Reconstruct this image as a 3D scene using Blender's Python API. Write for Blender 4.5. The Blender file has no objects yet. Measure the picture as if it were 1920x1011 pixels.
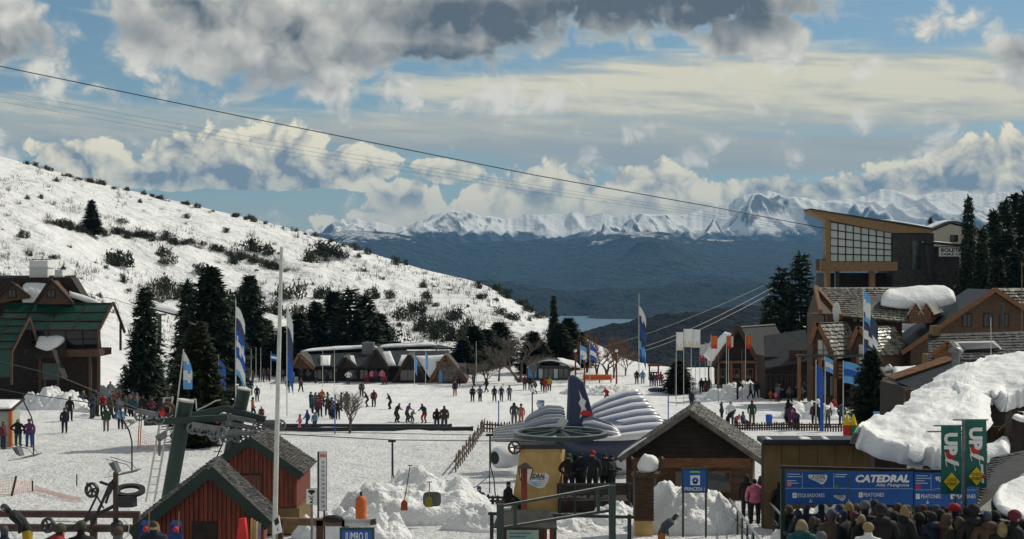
import bpy, bmesh, math, random
import numpy as np
from mathutils import Vector, Matrix
R = math.radians
scene = bpy.context.scene
F = 2640.0            # focal length in pixels of the 1920-wide photograph
CZ = 10.0             # camera height in world z

# ---------------------------------------------------------------- camera
cam_d = bpy.data.cameras.new('camera'); cam = bpy.data.objects.new('camera', cam_d)
scene.collection.objects.link(cam); scene.camera = cam
cam_d.sensor_width = 36.0; cam_d.lens = F / 1920 * 36.0
cam.location = (0, 0, CZ); cam.rotation_euler = (R(90), 0, 0)
cam_d.clip_start = 0.1; cam_d.clip_end = 60000

# ---------------------------------------------------------------- render / exposure
scene.view_settings.view_transform = 'Standard'; scene.view_settings.look = 'None'
scene.view_settings.exposure = 0.0; scene.view_settings.gamma = 1.0
scene.view_settings.use_curve_mapping = False
scene.render.engine = 'CYCLES'
scene.cycles.use_denoising = True
scene.cycles.max_bounces = 5; scene.cycles.diffuse_bounces = 2; scene.cycles.glossy_bounces = 2
scene.cycles.transmission_bounces = 3; scene.cycles.transparent_max_bounces = 8; scene.cycles.volume_bounces = 0
scene.cycles.caustics_reflective = False; scene.cycles.caustics_refractive = False

# ---------------------------------------------------------------- sun
SUN_EL, SUN_AZ = 42.0, 36.0      # elevation; degrees ahead of the camera's right
sun_dir = Vector((math.cos(R(SUN_EL)) * math.cos(R(SUN_AZ)), math.cos(R(SUN_EL)) * math.sin(R(SUN_AZ)), math.sin(R(SUN_EL))))
sd = bpy.data.lights.new('sun', 'SUN'); so = bpy.data.objects.new('sun', sd); scene.collection.objects.link(so)
sd.energy = 3.3; sd.angle = R(0.6); sd.color = (1.0, 0.935, 0.79)
so.location = (60, 40, 80); so.rotation_euler = sun_dir.to_track_quat('Z', 'Y').to_euler()

# ---------------------------------------------------------------- world: Nishita sky + procedural clouds
world = bpy.data.worlds.new('World'); scene.world = world; world.use_nodes = True
class NT:
    """tiny helper for building shader node graphs from python expressions"""
    def __init__(s, tree): s.t = tree; s.n = tree.nodes; s.l = tree.links
    def new(s, typ, **kw):
        nd = s.n.new(typ)
        for k, v in kw.items(): setattr(nd, k, v)
        return nd
    def put(s, sock, v):
        if isinstance(v, bpy.types.NodeSocket): s.l.new(v, sock)
        else: sock.default_value = v
    def m(s, op, a, b=0.0, c=0.0, clamp=False):
        nd = s.new('ShaderNodeMath', operation=op, use_clamp=clamp)
        for i, v in enumerate((a, b, c)): s.put(nd.inputs[i], v)
        return nd.outputs[0]
    def add(s, a, b): return s.m('ADD', a, b)
    def sub(s, a, b): return s.m('SUBTRACT', a, b)
    def mul(s, a, b): return s.m('MULTIPLY', a, b)
    def mx(s, *a):
        r = a[0]
        for q in a[1:]: r = s.m('MAXIMUM', r, q)
        return r
    def ss(s, x, lo, hi, a=0.0, b=1.0):
        nd = s.new('ShaderNodeMapRange', interpolation_type='SMOOTHSTEP', clamp=True)
        for i, v in enumerate((x, lo, hi, a, b)): s.put(nd.inputs[i], v)
        return nd.outputs[0]
    def xyz(s, x, y, z):
        nd = s.new('ShaderNodeCombineXYZ')
        for i, v in enumerate((x, y, z)): s.put(nd.inputs[i], v)
        return nd.outputs[0]
    def noise(s, vec, scale=1.0, detail=4.0, rough=0.55, dist=0.0, dims='3D', lac=2.0):
        nd = s.new('ShaderNodeTexNoise', noise_dimensions=dims)
        s.put(nd.inputs['Vector'], vec); nd.inputs['Scale'].default_value = scale
        nd.inputs['Detail'].default_value = detail; nd.inputs['Roughness'].default_value = rough
        nd.inputs['Lacunarity'].default_value = lac
        nd.inputs['Distortion'].default_value = dist
        return nd.outputs['Fac']
    def voro(s, vec, scale=1.0, detail=2.0, rough=0.5, smooth=0.6):
        nd = s.new('ShaderNodeTexVoronoi', feature='SMOOTH_F1', voronoi_dimensions='2D')
        s.put(nd.inputs['Vector'], vec); nd.inputs['Scale'].default_value = scale
        nd.inputs['Detail'].default_value = detail; nd.inputs['Roughness'].default_value = rough
        nd.inputs['Smoothness'].default_value = smooth
        return nd.outputs['Distance']
    def mixc(s, fac, a, b):
        nd = s.new('ShaderNodeMix', data_type='RGBA')
        s.put(nd.inputs[0], fac); s.put(nd.inputs[6], a); s.put(nd.inputs[7], b)
        return nd.outputs[2]
def c4(r, g, b): return (r, g, b, 1.0)

def build_world():
    T = NT(world.node_tree); T.n.clear()
    out = T.new('ShaderNodeOutputWorld')
    sky = T.new('ShaderNodeTexSky', sky_type='NISHITA')
    sky.sun_disc = False; sky.sun_elevation = R(SUN_EL); sky.sun_rotation = R(90 - SUN_AZ)
    sky.altitude = 1000; sky.air_density = 1.0; sky.dust_density = 0.6; sky.ozone_density = 2.0
    bg = T.new('ShaderNodeBackground'); tint = T.new('ShaderNodeMix', data_type='RGBA', blend_type='MULTIPLY'); tint.inputs[0].default_value = 1.0; T.l.new(sky.outputs[0], tint.inputs[6]); tint.inputs[7].default_value = c4(0.93, 1.03, 0.97); T.l.new(tint.outputs[2], bg.inputs[0]); bg.inputs[1].default_value = 0.075
    co = T.new('ShaderNodeTexCoord').outputs['Generated']
    sep = T.new('ShaderNodeSeparateXYZ'); T.l.new(co, sep.inputs[0])
    X, Y, Z = sep.outputs
    az = T.m('ARCTAN2', X, Y); el = T.m('ARCSINE', Z)
    # hundreds of photo pixels, origin at the upper left corner of the photograph
    U = T.add(T.mul(az, F / 100.0), 9.6)
    V = T.sub(5.05, T.mul(el, F / 100.0))
    P = T.xyz(U, V, 0.0)
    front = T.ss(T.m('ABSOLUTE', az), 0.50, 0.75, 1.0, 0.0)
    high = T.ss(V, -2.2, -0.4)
    def ells(lst):
        """1 - distance to the nearest of many ellipses (cx, cy, rx, ry, peak height)"""
        best = None
        for e in lst:
            cx, cy, rx, ry = e[:4]; w = e[4] if len(e) > 4 else 1.0
            vm = T.new('ShaderNodeVectorMath', operation='MULTIPLY_ADD'); T.l.new(P, vm.inputs[0])
            vm.inputs[1].default_value = (1 / rx, 1 / ry, 1); vm.inputs[2].default_value = (-cx / rx, -cy / ry, max(0.0, 1 - w))
            ln = T.new('ShaderNodeVectorMath', operation='LENGTH'); T.l.new(vm.outputs[0], ln.inputs[0])
            best = ln.outputs['Value'] if best is None else T.m('MINIMUM', best, ln.outputs['Value'])
        return T.sub(1.0, best)
    # ---- warped coordinates shared by the cumulus layers
    wn = T.new('ShaderNodeTexNoise', noise_dimensions='2D'); T.l.new(P, wn.inputs['Vector'])
    wn.inputs['Scale'].default_value = 1.1; wn.inputs['Detail'].default_value = 2.0
    wv = T.new('ShaderNodeVectorMath', operation='MULTIPLY_ADD')
    T.l.new(wn.outputs['Color'], wv.inputs[0]); wv.inputs[1].default_value = (0.45, 0.45, 0); T.l.new(P, wv.inputs[2])
    W = wv.outputs[0]
    # ---- 1. high cirrostratus veil, stretched along the wind
    tilt = T.add(V, T.mul(U, -0.05))
    S1 = T.xyz(T.mul(U, 0.16), T.mul(tilt, 1.5), 0.0)
    S2 = T.xyz(T.mul(U, 0.55), T.mul(tilt, 4.6), 0.0)
    n1 = T.noise(S1, 1.0, 4.0, 0.55, 0.35, '2D'); n2 = T.noise(S2, 1.0, 3.0, 0.62, 0.0, '2D')
    sheet = ells([(15.2, 1.85, 9.6, 1.02), (9.5, 2.5, 8.0, 0.6, .8), (2.0, 2.45, 9.0, 0.75, .5), (14, 2.9, 9, 0.5, .7)])
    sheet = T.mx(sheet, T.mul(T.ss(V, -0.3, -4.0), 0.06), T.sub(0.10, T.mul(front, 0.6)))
    d1 = T.add(T.mul(sheet, 1.55), T.add(T.mul(T.sub(n1, 0.5), 1.25), T.mul(T.sub(n2, 0.5), 0.75)))
    m1 = T.mul(T.ss(d1, -0.06, 0.75), 0.95)
    veil_l = T.ss(T.add(T.mul(n1, 0.6), T.mul(n2, 0.4)), 0.40, 0.60)
    thick = T.ss(V, 2.1, 2.8)
    lit = T.m('MULTIPLY', T.add(T.mul(veil_l, 0.55), 0.45), T.sub(1.0, T.mul(thick, 0.75)))
    veil_c = T.mixc(lit, c4(0.38, 0.42, 0.42), c4(0.90, 0.83, 0.60))
    # ---- 2. cumulus bank: envelope + billows
    def cumulus(env, freq, amp, seed, lo, hi, off, ws):
        def dens(vec, ws):
            tot = None; low = None
            for k, w in enumerate(ws):
                sh = T.new('ShaderNodeVectorMath', operation='MULTIPLY_ADD'); T.put(sh.inputs[0], vec)
                f = freq * (2.13 ** k); sh.inputs[1].default_value = (f, f * 1.12, 1); sh.inputs[2].default_value = (seed[0] + 7.3 * k, seed[1] + 3.9 * k, 0)
                q = T.m('ABSOLUTE', T.sub(T.noise(sh.outputs[0], 1.0, 0.0, 0.5, 0.0, '2D'), 0.5))
                tot = T.mul(q, 2.0 * w) if tot is None else T.m('MULTIPLY_ADD', q, 2.0 * w, tot)
                if k == 2: low = tot
            return tot, low
        a, a_low = dens(W, ws)
        ofs = T.new('ShaderNodeVectorMath', operation='ADD'); T.l.new(W, ofs.inputs[0]); ofs.inputs[1].default_value = off
        na = T.noise(W, freq * 1.15, 3.0, 0.5, 0.0, '2D'); nb = T.noise(ofs.outputs[0], freq * 1.15, 3.0, 0.5, 0.0, '2D')
        D = T.m('MULTIPLY_ADD', env, 1.35, T.m('MULTIPLY_ADD', a, amp, -0.52 * amp))
        mask = T.ss(D, lo, hi)
        relief = T.m('MULTIPLY_ADD', T.sub(a, 0.50), 0.70, T.mul(T.sub(na, nb), 1.35))
        return D, mask, relief
    envB = ells([(5.35, 2.98, .95, 0.75), (4.3, 3.08, .9, .68), (3.45, 3.1, .75, .62), (5.0, 3.35, 1.9, .42), (3.2, 3.35, 1.4, .42), (1.8, 3.12, 1.05, .5, .85), (6.6, 3.18, 1.0, .5, .85),
                 (7.6, 4.35, 3.0, .75), (7.6, 3.75, .9, .48, .85), (10.2, 3.75, 1.4, .75), (12.3, 3.62, 1.3, .62), (11.3, 4.0, 3.4, .6), (14.3, 3.85, 1.8, .6), (18.9, 3.3, 2.3, .8), (17.6, 3.5, 2.0, .55), (16.0, 3.7, 1.3, .5),
                 (8.35, 3.22, .8, .3, .6), (22.5, 3.4, 3.5, 1.2), (-3.0, 3.2, 3.2, 1.2), (14, 4.6, 9, 1.0)])
    envB = T.m('MULTIPLY_ADD', T.mul(T.ss(V, 3.5, 3.72), T.ss(U, 7.4, 6.4)), T.m('MULTIPLY', T.ss(U, 2.0, -2.0, -0.5, -0.1), T.ss(V, 4.1, 3.9, 0.6, 1.0)), envB)
    DB, mB, rB = cumulus(envB, 1.35, 0.62, (3.1, 5.7, 0), 0.05, 0.27, (0.13, -0.20, 0), (1.0, 0.52, 0.28, 0.16, 0.09))
    lb = T.m("ADD", T.mul(rB, 1.55), T.add(0.68, T.mul(T.sub(DB, 0.5), -0.45)), clamp=True)
    botB = ells([(4.1, 3.5, 2.6, .5), (5.6, 3.45, 1.2, .45, .9), (7.3, 3.75, 1.3, .3, .7), (17.4, 3.58, 1.6, .25, .9)])
    lb = T.m('SUBTRACT', lb, T.mul(T.ss(botB, 0.0, 0.8), 0.36), clamp=True)
    calm = T.mul(T.ss(V, 3.55, 4.1), T.ss(U, 5.6, 7.6, 0.35, 0.75))
    lb = T.m('MULTIPLY_ADD', T.sub(0.66, lb), calm, lb)
    colB = T.mixc(lb, c4(0.27, 0.31, 0.335), c4(1.16, 1.04, 0.74))
    # ---- 3. big broken stratocumulus overhead
    envC = ells([(3.9, 0.6, 2.3, 1.4), (5.9, 0.8, 2.5, 1.2), (8.6, 0.2, 3.3, 1.35), (12.5, -0.2, 4.6, 1.3), (14.1, 0.72, 1.3, .62, .9), (0.3, 0.9, 1.9, 1.0, .6),
                 (19.2, 1.4, 1.25, .7, .75), (5, -1.6, 6, 1.6), (18.0, .0, 1.2, .25, .4)])
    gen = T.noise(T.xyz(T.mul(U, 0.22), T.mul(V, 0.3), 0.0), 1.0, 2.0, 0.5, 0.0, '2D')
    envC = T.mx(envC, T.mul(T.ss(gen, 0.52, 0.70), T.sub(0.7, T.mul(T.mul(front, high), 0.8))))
    DC, mC, rC = cumulus(envC, 0.75, 0.75, (9.3, 1.7, 0), 0.06, 0.50, (0.2, -0.26, 0), (1.0, 0.52, 0.28, 0.16))
    dark = ells([(12.4, 0.25, 4.7, 0.78), (9.2, 0.5, 3.0, 0.8), (8.2, 1.05, 2.2, .4, .85), (4.9, 1.6, 1.3, .5, .6), (2.7, .85, 1.0, .6, .4)])
    lc = T.m("ADD", T.mul(rC, 1.0), T.add(0.64, T.mul(T.sub(DC, 0.4), -0.35)), clamp=True)
    lc = T.m('SUBTRACT', lc, T.mul(T.ss(T.m('MULTIPLY_ADD', rC, 0.35, dark), 0.0, 0.75), 0.50), clamp=True)
    colC = T.mixc(lc, c4(0.115, 0.130, 0.145), c4(0.92, 0.87, 0.75))
    # ---- composite
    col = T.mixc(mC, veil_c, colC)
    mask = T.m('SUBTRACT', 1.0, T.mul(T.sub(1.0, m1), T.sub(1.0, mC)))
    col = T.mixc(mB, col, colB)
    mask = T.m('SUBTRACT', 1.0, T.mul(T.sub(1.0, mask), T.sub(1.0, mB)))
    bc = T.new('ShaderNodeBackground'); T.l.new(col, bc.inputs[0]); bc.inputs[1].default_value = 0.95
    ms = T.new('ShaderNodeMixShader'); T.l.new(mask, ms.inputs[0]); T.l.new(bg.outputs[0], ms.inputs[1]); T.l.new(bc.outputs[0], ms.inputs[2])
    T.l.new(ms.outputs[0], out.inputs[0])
build_world()
world.cycles.sampling_method = 'MANUAL'; world.cycles.sample_map_resolution = 512
# ================================================================ helpers
rng = random.Random(7); nrng = np.random.default_rng(11)
COL = scene.collection
def P(px, py, Y): return Vector(((px - 960) / F * Y, Y, CZ + (505.5 - py) / F * Y))
def tag(o, label=None, cat=None, group=None, kind=None):
    if label: o['label'] = label
    if cat: o['category'] = cat
    if group: o['group'] = group
    if kind: o['kind'] = kind
    return o
def empty(name, loc, label=None, cat=None, group=None, rz=0.0):
    o = bpy.data.objects.new(name, None); COL.objects.link(o); o.location = loc; o.rotation_euler = (0, 0, rz)
    o.empty_display_size = 0.3
    return tag(o, label, cat, group)
def link(name, me, parent=None, loc=None):
    o = bpy.data.objects.new(name, me); COL.objects.link(o)
    if parent is not None: o.parent = parent
    if loc is not None: o.location = loc
    return o
def copy_tree(o, parent=None):
    c = o.copy(); COL.objects.link(c)
    if parent is not None: c.parent = parent
    for ch in list(o.children): copy_tree(ch, c)
    return c

class MB:
    """collects shapes, builds one mesh object"""
    def __init__(s): s.v = []; s.f = []; s.mi = []; s.smooth = []
    def add(s, vs, fs, mi=0, smooth=False):
        b = len(s.v); s.v += [tuple(p) for p in vs]
        for f in fs: s.f.append(tuple(b + i for i in f)); s.mi.append(mi); s.smooth.append(smooth)
        return s
    def hexa(s, p, mi=0):      # 8 points: bottom quad, then top quad
        return s.add(p, [(0, 3, 2, 1), (4, 5, 6, 7), (0, 1, 5, 4), (1, 2, 6, 5), (2, 3, 7, 6), (3, 0, 4, 7)], mi)
    def box(s, x0, x1, y0, y1, z0, z1, mi=0):
        return s.hexa([(x0, y0, z0), (x1, y0, z0), (x1, y1, z0), (x0, y1, z0), (x0, y0, z1), (x1, y0, z1), (x1, y1, z1), (x0, y1, z1)], mi)
    def bar(s, a, b, w, h=None, up=(0, 0, 1), mi=0):     # square beam from a to b
        a = Vector(a); b = Vector(b); h = w if h is None else h
        d = (b - a).normalized(); u = Vector(up)
        if abs(d.dot(u)) > 0.98: u = Vector((0, 1, 0))
        r = d.cross(u).normalized(); u = r.cross(d)
        q = [a + r * (sx * w / 2) + u * (sy * h / 2) for sx, sy in ((-1, -1), (1, -1), (1, 1), (-1, 1))]
        q2 = [p + (b - a) for p in q]
        return s.hexa(q + q2, mi)
    def tube(s, pts, r, n=8, mi=0, cap=True):
        pts = [Vector(p) for p in pts]; rs = r if isinstance(r, (list, tuple)) else [r] * len(pts)
        vs = []; N = len(pts); prev = None
        for i, p in enumerate(pts):
            d = (pts[min(i + 1, N - 1)] - pts[max(i - 1, 0)]).normalized()
            if prev is None:
                t = Vector((0, 0, 1)) if abs(d.z) < 0.9 else Vector((1, 0, 0))
                u = d.cross(t).normalized()
            else: u = (prev - d * prev.dot(d)).normalized()
            prev = u; w = d.cross(u)
            for k in range(n):
                a = 2 * math.pi * k / n; vs.append(p + (u * math.cos(a) + w * math.sin(a)) * rs[i])
        fs = []
        for i in range(N - 1):
            for k in range(n):
                fs.append((i * n + k, i * n + (k + 1) % n, (i + 1) * n + (k + 1) % n, (i + 1) * n + k))
        s.add(vs, fs, mi, n > 5)
        if cap: s.add(vs[:n], [tuple(range(n))[::-1]], mi); s.add(vs[-n:], [tuple(range(n))], mi)
        return s
    def prism(s, poly, axis, lo, hi, mi=0):    # extrude a 2D polygon; axis 'y': poly is (x,z); 'x': poly is (y,z); 'z': (x,y)
        def m(p, t): return (p[0], t, p[1]) if axis == 'y' else ((t, p[0], p[1]) if axis == 'x' else (p[0], p[1], t))
        n = len(poly); a = [m(p, lo) for p in poly]; b = [m(p, hi) for p in poly]
        area = sum(poly[i][0] * poly[(i + 1) % n][1] - poly[(i + 1) % n][0] * poly[i][1] for i in range(n))
        s.add(a + b, [tuple(range(n)), tuple(range(2 * n - 1, n - 1, -1))] + [(i, i + n, (i + 1) % n + n, (i + 1) % n) for i in range(n)], mi)
        return s
    def ring(s, c, axis, r0, r1, w, n=28, mi=0):  # flat annulus with thickness w along axis
        c = Vector(c); d = Vector(axis).normalized(); t = Vector((0, 0, 1)) if abs(d.z) < 0.9 else Vector((1, 0, 0))
        u = d.cross(t).normalized(); v = d.cross(u); vs = []
        for k in range(n):
            a = 2 * math.pi * k / n; e = u * math.cos(a) + v * math.sin(a)
            vs += [c + e * r0 - d * w / 2, c + e * r1 - d * w / 2, c + e * r1 + d * w / 2, c + e * r0 + d * w / 2]
        fs = []
        for k in range(n):
            a, b = 4 * k, 4 * ((k + 1) % n)
            for i in range(4): fs.append((a + i, a + (i + 1) % 4, b + (i + 1) % 4, b + i))
        return s.add(vs, fs, mi, False)
    def sphere(s, c, r, n=10, m=7, sc=(1, 1, 1), mi=0):
        vs = [(c[0], c[1], c[2] + r * sc[2])]; fs = []
        for i in range(1, m):
            th = math.pi * i / m
            for k in range(n):
                a = 2 * math.pi * k / n
                vs.append((c[0] + r * sc[0] * math.sin(th) * math.cos(a), c[1] + r * sc[1] * math.sin(th) * math.sin(a), c[2] + r * sc[2] * math.cos(th)))
        vs.append((c[0], c[1], c[2] - r * sc[2])); L = len(vs) - 1
        for k in range(n):
            fs.append((0, 1 + k, 1 + (k + 1) % n)); fs.append((L, L - n + (k + 1) % n, L - n + k))
        for i in range(m - 2):
            for k in range(n):
                a = 1 + i * n + k; b = 1 + i * n + (k + 1) % n; fs.append((a, a + n, b + n, b))
        return s.add(vs, fs, mi, True)
    def build(s, name, mats, parent=None, loc=None, recalc=True):
        me = s.mesh(name, mats, recalc)
        return link(name, me, parent, loc)
    def mesh(s, name, mats, recalc=True):
        me = bpy.data.meshes.new(name); me.from_pydata(s.v, [], s.f)
        for mm in (mats if isinstance(mats, (list, tuple)) else [mats]): me.materials.append(mm)
        me.polygons.foreach_set('material_index', s.mi); me.polygons.foreach_set('use_smooth', s.smooth)
        if recalc:
            bm = bmesh.new(); bm.from_mesh(me); bmesh.ops.recalc_face_normals(bm, faces=bm.faces); bm.to_mesh(me); bm.free()
        me.update()
        return me

# ---------------------------------------------------------------- numpy noise
_perm = nrng.random((256, 256)).astype(np.float64)
def vnoise(x, y):
    x = np.asarray(x, float); y = np.asarray(y, float)
    xi = np.floor(x).astype(int); yi = np.floor(y).astype(int); fx = x - xi; fy = y - yi
    fx = fx * fx * fx * (fx * (fx * 6 - 15) + 10); fy = fy * fy * fy * (fy * (fy * 6 - 15) + 10)
    a = _perm[xi & 255, yi & 255]; b = _perm[(xi + 1) & 255, yi & 255]; c = _perm[xi & 255, (yi + 1) & 255]; d = _perm[(xi + 1) & 255, (yi + 1) & 255]
    return (a * (1 - fx) + b * fx) * (1 - fy) + (c * (1 - fx) + d * fx) * fy - 0.5
def fbm(x, y, o=4, g=0.5):
    t = 0; a = 1.0; x = np.asarray(x, float); y = np.asarray(y, float)
    for k in range(o):
        t = t + a * vnoise(x + 17.3 * k, y + 5.1 * k); a *= g; x = x * 2.03; y = y * 2.03
    return t
def ridged(x, y, o=5):
    t = 0; a = 1.0; w = 1.0; x = np.asarray(x, float); y = np.asarray(y, float)
    for k in range(o):
        n = 1 - np.abs(2 * vnoise(x + 31.7 * k, y + 9.2 * k)) * 1.0
        n = n * n * w; w = np.clip(n * 1.3, 0, 1); t = t + a * n; a *= 0.5; x = x * 2.07; y = y * 2.07
    return t
def sstep(x, a, b):
    t = np.clip((np.asarray(x, float) - a) / (b - a), 0, 1); return t * t * (3 - 2 * t)

# ---------------------------------------------------------------- materials
def mat(name, col, rough=0.75, var=0.18, scale=6.0, bump=0.0, metal=0.0, stretch=(1, 1, 1), spec=0.4, col2=None, thr=None, detail=4.0, bscale=None, sss=0.0):
    m = bpy.data.materials.new(name); m.use_nodes = True; T = NT(m.node_tree); bs = T.n['Principled BSDF']
    bs.inputs['Roughness'].default_value = rough; bs.inputs['Metallic'].default_value = metal
    bs.inputs['Specular IOR Level'].default_value = spec
    co = T.new('ShaderNodeTexCoord').outputs['Object']
    mp = T.new('ShaderNodeMapping'); T.l.new(co, mp.inputs[0]); mp.inputs['Scale'].default_value = stretch
    if var or col2:
        n = T.noise(mp.outputs[0], scale, detail, 0.6)
        if col2 is not None:
            lo, hi = thr or (0.4, 0.6)
            c = T.mixc(T.ss(n, lo, hi), c4(*col), c4(*col2))
        else:
            lo = tuple(x * (1 - var) for x in col); hi = tuple(min(1, x * (1 + var)) for x in col)
            c = T.mixc(T.ss(n, 0.3, 0.7), c4(*lo), c4(*hi))
        T.l.new(c, bs.inputs['Base Color'])
    else: bs.inputs['Base Color'].default_value = c4(*col)
    if bump:
        bn = T.noise(mp.outputs[0], bscale or scale * 2, 5.0, 0.65)
        b = T.new('ShaderNodeBump'); b.inputs['Strength'].default_value = 1.0; b.inputs['Distance'].default_value = bump
        T.l.new(bn, b.inputs['Height']); T.l.new(b.outputs[0], bs.inputs['Normal'])
    m.diffuse_color = c4(*col)
    return m
def snow_mat(name, b1=0.05, s1=1.6, b2=0.03, s2=9.0, dirt=0.0, tint=(0.83, 0.84, 0.85)):
    m = bpy.data.materials.new(name); m.use_nodes = True; T = NT(m.node_tree); bs = T.n['Principled BSDF']
    bs.inputs['Roughness'].default_value = 0.55; bs.inputs['Specular IOR Level'].default_value = 0.25
    co = T.new('ShaderNodeTexCoord').outputs['Object']
    n1 = T.noise(co, s1, 4.0, 0.6); n2 = T.noise(co, s2, 3.0, 0.6)
    h = T.add(T.mul(n1, b1), T.mul(n2, b2))
    b = T.new('ShaderNodeBump'); b.inputs['Distance'].default_value = 1.0; b.inputs['Strength'].default_value = 1.0
    T.l.new(h, b.inputs['Height']); T.l.new(b.outputs[0], bs.inputs['Normal'])
    n3 = T.noise(co, 0.35, 5.0, 0.6)
    c = T.mixc(T.ss(n3, 0.35, 0.65), c4(*[t * 0.93 for t in tint]), c4(*tint))
    if dirt:
        n4 = T.noise(co, 2.6, 5.0, 0.7)
        c = T.mixc(T.mul(T.ss(n4, 0.56, 0.74), dirt), c, c4(0.36, 0.33, 0.28))
    T.l.new(c, bs.inputs['Base Color'])
    return m
MAT = {}
MAT['snow'] = snow_mat('snow', 0.10, 1.1, 0.05, 5.0, 0.25)
MAT['snow_soft'] = snow_mat('snow_soft', 0.12, 1.2, 0.035, 5.0)
MAT['snow_pile'] = snow_mat('snow_pile', 0.16, 2.2, 0.06, 9.0, 0.45)
MAT['snow_hill'] = snow_mat('snow_hill', 0.5, 0.25, 0.25, 1.3, 0.0)
W_ = lambda n, c, **k: MAT.setdefault(n, mat(n, c, **k))
W_('wood_red', (0.15, 0.032, 0.016), var=0.45, scale=3.0, stretch=(6, 6, .5), bump=0.004, rough=.7)
W_('wood_brown', (0.075, 0.040, 0.021), var=0.35, scale=3.0, stretch=(1, 1, 4), bump=0.01)
W_('wood_orange', (0.165, 0.073, 0.030), var=0.3, scale=3.0, stretch=(1, 1, 4), bump=0.01)
W_('wood_dark', (0.022, 0.014, 0.010), var=0.4, scale=3.0, bump=0.01)
W_('timber_pale', (0.27, 0.165, 0.08), var=0.15, scale=2.0, stretch=(1, 1, 3))
W_('roof_green', (0.012, 0.028, 0.022), var=0.2, scale=3.0, rough=.6)
W_('shingle', (0.10, 0.088, 0.07), var=0.5, scale=4.0, bump=0.01, rough=.55, spec=.6)
W_('shingle_grey', (0.27, 0.25, 0.21), var=0.6, scale=7.0, bump=0.01, rough=.32, spec=.9)
W_('shingle_dark', (0.035, 0.033, 0.03), var=0.5, scale=3.0, bump=0.01, rough=.6)
W_('slate', (0.018, 0.022, 0.025), var=0.35, scale=2.0, bump=0.01, rough=.5)
W_('black_metal', (0.016, 0.017, 0.019), var=0.3, rough=.5, spec=.5)
W_('green_metal', (0.012, 0.034, 0.026), var=0.25, scale=2.0, rough=.45, spec=.5)
W_('grey_metal', (0.17, 0.18, 0.19), var=0.25, rough=.45, metal=.4)
W_('pale_metal', (0.55, 0.55, 0.52), var=0.12, rough=.5)
W_('steel', (0.42, 0.42, 0.42), var=0.2, rough=.35, metal=.8)
W_('rubber', (0.02, 0.02, 0.022), var=0.3, rough=.8)
W_('concrete_yellow', (0.50, 0.33, 0.13), var=0.16, scale=1.6, bump=.004, rough=.85, detail=6.0)
W_('ochre', (0.16, 0.105, 0.04), var=0.22, scale=1.2, bump=.004)
W_('white', (0.74, 0.74, 0.72), var=0.06)
W_('cream', (0.62, 0.57, 0.46), var=0.1)
W_('blue_sign', (0.010, 0.085, 0.32), var=0.05, rough=.45)
W_('blue', (0.02, 0.10, 0.42), var=0.2)
W_('blue_light', (0.13, 0.38, 0.72), var=0.15)
W_('navy', (0.017, 0.030, 0.085), var=0.15, rough=.35, spec=.6)
W_('red', (0.55, 0.03, 0.03), var=0.15)
W_('orange', (0.62, 0.14, 0.03), var=0.15)
W_('yellow', (0.75, 0.52, 0.02), var=0.1)
W_('green', (0.02, 0.22, 0.05), var=0.2)
W_('teal_banner', (0.010, 0.12, 0.09), var=0.15, rough=.5)
W_('pipe_brown', (0.075, 0.042, 0.036), var=0.25, scale=2.0)
W_('log', (0.15, 0.085, 0.05), var=0.3, scale=4)
W_('text_white', (0.8, 0.8, 0.8), var=0)
W_('text_black', (0.02, 0.02, 0.02), var=0)
def glass_mat(name, col, rough=0.12, alpha=0.75, var=0.0):
    m = bpy.data.materials.new(name); m.use_nodes = True; b = m.node_tree.nodes['Principled BSDF']
    b.inputs['Base Color'].default_value = c4(*col); b.inputs['Roughness'].default_value = rough
    b.inputs['Specular IOR Level'].default_value = 0.8; b.inputs['Alpha'].default_value = alpha
    MAT[name] = m; return m
glass_mat('glass_dark', (0.02, 0.025, 0.03), .08, 1.0)
glass_mat('glass_green', (0.014, 0.095, 0.064), .10, .93)
glass_mat('glass_pale', (0.74, 0.78, 0.76), .10, .6)  # pale colour gives panes the brightness of sky seen through them

def text(body, size, m, parent, loc, rot=(R(90), 0, 0), align='CENTER', shear=0.0, name='lettering', ext=0.002, width=None, bold=0.0):
    cu = bpy.data.curves.new(name, 'FONT'); cu.body = body; cu.size = size; cu.align_x = align; cu.align_y = 'CENTER'
    cu.extrude = ext; cu.shear = shear; cu.resolution_u = 2; cu.offset = bold
    tmp = bpy.data.objects.new('tmp', cu); COL.objects.link(tmp)
    me = bpy.data.meshes.new_from_object(tmp.evaluated_get(bpy.context.evaluated_depsgraph_get()))
    bpy.data.objects.remove(tmp); bpy.data.curves.remove(cu)
    if width:
        xs = [v.co.x for v in me.vertices]; w = max(xs) - min(xs)
        for v in me.vertices: v.co.x *= width / w
    me.materials.clear(); me.materials.append(m); me.name = name
    o = link(name, me, parent, loc); o.rotation_euler = rot
    return o
# ================================================================ terrain
PYs = [0, 20, 27, 36, 45, 56, 93, 120, 150, 170, 200, 240]
PZs = [-5.9, -6.0, -6.5, -7.9, -8.6, -9.6, -10.85, -12.4, -14.0, -13.9, -13.6, -13.6]
RPX = [-900, -400, -200, 0, 100, 200, 300, 400, 500, 560, 640, 720, 800, 880, 915, 960, 1035, 1080, 1130, 1180, 1250, 1330, 1390, 1420, 1450, 1500, 1560, 1600, 1700, 1800, 1920, 2100, 2700]
RPY = [60, 175, 235, 293, 320, 347, 370, 394, 417, 432, 457, 482, 507, 524, 535, 562, 600, 625, 650, 676, 688, 690, 684, 655, 612, 590, 560, 540, 535, 525, 500, 440, 300]
RYR = [470, 450, 430, 420, 415, 410, 405, 402, 400, 395, 385, 375, 362, 345, 338, 325, 300, 275, 250, 225, 205, 200, 205, 212, 215, 218, 218, 220, 232, 245, 262, 280, 300]
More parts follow.
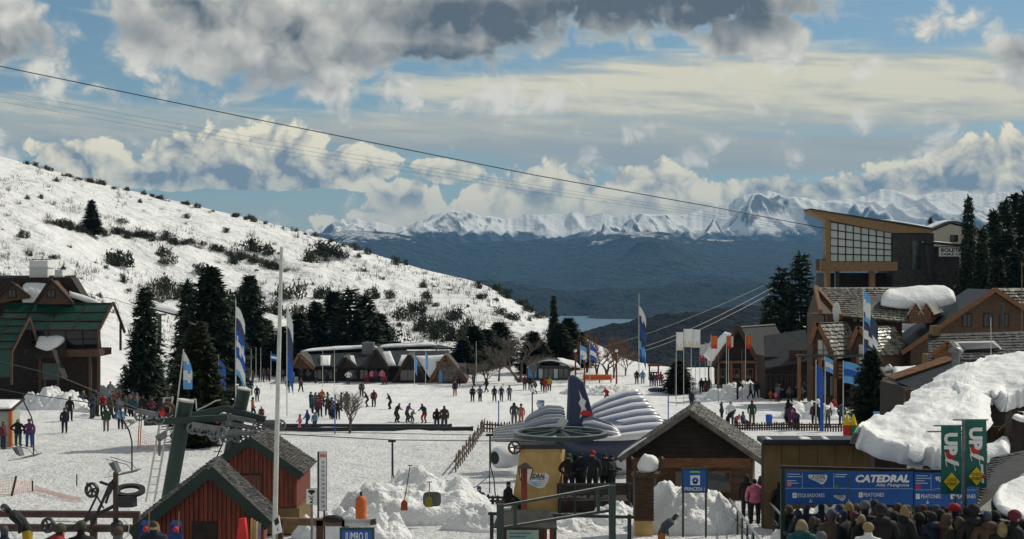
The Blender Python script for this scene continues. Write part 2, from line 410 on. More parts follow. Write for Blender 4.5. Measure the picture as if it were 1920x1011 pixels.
TPX = [-900, 0, 200, 350, 600, 900, 1130, 1250, 1400, 1500, 2700]
TY0 = [120, 135, 150, 178, 186, 184, 180, 170, 160, 140, 138]
def _smooth(xs, ys, sig):
    g = np.arange(-900, 2701, 10.0); v = np.interp(g, xs, ys); n = int(3 * sig / 10)
    k = np.exp(-0.5 * (np.arange(-n, n + 1) * 10 / sig) ** 2); k /= k.sum()
    return np.convolve(np.pad(v, n, 'edge'), k, 'valid')
_g = np.arange(-900, 2701, 10.0)
S_RPY = _smooth(RPX, RPY, 18); S_RYR = _smooth(RPX, RYR, 60); S_TY0 = _smooth(TPX, TY0, 90)
_gy = np.arange(0, 260, 1.0); S_PZ = np.convolve(np.pad(np.interp(_gy, PYs, PZs), 4, 'edge'), np.ones(9) / 9, 'valid')
PYs, PZs = _gy, S_PZ
def G(x, y, detail=True):
    x = np.asarray(x, float); y = np.maximum(np.asarray(y, float), 1.0)
    px = np.clip(960 + F * x / y, -880, 2680)
    yr = np.interp(px, _g, S_RYR); y0 = np.interp(px, _g, S_TY0); rp = np.interp(px, _g, S_RPY)
    base = np.interp(y, PYs, PZs)
    base = base + 1.9 * sstep(px, 330, 60) * sstep(y, 88, 122)
    base = base + 0.9 * sstep(px, 1250, 1450) * sstep(y, 105, 135)
    base = base + 0.22 * sstep(px, 1530, 1600) * sstep(y, 40, 33) + 1.2 * sstep(px, 1560, 1750) * sstep(y, 60, 95)
    zt = np.interp(y0, PYs, PZs) + 1.9 * sstep(px, 330, 60) + 0.9 * sstep(px, 1250, 1450) + 1.2 * sstep(px, 1560, 1750)
    zr = (505.5 - rp) / F * yr
    t = (y - y0) / np.maximum(yr - y0, 1)
    tc = np.clip(t, 0, 1)
    s = tc + 0.10 * np.sin(tc * 2 * np.pi) * -0.6
    hill = zt + (zr - zt) * s
    und = (fbm(x / 34.0, y / 34.0, 5, .55) * 4.5) * np.sin(np.clip(t, 0, 1) * np.pi) * sstep(zr - zt, 4, 20)
    hill = hill + und
    back = zr - np.maximum(y - yr, 0) * 0.42
    z = np.where(t < 0, base, np.where(t <= 1, hill, np.maximum(back, -128 - 0.02 * (y - yr))))
    # the two meet softly at the toe
    w = sstep(y, y0 - 40, y0)
    z = np.where((t < 0), base * (1 - w) + zt * w, z)
    z = z + CZ
    if detail:
        near = sstep(y, 300, 120)
        z = z + fbm(x / 6.0, y / 6.0, 3) * 0.16 * near + fbm(x / 1.1, y / 1.1, 3) * 0.085 * sstep(y, 130, 80)
    return z
def gz(x, y): return float(G(x, y))
def gp(px, Y, dz=0.0):
    x = (px - 960) / F * Y
    return Vector((x, Y, gz(x, Y) + dz))
def grid_object(name, X, Yg, Z, m, kind='structure'):
    nr, nc = X.shape
    co = np.stack([X, Yg, Z], -1).reshape(-1, 3)
    idx = np.arange(nr * nc).reshape(nr, nc)
    q = np.stack([idx[:-1, :-1], idx[:-1, 1:], idx[1:, 1:], idx[1:, :-1]], -1).reshape(-1, 4)
    me = bpy.data.meshes.new(name); me.vertices.add(len(co)); me.vertices.foreach_set('co', co.ravel())
    me.loops.add(q.size); me.loops.foreach_set('vertex_index', q.ravel())
    me.polygons.add(len(q)); me.polygons.foreach_set('loop_start', np.arange(0, q.size, 4)); me.polygons.foreach_set('loop_total', np.full(len(q), 4))
    me.polygons.foreach_set('use_smooth', np.ones(len(q), bool))
    me.materials.append(m); me.update(calc_edges=True); me.validate()
    o = link(name, me)
    if kind: tag(o, kind=kind)
    return o
def polar(name, pxs, Ys, zf, m):
    PX, YY = np.meshgrid(np.asarray(pxs, float), np.asarray(Ys, float)); X = (PX - 960) / F * YY
    return grid_object(name, X, YY, zf(X, YY, PX), m)

# ground sheet: trampled snow, the hillside, and the drop to the valley behind the ridge
pxs = np.concatenate([np.linspace(-2600, -160, 40, False), np.linspace(-160, 2080, 470, False), np.linspace(2080, 4500, 40)])
Ys = np.concatenate([np.linspace(-0.0, 30, 16, False) + 6, np.linspace(36, 110, 270, False), np.linspace(110, 220, 150, False), np.linspace(220, 440, 130, False), np.geomspace(440, 2600, 24)])
def ground_mat():
    m = bpy.data.materials.new('ground_snow'); m.use_nodes = True; T = NT(m.node_tree); bs = T.n['Principled BSDF']
    bs.inputs['Roughness'].default_value = 0.6; bs.inputs['Specular IOR Level'].default_value = 0.25
    co = T.new('ShaderNodeTexCoord').outputs['Object']
    sep = T.new('ShaderNodeSeparateXYZ'); T.l.new(co, sep.inputs[0]); y = sep.outputs[1]
    near = T.ss(y, 150.0, 60.0); hill = T.ss(y, 170.0, 210.0)
    n1 = T.noise(co, 1.5, 5.0, 0.68); n2 = T.noise(co, 6.0, 3.0, 0.7)
    tr = T.noise(T.xyz(T.mul(sep.outputs[0], 0.7), T.mul(y, 0.16), 0.0), 1.0, 5.0, 0.65)
    h1 = T.noise(co, 0.10, 5.0, 0.58); h2 = T.noise(co, 0.9, 4.0, 0.62)
    h = T.add(T.mul(T.add(T.mul(n1, 0.30), T.mul(n2, 0.09)), T.add(near, 0.3)), T.add(T.mul(T.mul(tr, 0.22), T.sub(1.0, hill)), T.mul(hill, T.add(T.mul(h1, 3.6), T.mul(h2, 0.35)))))
    b = T.new('ShaderNodeBump'); b.inputs['Distance'].default_value = 1.0; b.inputs['Strength'].default_value = 1.0
    T.l.new(h, b.inputs['Height']); T.l.new(b.outputs[0], bs.inputs['Normal'])
    v = T.noise(co, 0.30, 6.0, 0.65)
    c = T.mixc(T.ss(v, 0.35, 0.65), c4(0.74, 0.75, 0.765), c4(0.84, 0.845, 0.85))
    d = T.noise(co, 3.0, 6.0, 0.72)
    c = T.mixc(T.mul(T.mul(T.ss(d, 0.53, 0.70), 0.6), near), c, c4(0.42, 0.39, 0.34))
    tk = T.noise(T.xyz(T.mul(sep.outputs[0], 0.5), T.mul(y, 0.09), 4.0), 1.0, 6.0, 0.7)
    c = T.mixc(T.mul(T.mul(T.ss(tk, 0.50, 0.66), 0.5), T.sub(1.0, hill)), c, c4(0.58, 0.59, 0.62))
    T.l.new(c, bs.inputs['Base Color'])
    return m
polar('ground', pxs, Ys, lambda X, Y, PX: G(X, Y), ground_mat())

# ---- far country
def forest_mat(name, dark, pale, snowy, sc, lo, hi, zlo, zhi):
    """dark forest with snow in the clearings; more of it with height"""
    m = bpy.data.materials.new(name); m.use_nodes = True; T = NT(m.node_tree); bs = T.n['Principled BSDF']
    bs.inputs['Roughness'].default_value = 0.9; bs.inputs['Specular IOR Level'].default_value = 0.1
    co = T.new('ShaderNodeTexCoord').outputs['Object']; sep = T.new('ShaderNodeSeparateXYZ'); T.l.new(co, sep.inputs[0])
    n = T.noise(co, sc, 6.0, 0.65); n2 = T.noise(co, sc * 6, 4.0, 0.7)
    c = T.mixc(T.ss(n2, 0.3, 0.7), c4(*dark), c4(*pale))
    alt = T.ss(sep.outputs[2], zlo, zhi)
    k = T.ss(T.add(T.add(n, T.mul(T.sub(n2, 0.5), 0.5)), T.mul(T.sub(alt, 0.5), 0.9)), lo, hi)
    c = T.mixc(k, c, c4(*snowy)); T.l.new(c, bs.inputs['Base Color'])
    b = T.new('ShaderNodeBump'); b.inputs['Distance'].default_value = 0.25 / sc; b.inputs['Strength'].default_value = 1.0
    T.l.new(n2, b.inputs['Height']); T.l.new(b.outputs[0], bs.inputs['Normal'])
    return m
LAKE = CZ - 129
def ridge_layer(name, prof, y_front, y_crest, y_back, z_front, z_back, nx, m, px0, px1, rough, wl, jag, ny=36):
    xs = [p[0] for p in prof]; ys_ = [p[1] for p in prof]
    def zf(X, Y, PX):
        zc = CZ + (505.5 - np.interp(PX, xs, ys_)) / F * y_crest
        t = (Y - y_front) / (y_crest - y_front)
        up = z_front + (zc - z_front) * np.clip(t, 0, 1) ** 0.85
        dn = zc + (z_back - zc) * np.clip((Y - y_crest) / (y_back - y_crest), 0, 1)
        z = np.where(t <= 1, up, dn)
        env = np.sin(np.clip(t, 0, 1) * np.pi * 0.62)
        ev2 = np.sin(np.clip(t, 0, 1) * np.pi) ** .8
        return z + (fbm(X / wl, Y / wl, 5) * .6 + .5 * (ridged(X / wl, Y / (wl * 1.6), 4) - 0.72)) * rough * ev2 + fbm(X / (wl * .06), Y / (wl * .06), 3) * jag * env
    return polar(name, np.linspace(px0, px1, nx), np.concatenate([np.linspace(y_front, y_crest, ny), np.linspace(y_crest, y_back, 10)[1:]]), zf, m)
ridge_layer('near_wooded_hill', [(-900, 640), (900, 690), (1080, 624), (1130, 613), (1180, 603), (1230, 592), (1330, 582), (1450, 572), (1560, 558), (1920, 520), (2900, 470)],
            560, 1250, 1900, CZ - 75, CZ - 128, 420, forest_mat('forest_near', (0.003, 0.006, 0.010), (0.011, 0.017, 0.023), (0.35, 0.36, 0.38), 0.012, 0.86, 0.95, -200, 200), -900, 2900, 16, 240, 5.0, 60)  # blue of the distant air is put into the forest colours
ridge_layer('middle_wooded_hill', [(-900, 500), (700, 505), (900, 524), (960, 531), (1000, 536), (1050, 546), (1080, 548), (1130, 541), (1180, 543), (1240, 535), (1330, 530), (1500, 531), (1700, 524), (2900, 505)],
            3650, 4700, 6000, LAKE - 1, LAKE - 5, 420, forest_mat('forest_mid', (0.008, 0.016, 0.018), (0.028, 0.038, 0.038), (0.5, 0.5, 0.52), 0.004, 0.78, 0.9, -400, 300), -900, 2900, 70, 600, 14.0, 60)
ridge_layer('far_wooded_plateau', [(-900, 430), (430, 440), (560, 442), (620, 437), (660, 431), (740, 437), (800, 446), (860, 456), (920, 452), (1000, 450), (1040, 452), (1120, 443), (1180, 436), (1240, 434), (1300, 447), (1400, 452), (1560, 450), (1700, 455), (2900, 450)],
            6000, 9000, 10500, LAKE - 3, LAKE, 460, forest_mat('forest_far', (0.010, 0.020, 0.026), (0.04, 0.055, 0.062), (0.62, 0.62, 0.62), 0.0022, 0.625, 0.70, -150, 470), -900, 2900, 190, 1300, 9.0, 110)
lake_m = bpy.data.materials.new('lake_water'); lake_m.use_nodes = True
lb_ = lake_m.node_tree.nodes['Principled BSDF']; lb_.inputs['Base Color'].default_value = c4(0.05, 0.12, 0.19); lb_.inputs['Roughness'].default_value = 0.35
polar('lake', np.linspace(-900, 2900, 30), np.linspace(1500, 3900, 8), lambda X, Y, PX: np.full_like(X, LAKE), lake_m)

MPX = [-900, -300, 200, 480, 560, 600, 640, 652, 665, 690, 740, 780, 800, 836, 860, 872, 900, 945, 985, 1020, 1060, 1075, 1095, 1130, 1150, 1170, 1210, 1260, 1300, 1330, 1365, 1395, 1440, 1475, 1520, 1560, 1580, 1620, 1650, 1690, 1720, 1760, 1800, 1850, 1880, 1920, 2200, 2900]
MPY = [430, 415, 405, 420, 434, 426, 409, 412, 406, 414, 426, 418, 406, 396, 397, 395, 405, 411, 404, 403, 401, 395, 404, 400, 406, 402, 400, 405, 398, 387, 381, 367, 361, 368, 374, 377, 376, 368, 354, 363, 367, 361, 359, 366, 360, 364, 380, 360]
def mountains():
    pxs = np.linspace(-900, 2900, 1300); Y0, YC, Y1 = 9700.0, 13600.0, 16500.0
    Ys = np.concatenate([np.linspace(Y0, YC, 240), np.linspace(YC, Y1, 60)[1:]])
    PX, Y = np.meshgrid(pxs, Ys); X = (PX - 960) / F * Y
    jag = fbm(pxs / 34.0, pxs * 0 + 3.3, 5, .6) * 9.0 - np.abs(fbm(pxs / 16.0, pxs * 0 + 8.1, 3)) * 5.0
    zc = (505.5 - (np.interp(pxs, MPX, MPY) + jag)) / F * YC; zc = np.broadcast_to(zc, X.shape)
    d = np.clip((YC - Y) / (YC - Y0), 0, 1); e = np.clip((Y - YC) / (Y1 - YC), 0, 1)
    low = np.convolve(np.pad(zc[0], 25, 'edge'), np.ones(51) / 51, 'valid'); low = np.broadcast_to(low, X.shape)
    keep = sstep(d, .30, .0)                       # the crest's teeth die out down the slope
    base = (zc * keep + low * (1 - keep)) * (1 - d) ** 1.25 * (1 - .75 * e)
    sw = fbm(X / 2500.0, Y / 2500.0, 2) * 900
    spur = .75 * (ridged((X + .5 * (YC - Y) + sw) / 900.0 + 1.3, (Y + sw) / 2000.0, 4) - .9) + .35 * (ridged((X - .3 * (YC - Y)) / 380.0, Y / 900.0, 4) - .9)
    Z = CZ + base + spur * 460.0 * np.minimum(d * 3.6, 1) * (1 - d) ** .6 + spur * 100 * e * (1 - e)
    Z = np.minimum(Z, CZ + (505.5 - np.interp(PX, MPX, MPY) + 1 + 4 * fbm(PX / 25.0, PX * 0 + 2, 3)) / F * Y)
    Z = np.where(d > 0.985, LAKE, Z)
    m = bpy.data.materials.new('mountain'); m.use_nodes = True; T = NT(m.node_tree); bs = T.n['Principled BSDF']
    bs.inputs['Roughness'].default_value = 0.8; bs.inputs['Specular IOR Level'].default_value = 0.1
    co = T.new('ShaderNodeTexCoord').outputs['Object']; sep = T.new('ShaderNodeSeparateXYZ'); T.l.new(co, sep.inputs[0])
    nor = T.new('ShaderNodeNewGeometry'); ns = T.new('ShaderNodeSeparateXYZ'); T.l.new(nor.outputs['Normal'], ns.inputs[0])
    n = T.noise(co, 0.0016, 6.0, 0.65); n2 = T.noise(co, 0.009, 4.0, 0.7)
    rock = T.mixc(n2, c4(0.07, 0.075, 0.08), c4(0.17, 0.17, 0.17))
    sn = T.ss(T.add(ns.outputs[2], T.mul(T.sub(n2, 0.5), 0.55)), 0.52, 0.70)
    c = T.mixc(sn, rock, c4(0.90, 0.88, 0.85))
    wood = T.ss(T.add(sep.outputs[2], T.mul(T.sub(n, 0.5), 520.0)), 300.0, 360.0)
    c = T.mixc(wood, T.mixc(n2, c4(0.012, 0.02, 0.026), c4(0.05, 0.06, 0.065)), c); T.l.new(c, bs.inputs['Base Color'])
    b = T.new('ShaderNodeBump'); b.inputs['Distance'].default_value = 70.0; b.inputs['Strength'].default_value = 1.0
    T.l.new(n, b.inputs['Height']); T.l.new(b.outputs[0], bs.inputs['Normal'])
    grid_object('mountain_range', X, Y, Z, m)
mountains()

# ---- haze: one even closed box of air round everything
hz = MB(); hz.box(-16000, 16000, -60, 16700, -150, 1020)
hm = bpy.data.materials.new('haze'); hm.use_nodes = True; hT = NT(hm.node_tree)
for nd in list(hT.n):
    if nd.type == 'BSDF_PRINCIPLED': hT.n.remove(nd)
pv = hT.new('ShaderNodeVolumePrincipled'); pv.inputs['Color'].default_value = c4(0.23, 0.54, 0.95); pv.inputs['Density'].default_value = 4.9e-5
pv.inputs['Anisotropy'].default_value = 0.0
hT.l.new(pv.outputs[0], [n for n in hT.n if n.type == 'OUTPUT_MATERIAL'][0].inputs['Volume'])
ho = hz.build('haze', hm); tag(ho, 'thin bluish air between the village and the mountains', 'haze', kind='stuff')
# ================================================================ buildings
class At:
    """a facade drawn in photo pixels at depth Y; points are relative to the thing's origin"""
    def __init__(s, px, Y, z=None):
        s.Y = Y; s.k = Y / F; s.o = gp(px, Y)
        if z is not None: s.o.z = z
        s.px = px
    def x(s, px): return (px - s.px) * s.k
    def z(s, py): return CZ + (505.5 - py) * s.k - s.o.z
    def p(s, px, py, dy=0.0): return Vector((s.x(px), dy, s.z(py)))
    @property
    def loc(s): return s.o
def slab(mb, a, b, c, d, th, mi=0):     # a quad a-b-c-d thickened along its normal
    a, b, c, d = map(Vector, (a, b, c, d)); n = (b - a).cross(d - a).normalized() * th
    mb.hexa([a, b, c, d, a + n, b + n, c + n, d + n], mi); return mb
def shingles(a, b, c, d, rows, cols, mats, parent, name='shingle_courses', lift=0.02, th=0.03, jit=.25):
    """uneven overlapping courses on the roof quad: a-b the eave, d-c the ridge; one part"""
    a, b, c, d = map(Vector, (a, b, c, d)); n = (b - a).cross(d - a).normalized()
    if n.z < 0: n = -n
    mb = MB()
    for i in range(rows):
        t0 = i / rows - .15 / rows; t1 = (i + 1) / rows
        xs = [0.0]
        while xs[-1] < 1: xs.append(xs[-1] + (1 + rng.uniform(-jit, jit)) / cols)
        xs[-1] = 1.0
        for j in range(len(xs) - 1):
            u0, u1 = xs[j] + .0008, xs[j + 1] - .0008
            if u1 - u0 < .002: continue
            tt = t0 + rng.uniform(-.16, .08) / rows
            p = lambda u, t: (a + (b - a) * u) * (1 - t) + (d + (c - d) * u) * t
            l0 = lift + th * rng.uniform(.7, 1.6); l1 = lift * .3
            q = [p(u0, tt), p(u1, tt), p(u1, t1), p(u0, t1)]
            lo = [v for v in q]; hi = [q[0] + n * l0, q[1] + n * (l0 * rng.uniform(.7, 1.2)), q[2] + n * l1, q[3] + n * l1]
            mb.add(lo + hi, [(4, 5, 6, 7), (0, 1, 5, 4), (1, 2, 6, 5), (3, 0, 4, 7)], rng.randrange(len(mats)))
    o = mb.build(name, mats, parent); o['kind'] = 'stuff'; return o
def snow_loft(name, rows, parent, th=0.25, amp=0.08, wl=0.8, nu=40, nv=18, m=None, origin=Vector((0, 0, 0)), edge=0.0):
    """a thick pillow of snow: rows of points (lowest edge first), resampled smoothly, rounded at its rim"""
    rows = [[Vector(p) for p in r] for r in rows]
    def samp(lst, t):
        n = len(lst) - 1; f = min(max(t * n, 0), n); i = min(int(f), n - 1); f -= i
        p0 = lst[max(i - 1, 0)]; p1 = lst[i]; p2 = lst[i + 1]; p3 = lst[min(i + 2, n)]
        return 0.5 * ((2 * p1) + (p2 - p0) * f + (2 * p0 - 5 * p1 + 4 * p2 - p3) * f * f + (3 * p1 - p0 - 3 * p2 + p3) * f ** 3)
    g = []
    for j in range(nv + 1):
        col = [samp(r, 0) for r in rows]
        g.append([samp([samp(r, i / nu) for r in rows], j / nv) for i in range(nu + 1)])
    if edge:      # scalloped lower edge and uneven flanks
        for j in range(nv + 1):
            for i in range(nu + 1):
                f = max(0.0, 1 - j / nv * 5)
                if f > 0:
                    dn = (g[0][i] - g[min(3, nv)][i]).normalized(); g[j][i] = g[j][i] + dn * edge * f * float(fbm(i * 9.0 / nu + 3, 1.7, 3)) * 1.4
    top = []; bot = []
    for j in range(nv + 1):
        for i in range(nu + 1):
            u = i / nu; v = j / nv
            e = min(1.0, min(u, 1 - u) * nu / 3.0) ** .5 * min(1.0, min(v * 1.0, 1 - v) * nv / 3.0) ** .5
            p = g[j][i]
            du = g[j][min(i + 1, nu)] - g[j][max(i - 1, 0)]; dv = g[min(j + 1, nv)][i] - g[max(j - 1, 0)][i]
            n = du.cross(dv)
            n = n.normalized() if n.length > 1e-9 else Vector((0, 0, 1))
            if n.z < 0: n = -n
            w = p + origin
            h = th * (0.25 + 0.75 * e) + amp * float(fbm((w.x + w.z * .7) / wl, (w.y + w.z * .4) / wl, 4)) * (0.3 + e)
            top.append(p + n * max(h, 0.01)); bot.append(p - n * 0.02)
    W1 = nu + 1; N = W1 * (nv + 1); fs = []
    for j in range(nv):
        for i in range(nu):
            a = j * W1 + i; fs.append((a, a + 1, a + W1 + 1, a + W1)); fs.append((N + a, N + a + W1, N + a + W1 + 1, N + a + 1))
    rim = [i for i in range(W1)] + [j * W1 + nu for j in range(1, nv + 1)] + [nv * W1 + i for i in range(nu - 1, -1, -1)] + [j * W1 for j in range(nv - 1, 0, -1)]
    for k in range(len(rim)):
        a, b = rim[k], rim[(k + 1) % len(rim)]; fs.append((a, N + a, N + b, b))
    mb = MB(); mb.add(top + bot, fs, 0, True)
    return mb.build(name, m or MAT['snow_soft'], parent)
def gable(A, name, label, cat, pk, el, er, base, dpt, front, wallm, roofm, over=0.3, th=0.12, ridge_dx=0.0, ridge_dz=0.0, planks=0, bargem=None, fascia=0.18, group=None, plankm=None, shing=None):
    """a hut seen on its gable end. pk/el/er: photo points of roof peak and both eaves; ridge runs back by dpt and drifts by ridge_dx"""
    root = empty(name, A.loc, label, cat, group)
    p = A.p(*pk); l = A.p(*el); r = A.p(*er); zb = A.z(base)
    D = Vector((ridge_dx, dpt, ridge_dz)); f = Vector((0, 0, 0))
    k = 0.10
    wl = l.lerp(p, k); wr = r.lerp(p, k)
    wl = Vector((l.x + (p.x - l.x) * .12, 0, 0)); wr = Vector((r.x + (p.x - r.x) * .12, 0, 0))
    zl = l.z + (p.z - l.z) * .12; zr = r.z + (p.z - r.z) * .12
    mb = MB(); Df = D * 0.0
    poly = [(wl.x, zb), (wr.x, zb), (wr.x, zr - th), (p.x, p.z - th), (wl.x, zl - th)]
    vs = [Vector((a, over * .6, b)) for a, b in poly] + [Vector((a, over * .6, b)) + D * .92 for a, b in poly]
    mb.add(vs, [(0, 1, 2, 3, 4), (9, 8, 7, 6, 5)] + [(i, i + 5, (i + 1) % 5 + 5, (i + 1) % 5) for i in range(5)])
    mb.build('wall', MAT[wallm], root)
    rf = MB(); slab(rf, l, p, p + D, l + D, -th); rf2 = MB(); slab(rf2, p, r, r + D, p + D, -th)
    a = rf.build('roof', MAT[roofm], root); b = rf2.build('roof', MAT[roofm], root)
    bg = MB(); q = Vector((0, -0.03, -.02))
    bg.bar(l + q, p + q + Vector((0, 0, .02)), 0.06, fascia); q2 = q + Vector((0, -.006, 0)); bg.bar(p + q2 + Vector((0, 0, .02)) + (p - r).normalized() * .06, r + q2, 0.06, fascia)
    bg.build('barge_board', MAT[bargem or roofm], root)
    if planks:
        n = planks
        for i in range(n):
            x0 = wl.x + (wr.x - wl.x) * i / n; x1 = wl.x + (wr.x - wl.x) * (i + 1) / n; xm = (x0 + x1) / 2
            zt = (zl + (p.z - zl) * (xm - wl.x) / (p.x - wl.x)) if xm < p.x else (zr + (p.z - zr) * (wr.x - xm) / (wr.x - p.x))
            pm = MB(); pm.box(x0 + .012, x1 - .012, over * .6 - .035 - rng.uniform(0, .012), over * .6 + .01, zb + rng.uniform(-.02, .06), zt - th - .04)
            pm.build('plank', MAT[plankm or wallm], root)
    if shing:
        rows, cols, mats = shing
        ms = [MAT[x] for x in mats]
        shingles(l, l + D, p + D, p, rows, cols, ms, a); shingles(r, r + D, p + D, p, rows, cols, ms, b)
    return root, dict(l=l, r=r, p=p, D=D, wl=wl, wr=wr, zb=zb, y=over * .6)
def pane(root, x0, x1, y, z0, z1, frame='wood_dark', glass='glass_dark', t=.06, nx=1, nz=1, name='window'):
    w = MB(); w.box(x0 - t, x1 + t, y - .05, y + .02, z0 - t, z0); w.box(x0 - t, x1 + t, y - .05, y + .02, z1, z1 + t)
    w.box(x0 - t, x0, y - .05, y + .02, z0, z1); w.box(x1, x1 + t, y - .05, y + .02, z0, z1)
    for i in range(1, nx): xm = x0 + (x1 - x0) * i / nx; w.box(xm - t * .4, xm + t * .4, y - .045, y + .02, z0, z1)
    for i in range(1, nz): zm = z0 + (z1 - z0) * i / nz; w.box(x0, x1, y - .044, y + .02, zm - t * .4, zm + t * .4)
    o = w.build(name, MAT[frame], root)
    g = MB(); g.box(x0, x1, y - .02, y + .015, z0, z1); g.build('pane', MAT[glass], o)
    return o

# ---- front red hut and the red hut behind it
A = At(395, 34)
hut1, h = gable(A, 'lift_hut', 'low red plank hut with dark green barge boards and shingles, beside the black lift machinery', 'hut', (395, 884), (246, 1000), (505, 985), 1040, 2.8, None, 'wood_red', 'roof_green', over=.4, th=.12, ridge_dx=-.40, ridge_dz=.0, planks=26, fascia=.26, shing=(22, 30, ['shingle', 'shingle_dark', 'shingle_dark']))
d = MB(); d.box(A.x(356), A.x(404), h['y'] - .06, h['y'] + .02, A.z(1040), A.z(980)); d.build('door', MAT['wood_dark'], hut1)
A = At(470, 46)
hut2, h = gable(A, 'lift_hut', 'red plank hut with grey shingled roof standing on a yellow base beside the tall pole', 'hut', (468, 826), (368, 893), (566, 892), 955, 3.4, None, 'wood_red', 'roof_green', over=.4, th=.12, ridge_dx=.0, planks=22, fascia=.26, shing=(20, 34, ['shingle', 'shingle_dark', 'shingle']))
pane(hut2, A.x(452), A.x(488), h['y'] - .01, A.z(938), A.z(893), 'wood_dark', 'glass_dark')
bb = MB(); bb.box(A.x(400), A.x(560), .18, 3.0, A.z(1003), A.z(955)); bb.build('base', MAT['ochre'], hut2)

# ---- brown hut right of the aircraft slide, its gable clad in dark boards
A = At(1290, 58)
hut3, h = gable(A, 'ticket_hut', 'brown hut with worn shingle roof and dark slatted gable beside the snow pile', 'hut', (1292, 772), (1160, 862), (1432, 868), 960, 4.6, None, 'wood_brown', 'shingle_dark', over=.9, th=.14, ridge_dx=.9, fascia=.2, bargem='shingle', shing=(22, 34, ['shingle', 'shingle', 'shingle_dark']))
n = 9
for i in range(n):
    t0 = i / n; zt0 = A.z(858) + (A.z(780) - A.z(858)) * t0; zt1 = A.z(858) + (A.z(780) - A.z(858)) * (t0 + .82 / n)
    w0 = 1 - t0 - .06
    sl = MB(); xm = A.x(1292); xl = A.x(1176); xr = A.x(1418)
    sl.hexa([(xm + (xl - xm) * w0, h['y'] - .09, zt0), (xm + (xr - xm) * w0, h['y'] - .09, zt0), (xm + (xr - xm) * w0, h['y'] + .02, zt0), (xm + (xl - xm) * w0, h['y'] + .02, zt0),
             (xm + (xl - xm) * (w0 - .09), h['y'] - .02, zt1), (xm + (xr - xm) * (w0 - .09), h['y'] - .02, zt1), (xm + (xr - xm) * (w0 - .09), h['y'] + .02, zt1), (xm + (xl - xm) * (w0 - .09), h['y'] + .02, zt1)])
    sl.build('slat', MAT['wood_dark'], hut3)
be = MB(); be.box(A.x(1186), A.x(1412), h['y'] - .1, h['y'] + .05, A.z(880), A.z(862)); be.build('beam', MAT['wood_orange'], hut3)
for a, b in ((1198, 1232), (1270, 1305), (1330, 1372)): pane(hut3, A.x(a), A.x(b), h['y'] - .02, A.z(925), A.z(889), 'wood_orange', 'glass_dark', .05)
snow_loft('snow_edge', [[h['l'] + Vector((0, -.05, .02)), h['l'].lerp(h['p'], .3) + Vector((0, -.05, .02)), h['l'].lerp(h['p'], .42) + Vector((0, -.05, .02))], [h['l'] + Vector((0, .5, .02)), h['l'].lerp(h['p'], .3) + Vector((0, .4, .02)), h['l'].lerp(h['p'], .42) + Vector((0, .2, .02))]], hut3, .12, .03, .4, 16, 6)

# ---- glass-roofed lodge on the left
A = At(100, 118)
lodge = empty('lodge', A.loc, 'brown lodge with sloping green glass roofs and white chimneys below the slope', 'lodge')
b = MB(); b.hexa([A.p(-160, 800, 1.6), A.p(178, 800, 1.6), A.p(120, 800, 6), A.p(-160, 800, 6), A.p(-160, 612, 1.6), A.p(178, 612, 1.6), A.p(120, 612, 6), A.p(-160, 612, 6)]); b.build('wall', MAT['wood_dark'], lodge)
b = MB(); b.prism([(A.x(-40), A.z(612)), (A.x(-40), A.z(521)), (A.x(104), A.z(521)), (A.x(125), A.z(556)), (A.x(165), A.z(590)), (A.x(140), A.z(612))], 'y', 4.2, 6.0); b.build('upper_storey', MAT['wood_dark'], lodge)
b = MB(); slab(b, A.p(-60, 571, 3.0), A.p(120, 571, 3.0), A.p(98, 520, 6.5), A.p(-60, 520, 6.5), .15); roof = b.build('roof', MAT['slate'], lodge)
b = MB(); slab(b, A.p(105, 560, 3.3), A.p(192, 590, 3.3), A.p(130, 575, 5.4), A.p(96, 521, 5.4), .12); b.build('roof', MAT['slate'], lodge)
for x0, x1, y0 in ((9, 45, 488), (59, 74, 506)):
    b = MB(); b.box(A.x(x0), A.x(x1), 6, 7.6, A.z(530), A.z(y0)); b.box(A.x(x0) - .1, A.x(x1) + .1, 5.9, 7.7, A.z(y0 + 14), A.z(y0 + 11)); c = b.build('chimney', MAT['white'], roof)
    b = MB(); b.box(A.x(x0 + 4), A.x(x1 - 3), 6.1, 7.5, A.z(y0 - 1.5), A.z(y0 - 3)); b.build('cowl', MAT['black_metal'], c)
for (pk, l, r, dy) in (((80, 527), (50, 572), (122, 572), 2.2), ((2, 533), (-35, 572), (37, 560), 2.6)):
    b = MB(); q = [A.p(*l, dy), A.p(*r, dy), A.p(*pk, dy)]
    b.add(q + [v + Vector((0, 4, 0)) for v in q], [(0, 1, 2), (5, 4, 3), (0, 3, 4, 1), (1, 4, 5, 2), (2, 5, 3, 0)]); g_ = b.build('gable', MAT['wood_brown'], lodge)
    b = MB(); o_ = Vector((0, -.12, .1)); b.bar(q[0] + o_, q[2] + o_, .3, .2); b.bar(q[2] + o_, q[1] + o_, .3, .2); b.build('barge_board', MAT['wood_dark'], g_)
    pane(g_, A.x(pk[0] - 6), A.x(pk[0] + 6), dy - .02, A.z(558), A.z(546), 'wood_dark', 'glass_dark', .1, 2)
snow_loft('snow_patch', [[A.p(20, 569, 2.9), A.p(48, 570, 2.9)], [A.p(10, 545, 3.9), A.p(62, 545, 3.9)], [A.p(14, 532, 4.8), A.p(72, 530, 4.8)]], lodge, .3, .1, 1.2, 18, 8)
snow_loft('snow_patch', [[A.p(106, 558, 3.2), A.p(150, 572, 3.2), A.p(186, 588, 3.2)], [A.p(105, 548, 3.6), A.p(148, 562, 3.6), A.p(184, 580, 3.6)]], lodge, .25, .1, 1.2, 18, 6)
